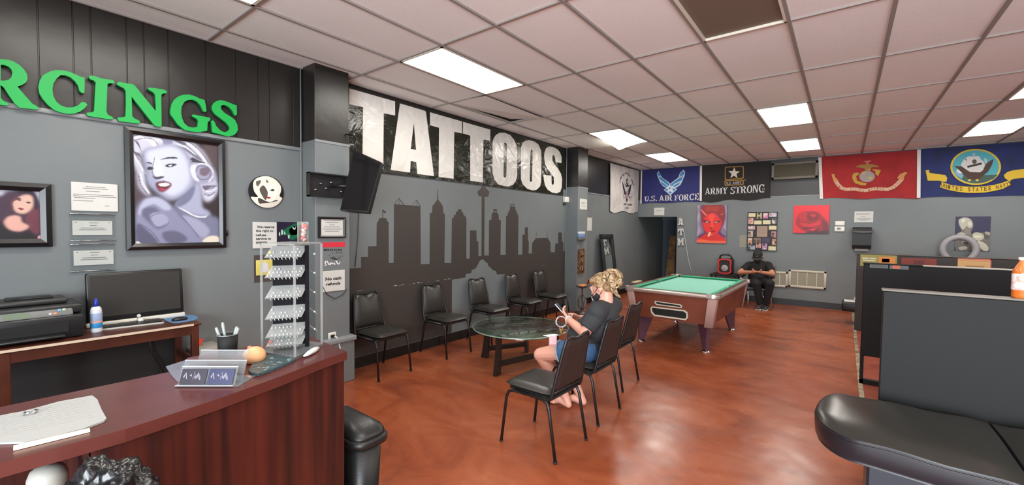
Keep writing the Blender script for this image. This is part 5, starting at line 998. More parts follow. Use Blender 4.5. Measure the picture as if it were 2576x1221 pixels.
# ================================================================== chairs
M_VSEAT = mat('black vinyl upholstery', (42, 40, 37), 0.34, bump=(70, 0.05))
def make_chair(name, label, group):
    """banquet chair facing +X, origin on the floor under its middle"""
    t = thing(name, label, 'chair', (0, 0, 0), group)
    def pad(P, th, bulge, nu, nv):
        """cushion over a grid P(a,b)->centre point, normal; th thickness"""
        vs = []; fs = []
        for side in (1, -1):
            for i in range(nu+1):
                for j in range(nv+1):
                    a, b = i/nu, j/nv; c, nrm = P(a, b); e = min(a, 1-a, b, 1-b); k = min(1, e*9)**.5; vs.append(c+nrm*side*(th/2*k+(bulge*math.sin(PI*a)*math.sin(PI*b) if side > 0 else 0)))
        M = (nu+1)*(nv+1)
        for i in range(nu):
            for j in range(nv): q = i*(nv+1)+j; fs.append((q, q+nv+1, q+nv+2, q+1)); fs.append((M+q, M+q+1, M+q+nv+2, M+q+nv+1))
        return vs, fs
    # seat cushion with rounded corners
    def seatP(a, b):
        x = -.20+.42*a; hw = .205-.012*(1-a); y = (b-.5)*2; r = 1-(abs(2*a-1)**6)*.10; return Vector((x, y*hw*r, .448)), Vector((0, 0, 1))
    mb = MB(); v, f = pad(seatP, .062, .014, 14, 14); mb.add(v, f, M_VSEAT, True); s_ = mb.build('seat', t, local=True)
    mb = MB(); mb.rbox((-.19, -.18, .405), (.19, .18, .424), M_MATBLACK, .01, 2); mb.build('seat_board', t, local=True)
    # back cushion: tapers upward, dipped top edge with a hand hold
    def backP(a, b):
        y = (b-.5)*2; zt = .845-.022*math.exp(-(y/.35)**2)+.004*abs(y)-.03*abs(y)**8; z = .478+(zt-.478)*a; hw = .194-.034*a-.014*abs(2*a-1)**8; x = -.212-.075*a**1.3; return Vector((x, y*hw, z)), Vector((1, 0, .22)).normalized()
    mb = MB(); v, f = pad(backP, .040, .012, 16, 14); k = len(f)
    mb.add(v, f[0::2], M_VSEAT, True); mb.add(v, f[1::2], M_BROWNBACK, True); mb.build('backrest', t, local=True)
    # tube frame: two uprights joined over the top edge of the cushion
    mb = MB(); r = .0115
    for s in (-1, 1):
        mb.tube([(-.288, s*.135, .852), (-.283, s*.152, .84), (-.272, s*.162, .79), (-.225, s*.19, .56), (-.205, s*.197, .46), (-.19, s*.2, .425), (-.16, s*.2, .412), (.12, s*.197, .412)], r, M_FRAMEB, 8)
    mb.tube([(-.288, -.137, .852), (-.289, -.09, .852), (-.288, -.04, .838), (-.288, .04, .838), (-.289, .09, .852), (-.288, .137, .852)], r*.9, M_FRAMEB, 8)
    mb.tube([(-.214, -.19, .47), (-.214, .19, .47)], r*.8, M_FRAMEB, 8)
    mb.build('back_frame', t, local=True)
    for s in (-1, 1):
        mb = MB(); mb.tube([(.02, s*.195, .408), (.13, s*.2, .408), (.175, s*.203, .395), (.195, s*.205, .35), (.235, s*.213, .012)], r, M_FRAMEB, 8); mb.tube([(.235, s*.213, .014), (.237, s*.213, 0)], .014, M_MATBLACK, 8); mb.build('leg', t, local=True)
        mb = MB(); mb.tube([(-.02, s*.195, .408), (-.12, s*.2, .408), (-.165, s*.203, .395), (-.185, s*.205, .35), (-.247, s*.213, .012)], r, M_FRAMEB, 8); mb.tube([(-.247, s*.213, .014), (-.249, s*.213, 0)], .014, M_MATBLACK, 8); mb.build('leg', t, local=True)
    for x_ in (.15, -.15): mb = MB(); mb.tube([(x_, -.2, .4), (x_, .2, .4)], r*.8, M_FRAMEB, 8); mb.build('stretcher', t, local=True)
    return t
WG = 'black vinyl chairs lined up against the skyline wall'; MG = 'black vinyl chairs in the middle of the room'
proto = make_chair('banquet_chair', 'black vinyl chair against the wall, nearest to the reception counter', WG)
def put(o, x, y, rz, label=None, group=None):
    o.location = (x, y, 0); o.rotation_euler = (0, 0, rz)
    if label: o['label'] = label
    if group: o['group'] = group
put(proto, -3.99, 2.82, 0.03)
for x, y, rz, lab in ((-4.0, 3.80, .0, 'black vinyl chair against the wall, second from the reception counter'), (-3.98, 4.64, -.04, 'black vinyl chair against the pale painted arch of the skyline'),
    (-3.98, 5.48, 0.02, 'black vinyl chair against the wall just right of the pale painted arch'), (-3.96, 6.25, .03, 'black vinyl chair against the wall nearest the far pillar')): put(copy_tree(proto), x, y, rz, lab)
for x, y, rz, lab in ((-1.755, 2.675, PI-.02, 'empty black vinyl chair standing nearest the camera in the middle of the room'), (-1.785, 3.365, PI, 'black vinyl chair the blonde woman sits on'), (-1.93, 4.175, PI+.02, 'empty black vinyl chair behind the woman, nearest the pool table')):
    put(copy_tree(proto), x, y, rz, lab, MG)
# ================================================================== glass table
cx, cy = -2.985, 4.03; RT_ = .56
t = thing('coffee_table', 'round glass coffee table on dark wooden legs', 'table', (cx, cy, 0)); M_GLASS = clear('table glass', (234, 242, 236), .12, .02); M_ESP = mat('espresso wood', (34, 24, 20), .4)
mb = MB(); mb.lathe([(0.001, .432), (RT_-.004, .432), (RT_, .436), (RT_, .443), (RT_-.004, .447), (0.001, .447)], (cx, cy, 0), M_GLASS, 64); mb.build('glass_top', t)
mb = MB(); mb.tube([(cx+(RT_)*math.cos(a), cy+RT_*math.sin(a), .4395) for a in [2*PI*i/72 for i in range(72)]], .0065, mat('polished glass edge', (120, 150, 136), .12), 6, closed=True); mb.build('glass_edge', t)
mb = MB(); mb.lathe([(.001, .385), (.40, .385), (.404, .389), (.40, .393), (.001, .393)], (cx, cy, 0), M_GLASS, 48); mb.tube([(cx+.402*math.cos(a), cy+.402*math.sin(a), .389) for a in [2*PI*i/56 for i in range(56)]], .006, M_CHROME, 6, closed=True); mb.build('lower_rim', t)
legs = [math.atan2(3.545-cy, -2.94-cx), math.atan2(3.85-cy, -3.46-cx)-.18, math.atan2(4.6-cy, -2.62-cx), math.atan2(4.66-cy, -3.3-cx)]
for a in legs:
    d = Vector((math.cos(a), math.sin(a), 0)); w = Vector((-d.y, d.x, 0))*.022; c = Vector((cx, cy, 0)); mb = MB(); P = []
    prof = [(.44, 0), (.53, 0), (.495, .2), (.485, .431), (.42, .431), (.425, .2)]
    vs = [c+d*r_+Vector((0, 0, z))+w*s for s in (-1, 1) for r_, z in prof]; n6 = len(prof)
    mb.add(vs, [tuple(reversed(range(n6))), tuple(range(n6, 2*n6))]+[(k, (k+1) % n6, n6+(k+1) % n6, n6+k) for k in range(n6)], M_ESP); mb.build('leg', t)
for i in (0, 1):
    a, b = legs[i], legs[(i+2)]; c = Vector((cx, cy, 0)); mb = MB(); p, q = c+Vector((math.cos(a), math.sin(a), 0))*.46, c+Vector((math.cos(b), math.sin(b), 0))*.46; z0 = .09+.0*i
    d = (q-p).normalized(); w = Vector((-d.y, d.x, 0))*.025
    mb.add([p-w+Vector((0, 0, z0)), p+w+Vector((0, 0, z0)), q+w+Vector((0, 0, z0)), q-w+Vector((0, 0, z0)), p-w+Vector((0, 0, z0+.05)), p+w+Vector((0, 0, z0+.05)), q+w+Vector((0, 0, z0+.05)), q-w+Vector((0, 0, z0+.05))], [(0, 3, 2, 1), (4, 5, 6, 7), (0, 1, 5, 4), (1, 2, 6, 5), (2, 3, 7, 6), (3, 0, 4, 7)], M_ESP); mb.build('stretcher', t)
# ================================================================== pool table
x0, x1, y0, y1, ZT = -2.42, -1.20, 5.70, 7.92, .80
t = thing('pool_table', 'wood panelled pool table with green cloth and metal corners', 'pool table', ((x0+x1)/2, (y0+y1)/2, 0))
M_PW = mat('pool table wood laminate', (110, 58, 42), .38, vary=(3.5, (92, 44, 32))); M_CLOTH = mat('green billiard cloth', (124, 186, 167), .9); M_CUSH = mat('green rail cloth', (52, 156, 116), .85); M_ALU = mat('satin aluminium trim', (196, 184, 176), .3, metal=.7); M_HOLE = mat('pocket black', (8, 8, 8), .8)
rw = .12
mb = MB()  # body, tapering towards the floor
zt_, zb2 = ZT-.055, .40; i0, i1 = .03, .085
T = [(x0+i0, y0+i0), (x1-i0, y0+i0), (x1-i0, y1-i0), (x0+i0, y1-i0)]; Bq = [(x0+i1, y0+i1), (x1-i1, y0+i1), (x1-i1, y1-i1), (x0+i1, y1-i1)]
mb.add([(a, b, zt_) for a, b in T]+[(a, b, zb2) for a, b in Bq], [(0, 4, 5, 1), (1, 5, 6, 2), (2, 6, 7, 3), (3, 7, 4, 0), (4, 7, 6, 5)], M_PW); mb.build('cabinet', t)
mb = MB(); mb.box((x0+rw-.02, y0+rw-.02, ZT-.06), (x1-rw+.02, y1-rw+.02, ZT-.035), M_CLOTH); mb.build('playing_surface', t)
PK = [(x0+rw*.75, y0+rw*.75), (x1-rw*.75, y0+rw*.75), (x1-rw*.75, y1-rw*.75), (x0+rw*.75, y1-rw*.75), (x0+rw*.6, (y0+y1)/2), (x1-rw*.6, (y0+y1)/2)]
for px_, py_ in PK: m = MB(); m.lathe([(.001, ZT-.034), (.058, ZT-.034), (.058, ZT-.05)], (px_, py_, 0), M_HOLE, 20); m.build('pocket', t)
def wood_rail(lo, hi): m = MB(); m.rbox(lo, hi, mat('rail wood', (84, 56, 46), .45, vary=(4, (66, 42, 34))), .012, 2); m.build('rail', t)
c_ = .1; ym = (y0+y1)/2
wood_rail((x0+c_, y0+.004, ZT-.05), (x1-c_, y0+rw*.62, ZT)); wood_rail((x0+c_, y1-rw*.62, ZT-.05), (x1-c_, y1-.004, ZT))
for a, b in ((y0+c_, ym-.045), (ym+.045, y1-c_)): wood_rail((x0+.004, a, ZT-.05), (x0+rw*.62, b, ZT)); wood_rail((x1-rw*.62, a, ZT-.05), (x1-.004, b, ZT))
def cushion(p, q, nrm):
    m = MB(); p, q = Vector(p), Vector(q); d = (q-p).normalized(); n_ = Vector(nrm); A = [(0, 0), (0, -.045), (.035, -.02), (.05, -.006), (.045, 0.0)]
    vs = [p+d*(s[0]*1.0)+n_*s[0]+Vector((0, 0, s[1])) for s in A]+[q-d*(s[0]*1.0)+n_*s[0]+Vector((0, 0, s[1])) for s in A]; k = len(A)
    m.add(vs, [tuple(range(k))[::-1], tuple(range(k, 2*k))]+[(i, (i+1) % k, k+(i+1) % k, k+i) for i in range(k)], M_CUSH); m.build('cushion', t)
zc = ZT-.002; e = rw*.62
cushion((x0+.13, y0+e, zc), (x1-.13, y0+e, zc), (0, 1, 0)); cushion((x0+.13, y1-e, zc), (x1-.13, y1-e, zc), (0, -1, 0))
for a, b in ((y0+.13, ym-.05), (ym+.05, y1-.13)): cushion((x0+e, a, zc), (x0+e, b, zc), (1, 0, 0)); cushion((x1-e, a, zc), (x1-e, b, zc), (-1, 0, 0))
m = MB(); loop = []; rr = .075
for (cx_, cy_), a0 in (((x1-rr, y1-rr), 0), ((x0+rr, y1-rr), 90), ((x0+rr, y0+rr), 180), ((x1-rr, y0+rr), 270)):
    for k in range(7): a = math.radians(a0+15*k); loop.append((cx_+rr*math.cos(a), cy_+rr*math.sin(a)))
N = len(loop); pr = [(0, -.052), (.008, -.05), (.014, -.026), (.008, -.004), (0, 0.0)]
cxm, cym = (x0+x1)/2, (y0+y1)/2; vs = []
for a, b in loop:
    nx, ny = (1 if a > cxm else -1), (1 if b > cym else -1)
    for o_, z in pr: vs.append((a+nx*o_*.7, b+ny*o_*.7, ZT+z))
k = len(pr); m.add(vs, [(i*k+j, ((i+1) % N)*k+j, ((i+1) % N)*k+j+1, i*k+j+1) for i in range(N) for j in range(k-1)], M_ALU, True); m.build('metal_edge', t)
for sx, sy, (cx_, cy_) in ((-1, -1, (x0, y0)), (1, -1, (x1, y0)), (1, 1, (x1, y1)), (-1, 1, (x0, y1))):
    m = MB(); # corner casting around the pocket, thick C shape
    A = [math.radians(a) for a in range(0, 91, 15)]; pc = (cx_-sx*rw*.75, cy_-sy*rw*.75); ins = [(pc[0]+sx*.06*math.cos(a), pc[1]+sy*.06*math.sin(a)) for a in A]; ins = [(pc[0]+sx*.06, pc[1]-sy*.05)]+ins+[(pc[0]-sx*.05, pc[1]+sy*.06)]
    outl = [(cx_+sx*.01, pc[1]-sy*.05)]+[(cx_-sx*rr+sx*(rr+.01)*math.cos(a), cy_-sy*rr+sy*(rr+.01)*math.sin(a)) for a in A]+[(pc[0]-sx*.05, cy_+sy*.01)]
    q = outl+ins[::-1]; FZ = Frame((0, 0, 0), (1, 0, 0), (0, 1, 0)); m.prism(q, FZ, ZT-.045, ZT+.006, M_ALU); m.build('corner_casting', t)
    m = MB(); ang = [math.radians(a) for a in range(0, 91, 15)]; vs = []; H_ = [(ZT-.056, 0), (zb2-.03, 1)]
    for z, s in H_:
        off = .028*(1-s)+.078*s
        for a in [None]+ang+['e']:
            bx_, by_ = cx_-sx*(off+.075), cy_-sy*(off+.075)
            if a is None: vs.append((bx_+sx*.083, by_-sy*.02, z))
            elif a == 'e': vs.append((bx_-sx*.02, by_+sy*.083, z))
            else: vs.append((bx_+sx*.083*max(0, math.cos(a))**.3, by_+sy*.083*max(0, math.sin(a))**.3, z))
    k = len(ang)+2; m.add(vs+[(v[0]-sx*.012, v[1]-sy*.012, v[2]) for v in vs], [(i, i+1, k+i+1, k+i) for i in range(k-1)]+[(2*k+i, 3*k+i, 3*k+i+1, 2*k+i+1) for i in range(k-1)]+[(k+i, k+i+1, 3*k+i+1, 3*k+i) for i in range(k-1)]+[(0, k, 3*k, 2*k), (k-1, 3*k-1, 4*k-1, 2*k-1)], mat('brown grey corner trim', (176, 146, 138), .35), True); m.build('corner_trim', t)
for lx, ly, sx, sy in ((-2.27, 5.99, -1, -1), (-1.40, 5.99, 1, -1), (-1.40, 7.62, 1, 1), (-2.27, 7.62, -1, 1)):
    m = MB(); zt2 = zb2+.01; d_ = Vector((-sx, -sy, 0)).normalized(); w_ = Vector((-d_.y, d_.x, 0))*.022; c0 = Vector((lx, ly, 0)); A_ = [c0-d_*.035, c0+d_*.035]; B_ = [c0-d_*.05, c0+d_*.19]
    P_ = [p-w_+Vector((0, 0, .02)) for p in A_]+[p+w_+Vector((0, 0, .02)) for p in A_[::-1]]+[p-w_+Vector((0, 0, zt2)) for p in B_]+[p+w_+Vector((0, 0, zt2)) for p in B_[::-1]]
    m.add(P_, [(0, 1, 5, 4), (1, 2, 6, 5), (2, 3, 7, 6), (3, 0, 4, 7), (0, 3, 2, 1)], mat('pool leg laminate', (86, 54, 66), .35)); m.build('leg', t)
    m = MB(); m.lathe([(.062, 0), (.062, .012), (.03, .022), (.018, .04)], (lx, ly, 0), M_CHROME, 20); m.build('foot', t)
# ball return and coin slot on the near end
FE = Frame((0, y0+.03, ZT-.055), (1, 0, 0), Vector((0, -.055, .345)))
def on_end(px): return [FE.px(a, b, .004) for a, b in px]
ZPT = (1560, 600, 3.815)
for nm, outer, inner in (('coin_slot', [(335, 600), (580, 635), (597, 650), (590, 668), (350, 638), (332, 620)], [(345, 608), (572, 640), (586, 652), (580, 660), (355, 630), (344, 618)]),
    ('ball_return', [(305, 652), (620, 690), (648, 712), (652, 760), (632, 785), (330, 745), (300, 715), (292, 670)], [(312, 664), (612, 700), (636, 718), (638, 755), (624, 772), (335, 732), (312, 706), (305, 675)])):
    m = MB(); o_, i_ = on_end(zp(*ZPT, outer)), on_end(zp(*ZPT, inner)); m.prism([o_, i_], FE, 0.0, .014, mat('cream metal surround', (196, 188, 172), .35)); m.prism(i_, FE, .001, .003, M_HOLE); m.build(nm, t)
mb = MB(); p = onz(1602, 709, ZT+.012); mb.rbox((p.x-.035, p.y-.13, ZT+.001), (p.x+.035, p.y+.13, ZT+.02), paint((176, 156, 116), .6), .006, 2); tag(recenter(mb.build('block'), (p.x, p.y, ZT)), 'small tan block lying on the left rail of the pool table', 'block')
# ================================================================== half walls of the work stations
M_PART = mat('charcoal laminate', (20, 21, 21), .65, spec=.3); M_PARTD = mat('black laminate', (15, 15, 15), .65, spec=.3); M_EDGE = mat('grey edge strip', (104, 98, 90), .5)
a = onx(2222, 727, .185); L3 = Vector((a.x, a.y, 0)); F3 = Frame(L3, (1, 0, 0), (0, 0, 1)); Lw = 2.6
t = thing('cubicle_divider', 'nearest charcoal half wall behind the black padded bench', 'partition', L3, 'half walls between the work stations')
mb = MB(); mb.rbox((0, 0, -.06), (Lw, a.z-.012, 0), M_PART, .004, 1, fr=F3, smooth=False); mb.build('panel', t)
mb = MB(); mb.rbox((-.006, a.z-.012, -.066), (Lw, a.z, .006), M_EDGE, .003, 1, fr=F3, smooth=False); mb.build('top_edge', t)
za = 1.282; t = thing('cubicle_divider', 'black half wall in the second row, with two small stickers', 'partition', (.18, 5.81, 0), 'half walls between the work stations')
mb = MB(); mb.rbox((.17, 5.81, .3), (3.2, 5.87, za-.012), M_PARTD, .004, 1, smooth=False); mb.box((.17, 5.81, 0), (.2, 5.87, .3), M_PARTD); mb.box((.17, 5.81, 0), (3.2, 5.87, .05), M_PARTD); mb.build('panel', t)
mb = MB(); mb.rbox((.62, 5.80, za-.012), (3.2, 5.88, za), mat('pale edge strip', (170, 166, 156), .5), .003, 1, smooth=False); mb.rbox((.165, 5.80, za-.012), (.62, 5.88, za), M_PARTD, .003, 1, smooth=False); mb.build('top_edge', t)
F2 = Frame((0, 5.81, 0), (1, 0, 0), (0, 0, 1))
for (pa, pb), c, lab in ((((2188, 664), (2234, 675)), (84, 90, 92), 'small grey sticker at the left end of the second half wall'), (((2238, 666), (2286, 678)), (84, 90, 92), 'small grey sticker with an orange middle on the second half wall')):
    r = pxrect(F2, *pa, *pb, .002); m = MB(); m.box((r[0], r[1], 0), (r[2], r[3], .002), paint(c, .5), F2)
    if 'orange' in lab: q = lerp_rect(r, .15, .1), lerp_rect(r, .55, .9); m.box((q[0][0], q[0][1], .002), (q[1][0], q[1][1], .003), paint((196, 96, 66), .5), F2)
    else:
        for k in range(2): q = lerp_rect(r, .1+.4*k, .35), lerp_rect(r, .45+.4*k, .6); m.box((q[0][0], q[0][1], .002), (q[1][0], q[1][1], .003), paint((56, 60, 62), .5), F2)
    tag(recenter(m.build('sticker'), F2.p(r[0], r[1], 0)), lab, 'sticker')
zf = 1.254; t = thing('cubicle_divider', 'far dark brown half wall with bright labels along its top', 'partition', (.18, 8.9, 0), 'half walls between the work stations')
mb = MB(); mb.rbox((.17, 8.9, 0), (4.2, 8.96, zf-.012), mat('dark brown laminate', (40, 32, 28), .5), .004, 1, smooth=False); mb.build('panel', t)
mb = MB(); mb.rbox((.165, 8.89, zf-.012), (4.2, 8.97, zf), mat('brown grey edge', (70, 62, 56), .5), .003, 1, smooth=False); mb.build('top_edge', t)
F1 = Frame((0, 8.9, 0), (1, 0, 0), (0, 0, 1))
def lab_card(px, base, deco, label):
    r = pxrect(F1, *px, .01); r = (r[0], r[1]-.06, r[2], r[3]); m = MB(); m.rbox((r[0], r[1], .001), (r[2], r[3], .01), base, .002, 1, fr=F1, smooth=False)
    for c, (a0, b0, a1, b1) in deco: p, q = lerp_rect(r, a0, b0), lerp_rect(r, a1, b1); m.box((p[0], p[1], .01), (q[0], q[1], .0112), paint(c, .5), F1)
    tag(recenter(m.build('label_card'), F1.p(r[0], r[1], 0)), label, 'label')
lab_card((2164, 642, 2257, 662), paint((146, 140, 70), .5), [((206, 204, 178), (.06, .62, .24, .74)), ((206, 204, 178), (.26, .62, .44, .74)), ((206, 204, 178), (.08, .44, .42, .56)), ((214, 136, 62), (.52, .3, .95, .85)), ((226, 172, 104), (.6, .4, .8, .7))], 'green and orange label at the left end of the far half wall')
lab_card((2267, 650, 2357, 668), paint((124, 44, 30), .5), [((92, 30, 24), (.35, .2, .66, .8))], 'dark red label in the middle of the far half wall')
lab_card((2409, 651, 2494, 676), paint((206, 168, 110), .5), [((196, 96, 78), (0, .92, 1, 1)), ((196, 96, 78), (.02, .82, .98, .84)), ((160, 128, 86), (.25, .4, .8, .5)), ((196, 96, 118), (.97, 0, 1, 1))], 'cream label with red lines on the far half wall')
# connecting side return between far and second wall: low cabinet with paper
zq0, zq1 = ony(2150, 786, 9.4).z, ony(2150, 763, 9.4).z
t = thing('side_cabinet', 'small black box seat sticking out beside the far half wall', 'seat', (.3, 9.5, 0))
mb = MB(); mb.rbox((.0, 9.38, zq0), (.5, 9.75, zq1), mat('very dark leather', (20, 16, 16), .4), .02, 2); mb.build('seat', t)
mb = MB(); mb.tube([(.36, 9.56, 0), (.36, 9.56, zq0)], .03, M_CHROME, 12); mb.lathe([(.2, 0), (.2, .015), (.04, .04)], (.38, 9.56, 0), M_FRAMEB, 20); mb.build('pedestal', t)
mb = MB(); mb.rbox((.03, 9.42, zq1+.0005), (.34, 9.66, zq1+.02), M_PAPER, .004, 1); tag(recenter(mb.build('paper_stack'), (.2, 9.5, zq1)), 'white papers on the small black seat beside the half walls', 'papers')
mb = MB(); mb.lathe([(.05, 0), (.06, .02), (.05, .06), (.03, .1), (.01, .11)], (.22, 9.54, zq1+.02), M_PAPER, 14); tag(recenter(mb.build('paper_wad'), (.22, 9.54, zq1+.02)), 'crumpled white wad on top of the paper stack', 'paper')
t3 = onx(2222, 727, .185); bq = onz(2571, 752, t3.z); bx, by, bz = bq.x, t3.y+.03, t3.z; bt = ony(2574, 648, by).z-bz
t = thing('drink_bottle', 'orange drink bottle with a pink and white label at the right edge', 'bottle', (bx, by, bz))
mb = MB(); R_ = .033; mb.lathe([(.001, 0), (R_*.9, 0), (R_, .01), (R_, bt*.62), (R_*.9, bt*.7), (R_*.45, bt*.85), (R_*.32, bt*.92), (R_*.32, bt*.94)], (bx, by, bz), mat('orange drink', (206, 104, 40), .2), 24); mb.build('bottle_body', t)
mb = MB(); mb.lathe([(R_+.0005, bt*.2), (R_+.001, bt*.22), (R_+.001, bt*.58), (R_+.0005, bt*.6)], (bx, by, bz), mat('pink white label', (222, 150, 136), .5, vary=(30, (222, 214, 214), .45, .55)), 24); mb.build('label', t)
mb = MB(); mb.lathe([(R_*.42, bt*.93), (R_*.42, bt), (.001, bt)], (bx, by, bz), M_WHITE, 16); mb.build('cap', t)
# ================================================================== black padded bench in the foreground
M_PAD = mat('black bench leatherette', (40, 39, 36), .30, bump=(3.5, .3, 2)); M_PADS = mat('black bench side', (26, 28, 34), .34)
ZS = .68
pts = [onz(x, y, ZS) for x, y in ((2046, 1058), (2050, 1026), (2066, 1003), (2098, 990), (2150, 992), (2240, 1000), (2330, 1012), (2440, 1030), (2576, 1052))]
fp = [onz(x, y, ZS) for x, y in ((2046, 1058), (2070, 1068), (2110, 1082), (2180, 1100), (2300, 1126), (2420, 1154), (2530, 1180), (2600, 1196))]
back = [(p.x, p.y) for p in pts]; front = [(p.x, p.y) for p in fp]
def bench_row(u):  # cross point along the bench, u metres from the left tip
    return u
def interp(L, x):
    for a, b in zip(L, L[1:]):
        if a[0] <= x <= b[0]: return a[1]+(b[1]-a[1])*(x-a[0])/(b[0]-a[0] or 1)
    a, b = L[-2], L[-1]; return b[1]+(b[1]-a[1])*(x-b[0])/(b[0]-a[0] or 1)
t = thing('padded_bench', 'large black leatherette padded bench in the right foreground', 'bench', (.9, 2.9, 0))
xt = min(p[0] for p in back+front); tips = .0
def pad_section(xa, xb, name, hump):
    mb = MB(); NX, NY = 16, 12; vs = []; S = []
    def edge_y(x):
        u = x-xt; yb_ = 0; 
        kk = max(0.0, min(1.0, u/.16)); rnd_ = math.sqrt(max(0, 1-(1-kk)**2)); mid = 2.80+.01*u; ytop = 3.17+.0*u; ybot = 2.53-.12*u
        return mid+(ytop-mid)*rnd_, mid-(mid-ybot)*rnd_
    for i in range(NX+1):
        f_ = i/NX; x = xa+(xb-xa)*(f_*f_ if xa == xt else f_); yt_, yb_ = edge_y(x)
        for j in range(NY+1):
            g = j/NY; y = yb_+(yt_-yb_)*g; e = min(g, 1-g)*2; ex = min(1, (x-xa)/.05 if xa != xt else (x-xa)/.1+.0, (xb-x)/.05); k = (1-(1-min(1, e*2.2))**2)*(1-(1-max(0, ex))**2)**.5 if ex < 1 else (1-(1-min(1, e*2.2))**2)
            z = ZS-.03+.03*k+hump*math.sin(PI*g)*math.sin(PI*max(0, min(1, f_)))+.004*math.sin(x*21+y*9); vs.append((x, y, z))
    fs = [(i*(NY+1)+j, (i+1)*(NY+1)+j, (i+1)*(NY+1)+j+1, i*(NY+1)+j+1) for i in range(NX) for j in range(NY)]; mb.add(vs, fs, M_PAD, True)
    rim = [i*(NY+1) for i in range(NX+1)]+[NX*(NY+1)+j for j in range(1, NY+1)]+[i*(NY+1)+NY for i in range(NX-1, -1, -1)]+[j for j in range(NY-1, 0, -1)]
    T_ = [Vector(vs[i]) for i in rim]; c = sum(T_, Vector())/len(T_); n_ = len(rim); rings = [T_]
    for dz, k in ((-.012, 1.006), (-.05, 1.008), (-.095, .995), (-.115, .97)):
        rings.append([Vector((c.x+(p.x-c.x)*k, c.y+(p.y-c.y)*k, ZS-.03+dz)) for p in T_])
    allv = [p for r_ in rings for p in r_]; mb.add(allv, [(r_*n_+a, (r_+1)*n_+a, (r_+1)*n_+(a+1) % n_, r_*n_+(a+1) % n_) for r_ in range(len(rings)-1) for a in range(n_)]+[tuple((len(rings)-1)*n_+a for a in range(n_))], M_PADS, True)
    mb.build(name, t)
    m = MB(); m.tube([p+Vector((0, 0, -.012)) for p in rings[0]], .004, M_BLACK, 5, closed=True); m.build('piping', t)
pad_section(xt, .60, 'cushion', .012); pad_section(.612, 1.7, 'cushion', .02)
mb = MB(); mb.rbox((.12, 2.68, .10), (1.65, 3.0, ZS-.145), mat('bench base dark blue grey', (34, 40, 50), .4), .01, 1, smooth=False); mb.rbox((.16, 2.64, 0.0), (1.6, 3.04, .10), M_MATBLACK, .01, 1, smooth=False); mb.build('base', t)
mb = MB(); mb.tube([(.36, 2.60, ZS-.15), (.6, 2.56, ZS-.33), (.62, 2.56, ZS-.36)], .012, M_CHROME, 8); mb.build('release_lever', t)
# ================================================================== reception counter
ZC_ = 1.07
M_MAH = mat('mahogany laminate top', (88, 40, 37), .28, vary=(6, (76, 33, 31)))
def wood_grain(name, c1, c2, rough=.4):
    m = mat(name, c1, rough); nt = m.node_tree; b = nt.nodes['Principled BSDF']; tc = nt.nodes.new('ShaderNodeTexCoord'); mp = nt.nodes.new('ShaderNodeMapping'); mp.inputs['Scale'].default_value = (14, 14, .7)
    n = nt.nodes.new('ShaderNodeTexNoise'); n.inputs['Scale'].default_value = 1.6; n.inputs['Detail'].default_value = 6; r = nt.nodes.new('ShaderNodeValToRGB'); r.color_ramp.elements[0].position = .35; r.color_ramp.elements[1].position = .68
    r.color_ramp.elements[0].color = rgb(c1); r.color_ramp.elements[1].color = rgb(c2); L = nt.links.new; L(tc.outputs['Object'], mp.inputs[0]); L(mp.outputs[0], n.inputs['Vector']); L(n.outputs['Fac'], r.inputs[0]); L(r.outputs[0], b.inputs['Base Color']); return m
M_MAHP = wood_grain('mahogany front panel', (42, 15, 13), (84, 33, 23))
front = [onz(*q, ZC_) for q in ((0, 1165), (147, 1126), (316, 1080), (400, 1053), (560, 1000), (705, 948), (807, 908), (873, 885))]
front = [(p.x, p.y) for p in front]; front = [(front[0][0], -1.6)]+front; E_ = front[-1]
outline = front+[(-2.06, 1.03), (-2.07, .55), (-1.92, .47), (-1.92, -1.6)]
t = thing('reception_counter', 'long curved mahogany reception counter in the left foreground', 'counter', (-1.75, .2, 0))
FZ = Frame((0, 0, 0), (1, 0, 0), (0, 1, 0))
mb = MB(); mb.prism(outline, FZ, ZC_-.035, ZC_, M_MAH, mat('mahogany edge', (84, 40, 34), .35)); mb.build('countertop', t)
ins = [(x-.016, y) for x, y in front]
def seg(L, ya, yb):
    out = []
    for p, q in zip(L, L[1:]):
        if p[1] >= yb or q[1] <= ya: continue
        s0 = max(ya, p[1]); s1 = min(yb, q[1]); f = lambda y: p[0]+(q[0]-p[0])*(y-p[1])/(q[1]-p[1])
        if not out: out.append((f(s0), s0))
        out.append((f(s1), s1))
    return out
NY0, NY1 = -1.2, .19   # open shelf bay in the counter front
S = seg(ins, NY1, E_[1]-.006); mb = MB(); mb.prism(S+[(x-.02, y) for x, y in S[::-1]], FZ, 0, ZC_-.035, M_MAHP); mb.build('front_panel', t)
mb = MB(); mb.prism([(E_[0]-.018, E_[1]-.024), (E_[0]-.018, E_[1]-.004), (-2.04, 1.02), (-2.04, 1.0)], FZ, 0, ZC_-.035, M_MAHP); mb.build('end_panel', t)
mb = MB(); mb.box((-1.90, NY0, 0), (-1.88, NY1+.02, ZC_-.035), M_MAHP); mb.build('back_panel', t)
mb = MB(); mb.box((-1.88, NY1, 0), (S[0][0], NY1+.02, ZC_-.035), M_MAHP); mb.build('divider', t)
mb = MB(); mb.box((-1.88, NY0, .76), (S[0][0]-.01, NY1, .78), M_MAHP); mb.build('shelf', t)
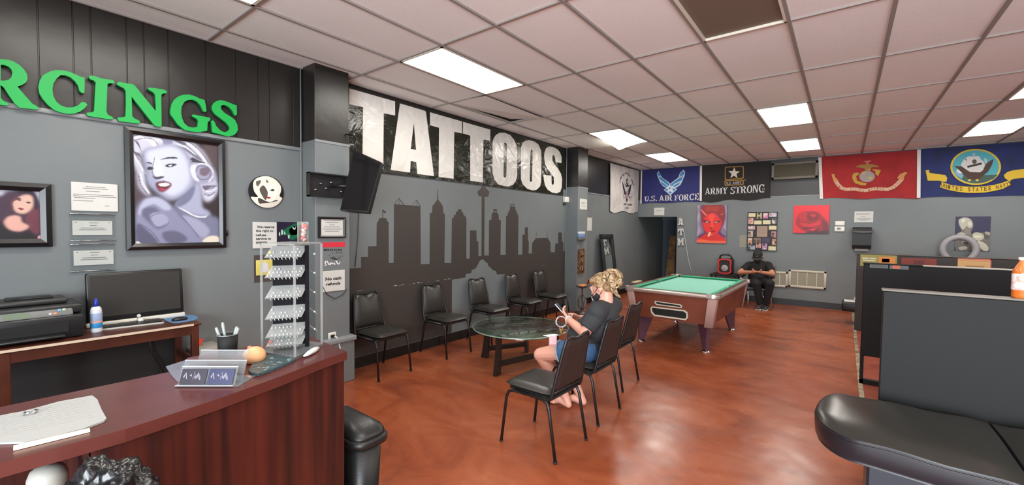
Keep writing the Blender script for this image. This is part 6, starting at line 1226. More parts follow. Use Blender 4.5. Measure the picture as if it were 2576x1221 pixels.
# cup and plastic bag on the shelf
jx, jy = -1.60, .125; jz = .78; jt = onx(125, 1167, jx).z
t = thing('cup', 'white cup with a rounded lid on the shelf inside the counter', 'cup', (jx, jy, jz)); jr = .037
mb = MB(); mb.lathe([(.001, 0), (jr*.75, 0), (jr*.95, jt-jz-.045), (jr*.9, jt-jz-.043)], (jx, jy, jz), mat('cup paper', (165, 163, 156), .5), 28); mb.build('cup_body', t)
mb = MB(); h_ = jt-jz; mb.lathe([(jr*.97, h_-.06), (jr*1.04, h_-.052), (jr*1.02, h_-.03), (jr*.86, h_-.012), (jr*.55, h_-.003), (.001, h_)], (jx, jy, jz), mat('dull white lid', (176, 174, 166), .4), 28); mb.build('lid', t)
mb = MB(); mb.lathe([(jr*.92, .1), (jr*.97, .105), (jr*.99, .13), (jr*.97, .135)], (jx, jy, jz), paint((206, 186, 60), .5), 28); mb.build('yellow_band', t)
bagc = Vector((-1.40, .205, .90)); rnd = random.Random(8)
from mathutils import noise as mnoise
def crumple(c, r, m, name, seed, n=26, k=16, amp=.22):
    rn = random.Random(seed); ph = [(rn.uniform(2, 7), rn.uniform(2, 7), rn.uniform(0, 6)) for _ in range(9)]; mb = MB(); mb.ball((0, 0, 0), 1, m, n, k)
    for i, v in enumerate(mb.v):
        d = .95+.22*mnoise.noise(v*2.3)+.15*abs(mnoise.noise(v*4.5))+.05*abs(mnoise.noise(v*10)); mb.v[i] = Vector((c[0]+v.x*d*r[0], c[1]+v.y*d*r[1], c[2]+v.z*d*r[2]))
    return mb
t = thing('waste_bin', 'black waste bin with crumpled plastic liner in front of the reception counter', 'bin', (-1.30, .22, 0))
M_BAG = mat('crumpled black plastic film', (14, 15, 17), .28, bump=(16, .45, 2)); M_BINB = mat('bin plastic', (26, 27, 28), .45)
mb = MB(); mb.lathe([(.001, 0), (.10, 0), (.12, .80), (.125, .84), (.118, .84), (.10, .06), (.001, .06)], (-1.29, .165, 0), M_BINB, 28); mb.build('bin_body', t)
mb = crumple((-1.30, .188, .94), (.12, .098, .125), M_BAG, 'liner', 3, 110, 70); mb.build('liner', t)
mb = MB(); q = onx(287, 1219, -1.26); mb.ball((-1.235, q.y-.0, q.z-.01), (.02, .022, .018), mat('red plastic', (206, 30, 40), .35), 16, 10); tag(recenter(mb.build('red_cap'), (-1.235, q.y, q.z-.02)), 'small red cap poking out of the black plastic liner', 'cap')
# papers on the counter
P4 = [onz(x, y, ZC_) for x, y in ((-40, 1060), (30, 1045), (60, 1040), (72, 1036), (85, 1033), (150, 1015), (232, 1000), (245, 1010), (255, 1035), (268, 1058), (262, 1064), (215, 1082), (130, 1105), (60, 1118), (0, 1120), (-60, 1125))]
mb = MB(); mb.prism([(p.x, p.y) for p in P4], FZ, ZC_+.0008, ZC_+.006, mat('off white writing paper', (160, 162, 160), .7))
for k in range(11):
    a0 = .06+.08*k; f = lambda s_: Vector((P4[0].x, P4[0].y, 0)).lerp(Vector((P4[-1].x, P4[-1].y, 0)), a0).lerp(Vector((P4[6].x, P4[6].y, 0)).lerp(Vector((P4[9].x, P4[9].y, 0)), a0), s_)
    p, q = f(.08), f(.93); mb.prism([(p.x, p.y), (q.x, q.y), (q.x-.0018, q.y), (p.x-.0018, p.y)], FZ, ZC_+.0065, ZC_+.0065, paint((190, 192, 190), .7))
tag(recenter(mb.build('papers'), (P4[6].x, P4[6].y, ZC_)), 'white lined sign-in papers on the counter at the left edge', 'papers')
mb = MB(); a, b = onz(34, 1133, ZC_), onz(226, 1086, ZC_); d = (b-a).normalized(); w = Vector((-d.y, d.x, 0))*.008
mb.add([a-w+Vector((0, 0, .001)), b-w+Vector((0, 0, .001)), b+w+Vector((0, 0, .001)), a+w+Vector((0, 0, .001)), a-w*.7+Vector((0, 0, .009)), b-w*.7+Vector((0, 0, .007)), b+w*.7+Vector((0, 0, .007)), a+w*.7+Vector((0, 0, .009))], [(0, 3, 2, 1), (4, 5, 6, 7), (0, 1, 5, 4), (1, 2, 6, 5), (2, 3, 7, 6), (3, 0, 4, 7)], mat('ivory stick', (224, 216, 190), .5)); tag(recenter(mb.build('paper_knife'), a), 'long ivory stick lying along the papers on the counter', 'stick')
mb = MB(); q = onz(78, 1036, ZC_+.012); mb.tube([q+Vector((.012*math.cos(a), .012*math.sin(a), 0)) for a in [i*.5 for i in range(13)]], .0025, M_CHROME, 6); tag(recenter(mb.build('ring_clip'), q), 'tiny metal clip at the far edge of the sign-in papers', 'clip')
# business card holder
M_ACR = clear('acrylic sheet', (244, 246, 247), .12, .04, .10, (196, 204, 208)); M_ACE = mat('acrylic bright edge', (160, 168, 172), .2)
p0, p1 = onz(447, 973, ZC_), onz(590, 973, ZC_); d = (p1-p0); L_ = d.length; d.normalize(); up = Vector((0, 0, 1)); bk = Vector((-d.y, d.x, 0)); 
t = thing('card_holder', 'clear acrylic card holder with two dark business cards in front', 'card holder', (p0+p1)/2)
FH = Frame(p0, d, (up*.92+bk*.38)); 
def sheet(mb, lo, hi, fr, m=None): mb.box(lo, hi, m or M_ACR, fr)
mb = MB(); sheet(mb, (0, 0, 0), (L_, .065, .002), FH); sheet(mb, (0, 0, .0), (L_, .003, .012), FH, M_ACE); sheet(mb, (0, .062, 0), (L_, .065, .003), FH, M_ACE)
F2_ = Frame(p0+bk*.035, d, (up*.9+bk*.4)); sheet(mb, (-.02, 0, 0), (L_+.005, .075, .002), F2_); sheet(mb, (-.02, .072, 0), (L_+.005, .075, .003), F2_, M_ACE)
F3_ = Frame(p0+bk*.075+up*.02, d, (up*.85+bk*.5)); sheet(mb, (.0, 0, 0), (L_-.015, .08, .002), F3_); sheet(mb, (.0, .077, 0), (L_-.015, .08, .003), F3_, M_ACE); sheet(mb, (.0, 0, 0), (L_-.015, .003, .004), F3_, M_ACE)
mb.box((-.01, -.005, .001), (L_+.015, .10, .003), M_ACR, Frame(p0, d, bk)); mb.build('tray', t)
for k, (u0, c) in enumerate(((.006, (36, 30, 44)), (L_/2+.003, (32, 34, 70)))):
    w = L_/2-.01; m = MB(); m.box((u0, .006, .003), (u0+w, .056, .006), paint(c, .4), FH); rn = random.Random(20)
    cx, cy = u0+w*.55, .03
    for i in range(16):
        a = rn.uniform(0, 6.3); r_ = rn.uniform(0, .014); x, y = cx+r_*math.cos(a)*1.4, cy+r_*math.sin(a); q = [(x, y), (x+rn.uniform(.002, .01), y+rn.uniform(-.006, .006)), (x+rn.uniform(.0, .008), y+rn.uniform(.004, .011))]; m.prism(q, FH, .0065, .0065, paint((128, 122, 134), .5))
    m.prism([(u0+.008, .03), (u0+.012, .026), (u0+.014, .04), (u0+.02, .022), (u0+.022, .024), (u0+.015, .045)], FH, .0065, .0065, paint((136, 130, 138), .5)); m.build('business_card', t)
# plastic sleeves around
def sleeve(px, label, m, h=.006, flecks=0):
    q = [onz(x, y, ZC_) for x, y in px]; mb = MB(); mb.prism([(p.x, p.y) for p in q], FZ, ZC_+.001, ZC_+h, m); rn = random.Random(len(px)+flecks); c = sum(q, Vector())/len(q)
    for i in range(flecks):
        k = rn.randrange(len(q)); p = c.lerp(q[k], rn.uniform(.1, .75)); mb.prism([(p.x, p.y), (p.x+.010, p.y+.004), (p.x+.013, p.y+.009), (p.x+.002, p.y+.006)], FZ, ZC_+h+.0006, ZC_+h+.0006, paint((186, 204, 208), .3))
    tag(recenter(mb.build('plastic_sleeve'), (c.x, c.y, ZC_+.001)), label, 'plastic sleeve')
sleeve([(417, 925), (470, 908), (520, 912), (528, 950), (445, 962), (430, 945)], 'wrinkled clear plastic sleeve left of the card holder', clear('film', (228, 230, 238), .2, .15, .25, (170, 176, 190)), .004, 8)
sleeve([(625, 938), (640, 915), (680, 897), (745, 905), (740, 912), (700, 930), (650, 948), (632, 945)], 'flat dark green pouch of piercing jewellery in front of the display tower', mat('green grey pouch', (58, 78, 82), .25, bump=(40, .5)), .010, 26)
# cup of tools
cp = onz(573, 893, ZC_); cpt = .062; cr = .037; zr = .085
t = thing('pen_cup', 'black mesh cup with grey tools standing in it', 'cup', (cp.x, cp.y, ZC_))
mb = MB(); mb.lathe([(.001, .001), (cr*.9, .001), (cr, zr), (cr-.002, zr), (cr*.88, .006), (.001, .006)], (cp.x, cp.y, ZC_), M_MATBLACK, 28); mb.tube([(cp.x+cr*math.cos(a), cp.y+cr*math.sin(a), ZC_+zr) for a in [2*PI*i/28 for i in range(28)]], .0022, mat('cup rim grey', (110, 114, 114), .3), 6, closed=True); mb.build('cup_body', t)
RV = Vector((.61, .79, 0)); 
for k, (s0, s1, h0) in enumerate(((-.012, -.042, .115), (.0, -.018, .135), (.012, .034, .115), (.018, .04, .11))):
    m = MB(); b0 = Vector((cp.x, cp.y, ZC_+.012))+RV*s0*.6; b1 = Vector((cp.x, cp.y, ZC_+h0))+RV*s1; m.tube([b0, b0.lerp(b1, .55), b0.lerp(b1, .9), b1], [.003, .005, .006, .004], mat('grey tool handle', (150, 158, 156), .35), 8)
    tag(recenter(m.build('tool'), b0), ('grey handled tool leaning far left in the black cup', 'tallest grey tool in the black cup', 'grey tool leaning right in the black cup', 'grey tool at the right rim of the black cup')[k], 'tool')
# peach coloured silicone practice piece
sp = onz(640, 912, ZC_); t = thing('silicone_model', 'peach coloured rounded silicone practice model on the counter', 'model', (sp.x, sp.y, ZC_))
mb = MB(); mb.ball((sp.x, sp.y, ZC_+.026), (.042, .040, .036), mat('peach silicone', (232, 172, 122), .45), 24, 16); mb.v = [Vector((v.x, v.y, max(v.z, ZC_))) for v in mb.v]; mb.build('body', t)
mb = MB(); mb.ball((sp.x-.014, sp.y-.012, ZC_+.059), (.008, .008, .006), mat('pink silicone', (222, 128, 104), .45), 12, 8); mb.build('tip', t)
# ------------------------------------------------------------------ acrylic display tower
zt = 1.527; cor = [(-1.9, .76), (-1.72, .81), (-1.83, .98), (-2.01, .93)]
t = thing('display_tower', 'tall clear acrylic jewellery display tower at the end of the counter', 'display stand', (-1.865, .87, ZC_))
M_TW = clear('tower acrylic', (253, 253, 253), .0, .03, .008, (206, 212, 216), graze=.012); M_TE = clear('tower acrylic edge', (236, 240, 240), .12, .1, .30, (190, 192, 188))
mb = MB(); 
for i in range(4):
    a, b = Vector((*cor[i], 0)), Vector((*cor[(i+1) % 4], 0)); mb.add([a+up*(ZC_+.012), b+up*(ZC_+.012), b+up*zt, a+up*zt], [(0, 1, 2, 3)], M_TW)
mb.build('casing', t)
for x, y in cor: m = MB(); m.box((x-.0035, y-.0035, ZC_+.0), (x+.0035, y+.0035, zt), M_TE); m.build('corner_post', t)
mb = MB(); mb.prism([(c_[0]*1, c_[1]*1) for c_ in cor], FZ, zt, zt+.006, M_TE); mb.build('top_plate', t)
mb = MB(); mb.prism([(-1.865+(x+1.865)*1.06, .87+(y-.87)*1.06) for x, y in cor], FZ, ZC_+.0005, ZC_+.012, clear('tower base', (214, 218, 220), .2, .08, .35, (150, 156, 160))); mb.build('base', t)
rv = Vector((.42, .906, 0)); vv_ = Vector((.906, -.42, 0)); bc = Vector((-1.872, .868, 0))
FTW = Frame(bc, rv, up)
mb = MB(); mb.box((-.07, ZC_+.02, -.008), (.052, zt-.01, .0), mat('tower back panel', (14, 12, 16), .8, spec=.08), FTW); mb.box((.052, ZC_+.015, -.03), (.068, zt-.008, .03), mat('tower back panel'), FTW); mb.build('centre_panel', t)
M_TRAY = clear('tray acrylic', (240, 241, 241), .03, .1, .30, (196, 198, 196), graze=.15); M_STUD = mat('white jewellery cards', (216, 216, 212), .2)
rn = random.Random(2)
for k, z in enumerate((1.517, 1.434, 1.349, 1.263, 1.186, 1.146)):
    FY = Frame(bc+up*z+vv_*.004+rv*.008, rv, (-(vv_*.86-rv*.42)*.80+up*.60)); m = MB()
    m.box((-.080, -.070, 0), (.055, 0, .003), M_TRAY, FY); m.box((-.080, -.072, 0), (.055, -.069, .006), M_TE, FY); m.build('tray', t)
    m = MB()
    for r_ in range(3):
        for c_ in range(9):
            if rn.random() < (.15, .35, .7)[r_]: continue
            u_ = -.072+c_*.014; v_ = -.064+r_*.02; m.ball(FY.p(u_, v_, .006), (.0035, .0035, .0035), M_STUD, 6, 4)
    for c_ in range(8): m.tube([FY.p(-.062+c_*.014, -.068, -.003), FY.p(-.058+c_*.014, -.07, -.014)], .0017, M_STUD, 5)
    if k in (0, 5): m.ball(FY.p(-.07, -.045, .006), (.008, .008, .005), paint((206, 196, 120) if k == 0 else (206, 110, 90), .4), 8, 6)
    o = m.build('jewellery', t); o['kind'] = 'stuff'
    if k < 5:
        m = MB(); b0 = bc+up*(z-.02)+rv*.072; m.add([b0+vv_*.01, b0+vv_*.01+rv*.03-up*.028, b0-vv_*.03+rv*.03-up*.028, b0-vv_*.03], [(0, 1, 2, 3)], M_TRAY); m.ball(b0+rv*.018-up*.014+vv_*.006, (.006, .004, .004), M_STUD, 6, 4); m.build('side_tray', t)
# acrylic box with a figurine on the tower
q = bc+up*(zt+.006); c0 = onz(778, 613, zt+.006); c0 = Vector((-1.862, .915, zt+.006)); t = thing('trinket_box', 'small clear box with a red and white trinket on top of the display tower', 'box', c0)
mb = MB(); F_ = Frame(c0, rv, up); mb.box((-.022, 0, -.02), (.022, .09, -.017), M_TE, F_); mb.box((-.022, 0, -.02), (.022, .003, .02), M_TE, F_); mb.box((-.022, 0, -.02), (-.019, .09, .02), M_TE, F_); mb.build('box', t)
mb = MB(); rn = random.Random(6)
pts = [F_.p(rn.uniform(-.008, .012), .008+.0055*i, rn.uniform(-.008, .008)) for i in range(13)]; mb.tube(pts, [.008+.004*rn.random() for _ in pts], mat('red white trinket', (196, 90, 84), .4, vary=(60, (150, 144, 140), .45, .5)), 8); mb.build('trinket', t)
mb = MB(); a, b = onz(765, 896, ZC_+.012), onz(800, 876, ZC_+.012); mb.tube([a, a.lerp(b, .3), a.lerp(b, .7), b], [.004, .010, .012, .007], M_WHITE, 12); tag(recenter(mb.build('marker'), a), 'white oval marker lying at the foot of the display tower', 'marker')
# ================================================================== side trash can beyond the counter end
t = thing('trash_can', 'black swing lid trash can beyond the end of the counter', 'bin', (-1.85, 1.24, 0)); M_CAN = mat('black can plastic', (24, 25, 25), .38, bump=(160, .08))
def rrect2(x0, y0, x1, y1, r, n=6):
    o = []
    for cx_, cy_, a0 in ((x1-r, y1-r, 0), (x0+r, y1-r, 90), (x0+r, y0+r, 180), (x1-r, y0+r, 270)):
        for k in range(n+1): a = math.radians(a0+90*k/n); o.append((cx_+r*math.cos(a), cy_+r*math.sin(a)))
    return o
def loft(rings, m, name, parent, cap0=True, cap1=True):
    n = len(rings[0]); mb = MB(); vs = [p for r_ in rings for p in r_]; fs = [(i*n+k, i*n+(k+1) % n, (i+1)*n+(k+1) % n, (i+1)*n+k) for i in range(len(rings)-1) for k in range(n)]
    if cap0: fs.append(tuple(range(n))[::-1])
    if cap1: fs.append(tuple((len(rings)-1)*n+k for k in range(n)))
    mb.add(vs, fs, m, True); return mb.build(name, parent)
X0, X1, Y0, Y1 = -2.08, -1.655, 1.045, 1.225; ZR_ = .655
def ring(dx, z): return [(x, y, z) for x, y in rrect2(X0+dx, Y0+dx*.6, X1-dx, Y1-dx*.6, .06)]
loft([ring(.05, 0), ring(.02, ZR_-.04)], M_CAN, 'can_body', t)
loft([ring(.012, ZR_-.05), ring(-.004, ZR_-.045), ring(-.004, ZR_-.02), ring(.004, ZR_-.012)], M_CAN, 'rim', t)
def lid_ring(k, z):
    cx_, cy_ = (X0+X1)/2, (Y0+Y1)/2; return [(cx_+(x-cx_)*k, cy_+(y-cy_)*k, z) for x, y, _ in ring(.006, 0)]
loft([lid_ring(1, ZR_-.015), lid_ring(.98, ZR_+.0), lid_ring(.9, ZR_+.018), lid_ring(.6, ZR_+.04), lid_ring(.2, ZR_+.05)], M_CAN, 'lid', t)
# ================================================================== back desk
ZD_ = .865; DXF, DYE = -3.82, 1.105
t = thing('back_desk', 'dark wooden desk with a pale front edge along the left wall', 'desk', (-4.07, .2, 0)); M_DESK = mat('dark cherry desk wood', (84, 40, 24), .4, vary=(5, (60, 28, 18)))
mb = MB(); mb.rbox((XW+.006, -1.2, ZD_-.02), (DXF, DYE, ZD_), M_DESK, .004, 1, smooth=False); mb.build('desktop', t)
mb = MB(); mb.box((DXF, -1.2, ZD_-.016), (DXF+.005, DYE-.05, ZD_-.001), mat('pale laminate edge', (208, 190, 168), .4)); mb.build('front_edge', t)
mb = MB(); mb.box((DXF-.03, -1.2, ZD_-.085), (DXF-.01, DYE-.03, ZD_-.02), M_DESK); mb.build('apron', t)
for x, y in ((DXF-.05, DYE-.06), (XW+.04, DYE-.06), (DXF-.05, .12)): m = MB(); m.rbox((x, y, 0), (x+.045, y+.045, ZD_-.02), M_DESK, .004, 1, smooth=False); m.build('leg', t)
mb = MB(); mb.box((XW+.02, -1.2, .02), (XW+.035, DYE-.06, ZD_-.02), mat('charcoal desk shade panel', (34, 36, 38), .6)); mb.build('back_panel', t)  # dark board added to deepen the shade under the desk
mb = MB(); mb.box((XW+.05, DYE-.05, .55), (DXF-.04, DYE-.03, .60), M_DESK); mb.build('side_rail', t)
mb = MB(); mb.tube([(XW+.06, .86, ZD_-.03), (XW+.07, .9, .6), (XW+.08, 1.0, .35), (XW+.07, 1.02, .1)], .006, M_BLACK, 6); tag(recenter(mb.build('cable'), (XW+.05, 1.02, .1)), 'black cable hanging behind the desk', 'cable')
a = onx(522, 848, -4.2); b = onx(510, 862, -4.2)
mb = MB(); mb.rbox((-4.3, 1.13, 0), (-4.06, 1.33, a.z-.06), mat('white storage bag', (150, 146, 138), .6), .02, 2); mb.build; sb = mb.build('storage_bin'); tag(recenter(sb, (-4.2, 1.2, 0)), 'grey white storage bin standing beyond the desk end', 'bin')
mb = MB(); mb.prism([(.0, .0), (.05, .0), (.075, .05), (.02, .075), (-.01, .03)], Frame((-4.2, 1.145, a.z-.06), (0, 1, 0), (0, 0, 1)), 0, .03, mat('orange red wrapper', (216, 72, 50), .4)); tag(recenter(mb.build('wrapper'), (-4.2, 1.16, a.z-.06)), 'bright orange red wrapper beside the right leg of the desk', 'wrapper')
# computer
t = thing('computer', 'all-in-one computer with a blank dark screen and white base', 'computer', (-4.1, .78, ZD_))
tlp, trp, brp, blp = onx(214, 684, -4.10), onx(458, 677, -4.10), onx(464, 790, -4.08), onx(217, 812, -4.08)
Fm = Frame((-4.09, 0, 0), (0, 1, 0), Vector((-.10, 0, 1))); q = [Fm.px(*p_) for p_ in ((214, 686), (458, 678), (464, 788), (218, 812))]
u0, u1 = (q[0][0]+q[3][0])/2, (q[1][0]+q[2][0])/2; v1, v0 = (q[0][1]+q[1][1])/2, (q[2][1]+q[3][1])/2
mb = MB(); mb.rbox((u0, v0, -.03), (u1, v1, 0), M_BLACK, .012, 3, fr=Fm); mb.build('display_housing', t)
mb = MB(); mb.box((u0+.022, v0+.035, .0005), (u1-.022, v1-.022, .0012), mat('blank screen', (44, 43, 40), .35), Fm); mb.build('screen', t)
mb = MB(); mb.rbox((u0-.004, max(v0-.04, ZD_+.004), -.032), (u1+.006, v0+.0, .004), mat('white computer base', (206, 202, 192), .4), .008, 2, fr=Fm); mb.prism(ellipse((u0+u1)/2, v0+.014, .012, .012, 16), Fm, .001, .0016, paint((196, 198, 198), .3)); mb.build('base_bar', t)
mb = MB(); mb.box((-4.19, (u0+u1)/2-.09, ZD_+.001), (-4.10, (u0+u1)/2+.09, ZD_+.008), M_WHITE); mb.tube([(-4.12, (u0+u1)/2, v0-.02), (-4.17, (u0+u1)/2, ZD_+.024)], .016, M_WHITE, 8); mb.build('stand', t)
kb = [onz(x, y, ZD_+.012) for x, y in ((256, 828), (412, 810), (400, 798), (256, 812))]
mb = MB(); mb.prism([(p.x, p.y) for p in kb], FZ, ZD_+.001, ZD_+.012, mat('keyboard keys', (52, 50, 48), .5), mat('keyboard white shell', (196, 194, 188), .5))
A_, B_, C_, D_ = [Vector((p.x, p.y, 0)) for p in kb]
for r_ in range(5):
    for c_ in range(14):
        f = lambda s_, t_: A_.lerp(B_, s_).lerp(D_.lerp(C_, s_), t_); s0 = .03+c_*.068; t0 = .1+r_*.17; P = [f(s0, t0), f(s0+.055, t0), f(s0+.055, t0+.13), f(s0, t0+.13)]; mb.prism([(p.x, p.y) for p in P], FZ, ZD_+.0125, ZD_+.015, M_BLACK)
tag(recenter(mb.build('keyboard'), kb[0]), 'slim dark keyboard with a white rim in front of the computer', 'keyboard')
pd = [onz(x, y, ZD_) for x, y in ((408, 800), (416, 808), (432, 814), (448, 814), (488, 807), (498, 803), (496, 797), (484, 794), (462, 793))]
mb = MB(); mb.prism([(p.x, p.y) for p in pd], FZ, ZD_+.001, ZD_+.004, mat('blue mouse pad', (92, 128, 168), .7)); tag(recenter(mb.build('mouse_pad'), (pd[3].x, pd[3].y, ZD_)), 'light blue mouse pad at the right end of the desk', 'mouse pad')
mp_ = onz(452, 806, ZD_+.006); mb = MB(); mb.ball((mp_.x, mp_.y, ZD_+.014), (.026, .052, .018), M_BLACK, 18, 10); mb.v = [Vector((v.x, v.y, max(v.z, ZD_+.0045))) for v in mb.v]; tag(recenter(mb.build('mouse'), (mp_.x, mp_.y, ZD_+.0045)), 'black mouse on the blue mouse pad', 'mouse')
wb = onz(243, 836, ZD_); wt = onx(238, 751, wb.x).z; h_ = wt-ZD_; t = thing('spray_bottle', 'white bottle with a blue cap in front of the computer screen', 'bottle', (wb.x, wb.y, ZD_)); R_ = .030
mb = MB(); mb.lathe([(.001, 0), (R_, 0), (R_*1.02, .01), (R_, h_*.62), (R_*.85, h_*.72), (R_*.4, h_*.77)], (wb.x, wb.y, ZD_), mat('translucent white bottle', (206, 212, 218), .3), 24); mb.build('bottle_body', t)
mb = MB(); mb.lathe([(R_+.001, h_*.3), (R_+.0015, h_*.31), (R_+.0015, h_*.56), (R_+.001, h_*.57)], (wb.x, wb.y, ZD_), paint((150, 166, 196), .5), 24); mb.lathe([(R_+.0016, h_*.14), (R_+.002, h_*.15), (R_+.002, h_*.27), (R_+.0016, h_*.28)], (wb.x, wb.y, ZD_), paint((44, 130, 190), .5), 24); mb.lathe([(R_+.0016, h_*.29), (R_+.002, h_*.295), (R_+.002, h_*.33), (R_+.0016, h_*.335)], (wb.x, wb.y, ZD_), paint((222, 150, 120), .5), 24); mb.build('label', t)
mb = MB(); mb.lathe([(R_*.5, h_*.76), (R_*.52, h_*.84), (R_*.4, h_*.92), (R_*.2, h_), (.001, h_)], (wb.x, wb.y, ZD_), mat('blue cap', (28, 48, 150), .4), 20); mb.build('cap', t)
# printer
t = thing('printer', 'black multifunction printer with a lit control panel at the left edge', 'printer', (-4.1, .25, ZD_)); M_PRN = mat('printer black', (24, 26, 28), .35)
py0, py1 = -.02, .485; pzf = 1.02
mb = MB(); mb.rbox((-4.28, py0, ZD_+.002), (-3.92, py1, ZD_+.15), M_PRN, .012, 2); mb.build('printer_body', t)
mb = MB(); mb.rbox((-4.28, py0+.0, ZD_+.155), (-3.95, py1, ZD_+.215), mat('printer lid', (34, 35, 36), .4), .015, 3); mb.build('scanner_lid', t)
mb = MB(); mb.rbox((-4.24, py0+.12, ZD_+.217), (-4.02, py1-.06, ZD_+.25), mat('printer feeder', (44, 44, 44), .45), .012, 2); mb.rbox((-4.2, py0+.18, ZD_+.25), (-4.08, py1-.12, ZD_+.262), M_PRN, .005, 1); mb.build('document_feeder', t)
Fp = Frame((-3.945, 0, ZD_+.14), (0, 1, 0), Vector((-.35, 0, 1)))
mb = MB(); mb.rbox((py0+.1, 0, -.01), (py1-.045, .058, .012), mat('printer panel grey', (110, 112, 110), .4), .01, 2, fr=Fp); mb.build('control_panel', t)
mb = MB(); mb.box((py0+.165, .012, .0125), (py0+.27, .045, .0132), mat('panel display', (70, 86, 66), .3, emit=((110, 140, 100), .12)), Fp); mb.build('display', t)
for i, (uu, c) in enumerate(((.128, (40, 110, 230)),)): m = MB(); m.rbox((py0+uu, .02, .012), (py0+uu+.02, .026, .014), mat('blue power light', (60, 130, 240), .4, emit=((60, 130, 255), 2.5)), .002, 1, fr=Fp); m.build('power_light', t)
for i, (uu, c) in enumerate(((.37, (206, 130, 96)), (.39, (110, 170, 206)), (.35, (180, 180, 178)), (.41, (176, 184, 160)))): m = MB(); m.rbox((py0+uu, .015+.02*(i % 2), .012), (py0+uu+.016, .03+.02*(i % 2), .0145), paint(c, .4), .002, 1, fr=Fp); m.build('button', t)
mb = MB(); mb.box((-3.93, py0+.1, ZD_+.045), (-3.915, py1-.07, ZD_+.11), M_MATBLACK); mb.build('output_slot', t)
mb = MB(); mb.rbox((-3.93, py0+.12, ZD_+.02), (-3.86, py1-.09, ZD_+.035), mat('printer tray', (36, 37, 38), .4), .004, 1); mb.build('paper_tray', t)
# ================================================================== people
def cone_mesh(bm_v, bm_f, p0, r0, p1, r1, flat0=False, flat1=False, n=14, sq=None):
    p0, p1 = Vector(p0), Vector(p1); t = (p1-p0); L = t.length
    t = t.normalized() if L > 1e-6 else Vector((0, 0, 1)); a = Vector((0, 0, 1)) if abs(t.z) < .9 else Vector((1, 0, 0)); a = (a-t*a.dot(t)).normalized(); b = t.cross(a)
    prof = []
    if flat0: prof += [(.0001, 0), (r0*.97, 0)]
    else: prof += [(r0*math.sin(q), -r0*math.cos(q)) for q in (0.01, .4, .8, 1.2)]
    prof += [(r0, 0), (r1, L)]
    if flat1: prof += [(r1*.97, L+.0001), (.0001, L+.0001)]
    else: prof += [(r1*math.cos(q), L+r1*math.sin(q)) for q in (.4, .8, 1.2, 1.56)]
    k0 = len(bm_v)
    for r_, h_ in prof:
        for k in range(n): q = 2*PI*k/n; bm_v.append(p0+t*h_+(a*math.cos(q)+b*math.sin(q))*r_)
    N = len(prof)
    for i in range(N-1):
        for k in range(n): bm_f.append((k0+i*n+k, k0+i*n+(k+1) % n, k0+(i+1)*n+(k+1) % n, k0+(i+1)*n+k))
    bm_f.append(tuple(k0+k for k in reversed(range(n)))); bm_f.append(tuple(k0+(N-1)*n+k for k in range(n)))
def ell_mesh(bm_v, bm_f, c, M, r, n=18, k=12):
    """ellipsoid centre c, axes M (3 Vectors), radii r"""
    k0 = len(bm_v)
    for i in range(k+1):
        t = PI*i/k; st = max(math.sin(t), .002)
        for j in range(n): q = 2*PI*j/n; bm_v.append(Vector(c)+M[0]*(r[0]*st*math.cos(q))+M[1]*(r[1]*st*math.sin(q))+M[2]*(r[2]*math.cos(t)))
    for i in range(k):
        for j in range(n): bm_f.append((k0+i*n+j, k0+(i+1)*n+j, k0+(i+1)*n+(j+1) % n, k0+i*n+(j+1) % n))
    bm_f.append(tuple(k0+j for j in range(n))); bm_f.append(tuple(k0+k*n+j for j in reversed(range(n))))
AX = (Vector((1, 0, 0)), Vector((0, 1, 0)), Vector((0, 0, 1)))
def organic(name, prims, m, parent, voxel=.006, smooth=6, fac=.6):
    """one continuous surface grown from limbs: ('c',p0,r0,p1,r1[,flat0,flat1]) or ('e',c,r[,axes])"""
    V, Fc = [], []
    for p in prims:
        if p[0] == 'c': cone_mesh(V, Fc, *p[1:5], *(p[5:7] if len(p) > 5 else ()))
        else: ell_mesh(V, Fc, p[1], p[3] if len(p) > 3 else AX, p[2])
    me = bpy.data.meshes.new(name); me.from_pydata(V, [], Fc); me.update(); o = bpy.data.objects.new(name, me); COL.objects.link(o)
    r = o.modifiers.new('r', 'REMESH'); r.mode = 'VOXEL'; r.voxel_size = voxel; r.use_smooth_shade = True
    s = o.modifiers.new('s', 'SMOOTH'); s.iterations = smooth; s.factor = fac
    dg = bpy.context.evaluated_depsgraph_get(); new = bpy.data.meshes.new_from_object(o.evaluated_get(dg)); new.name = name
    o.modifiers.clear(); o.data = new; bpy.data.meshes.remove(me); new.materials.clear(); new.materials.append(m)
    new.polygons.foreach_set('use_smooth', [True]*len(new.polygons)); new.update()
    if parent: new.transform(Matrix.Translation(-wpos(parent))); o.parent = parent
    return o
def skin(name, c): 
    m = mat(name, c, .5); m.node_tree.nodes['Principled BSDF'].inputs['Subsurface Weight'].default_value = .12; m.node_tree.nodes['Principled BSDF'].inputs['Subsurface Radius'].default_value = (.02, .008, .004); m.node_tree.nodes['Principled BSDF'].inputs['Subsurface Scale'].default_value = .5; return m
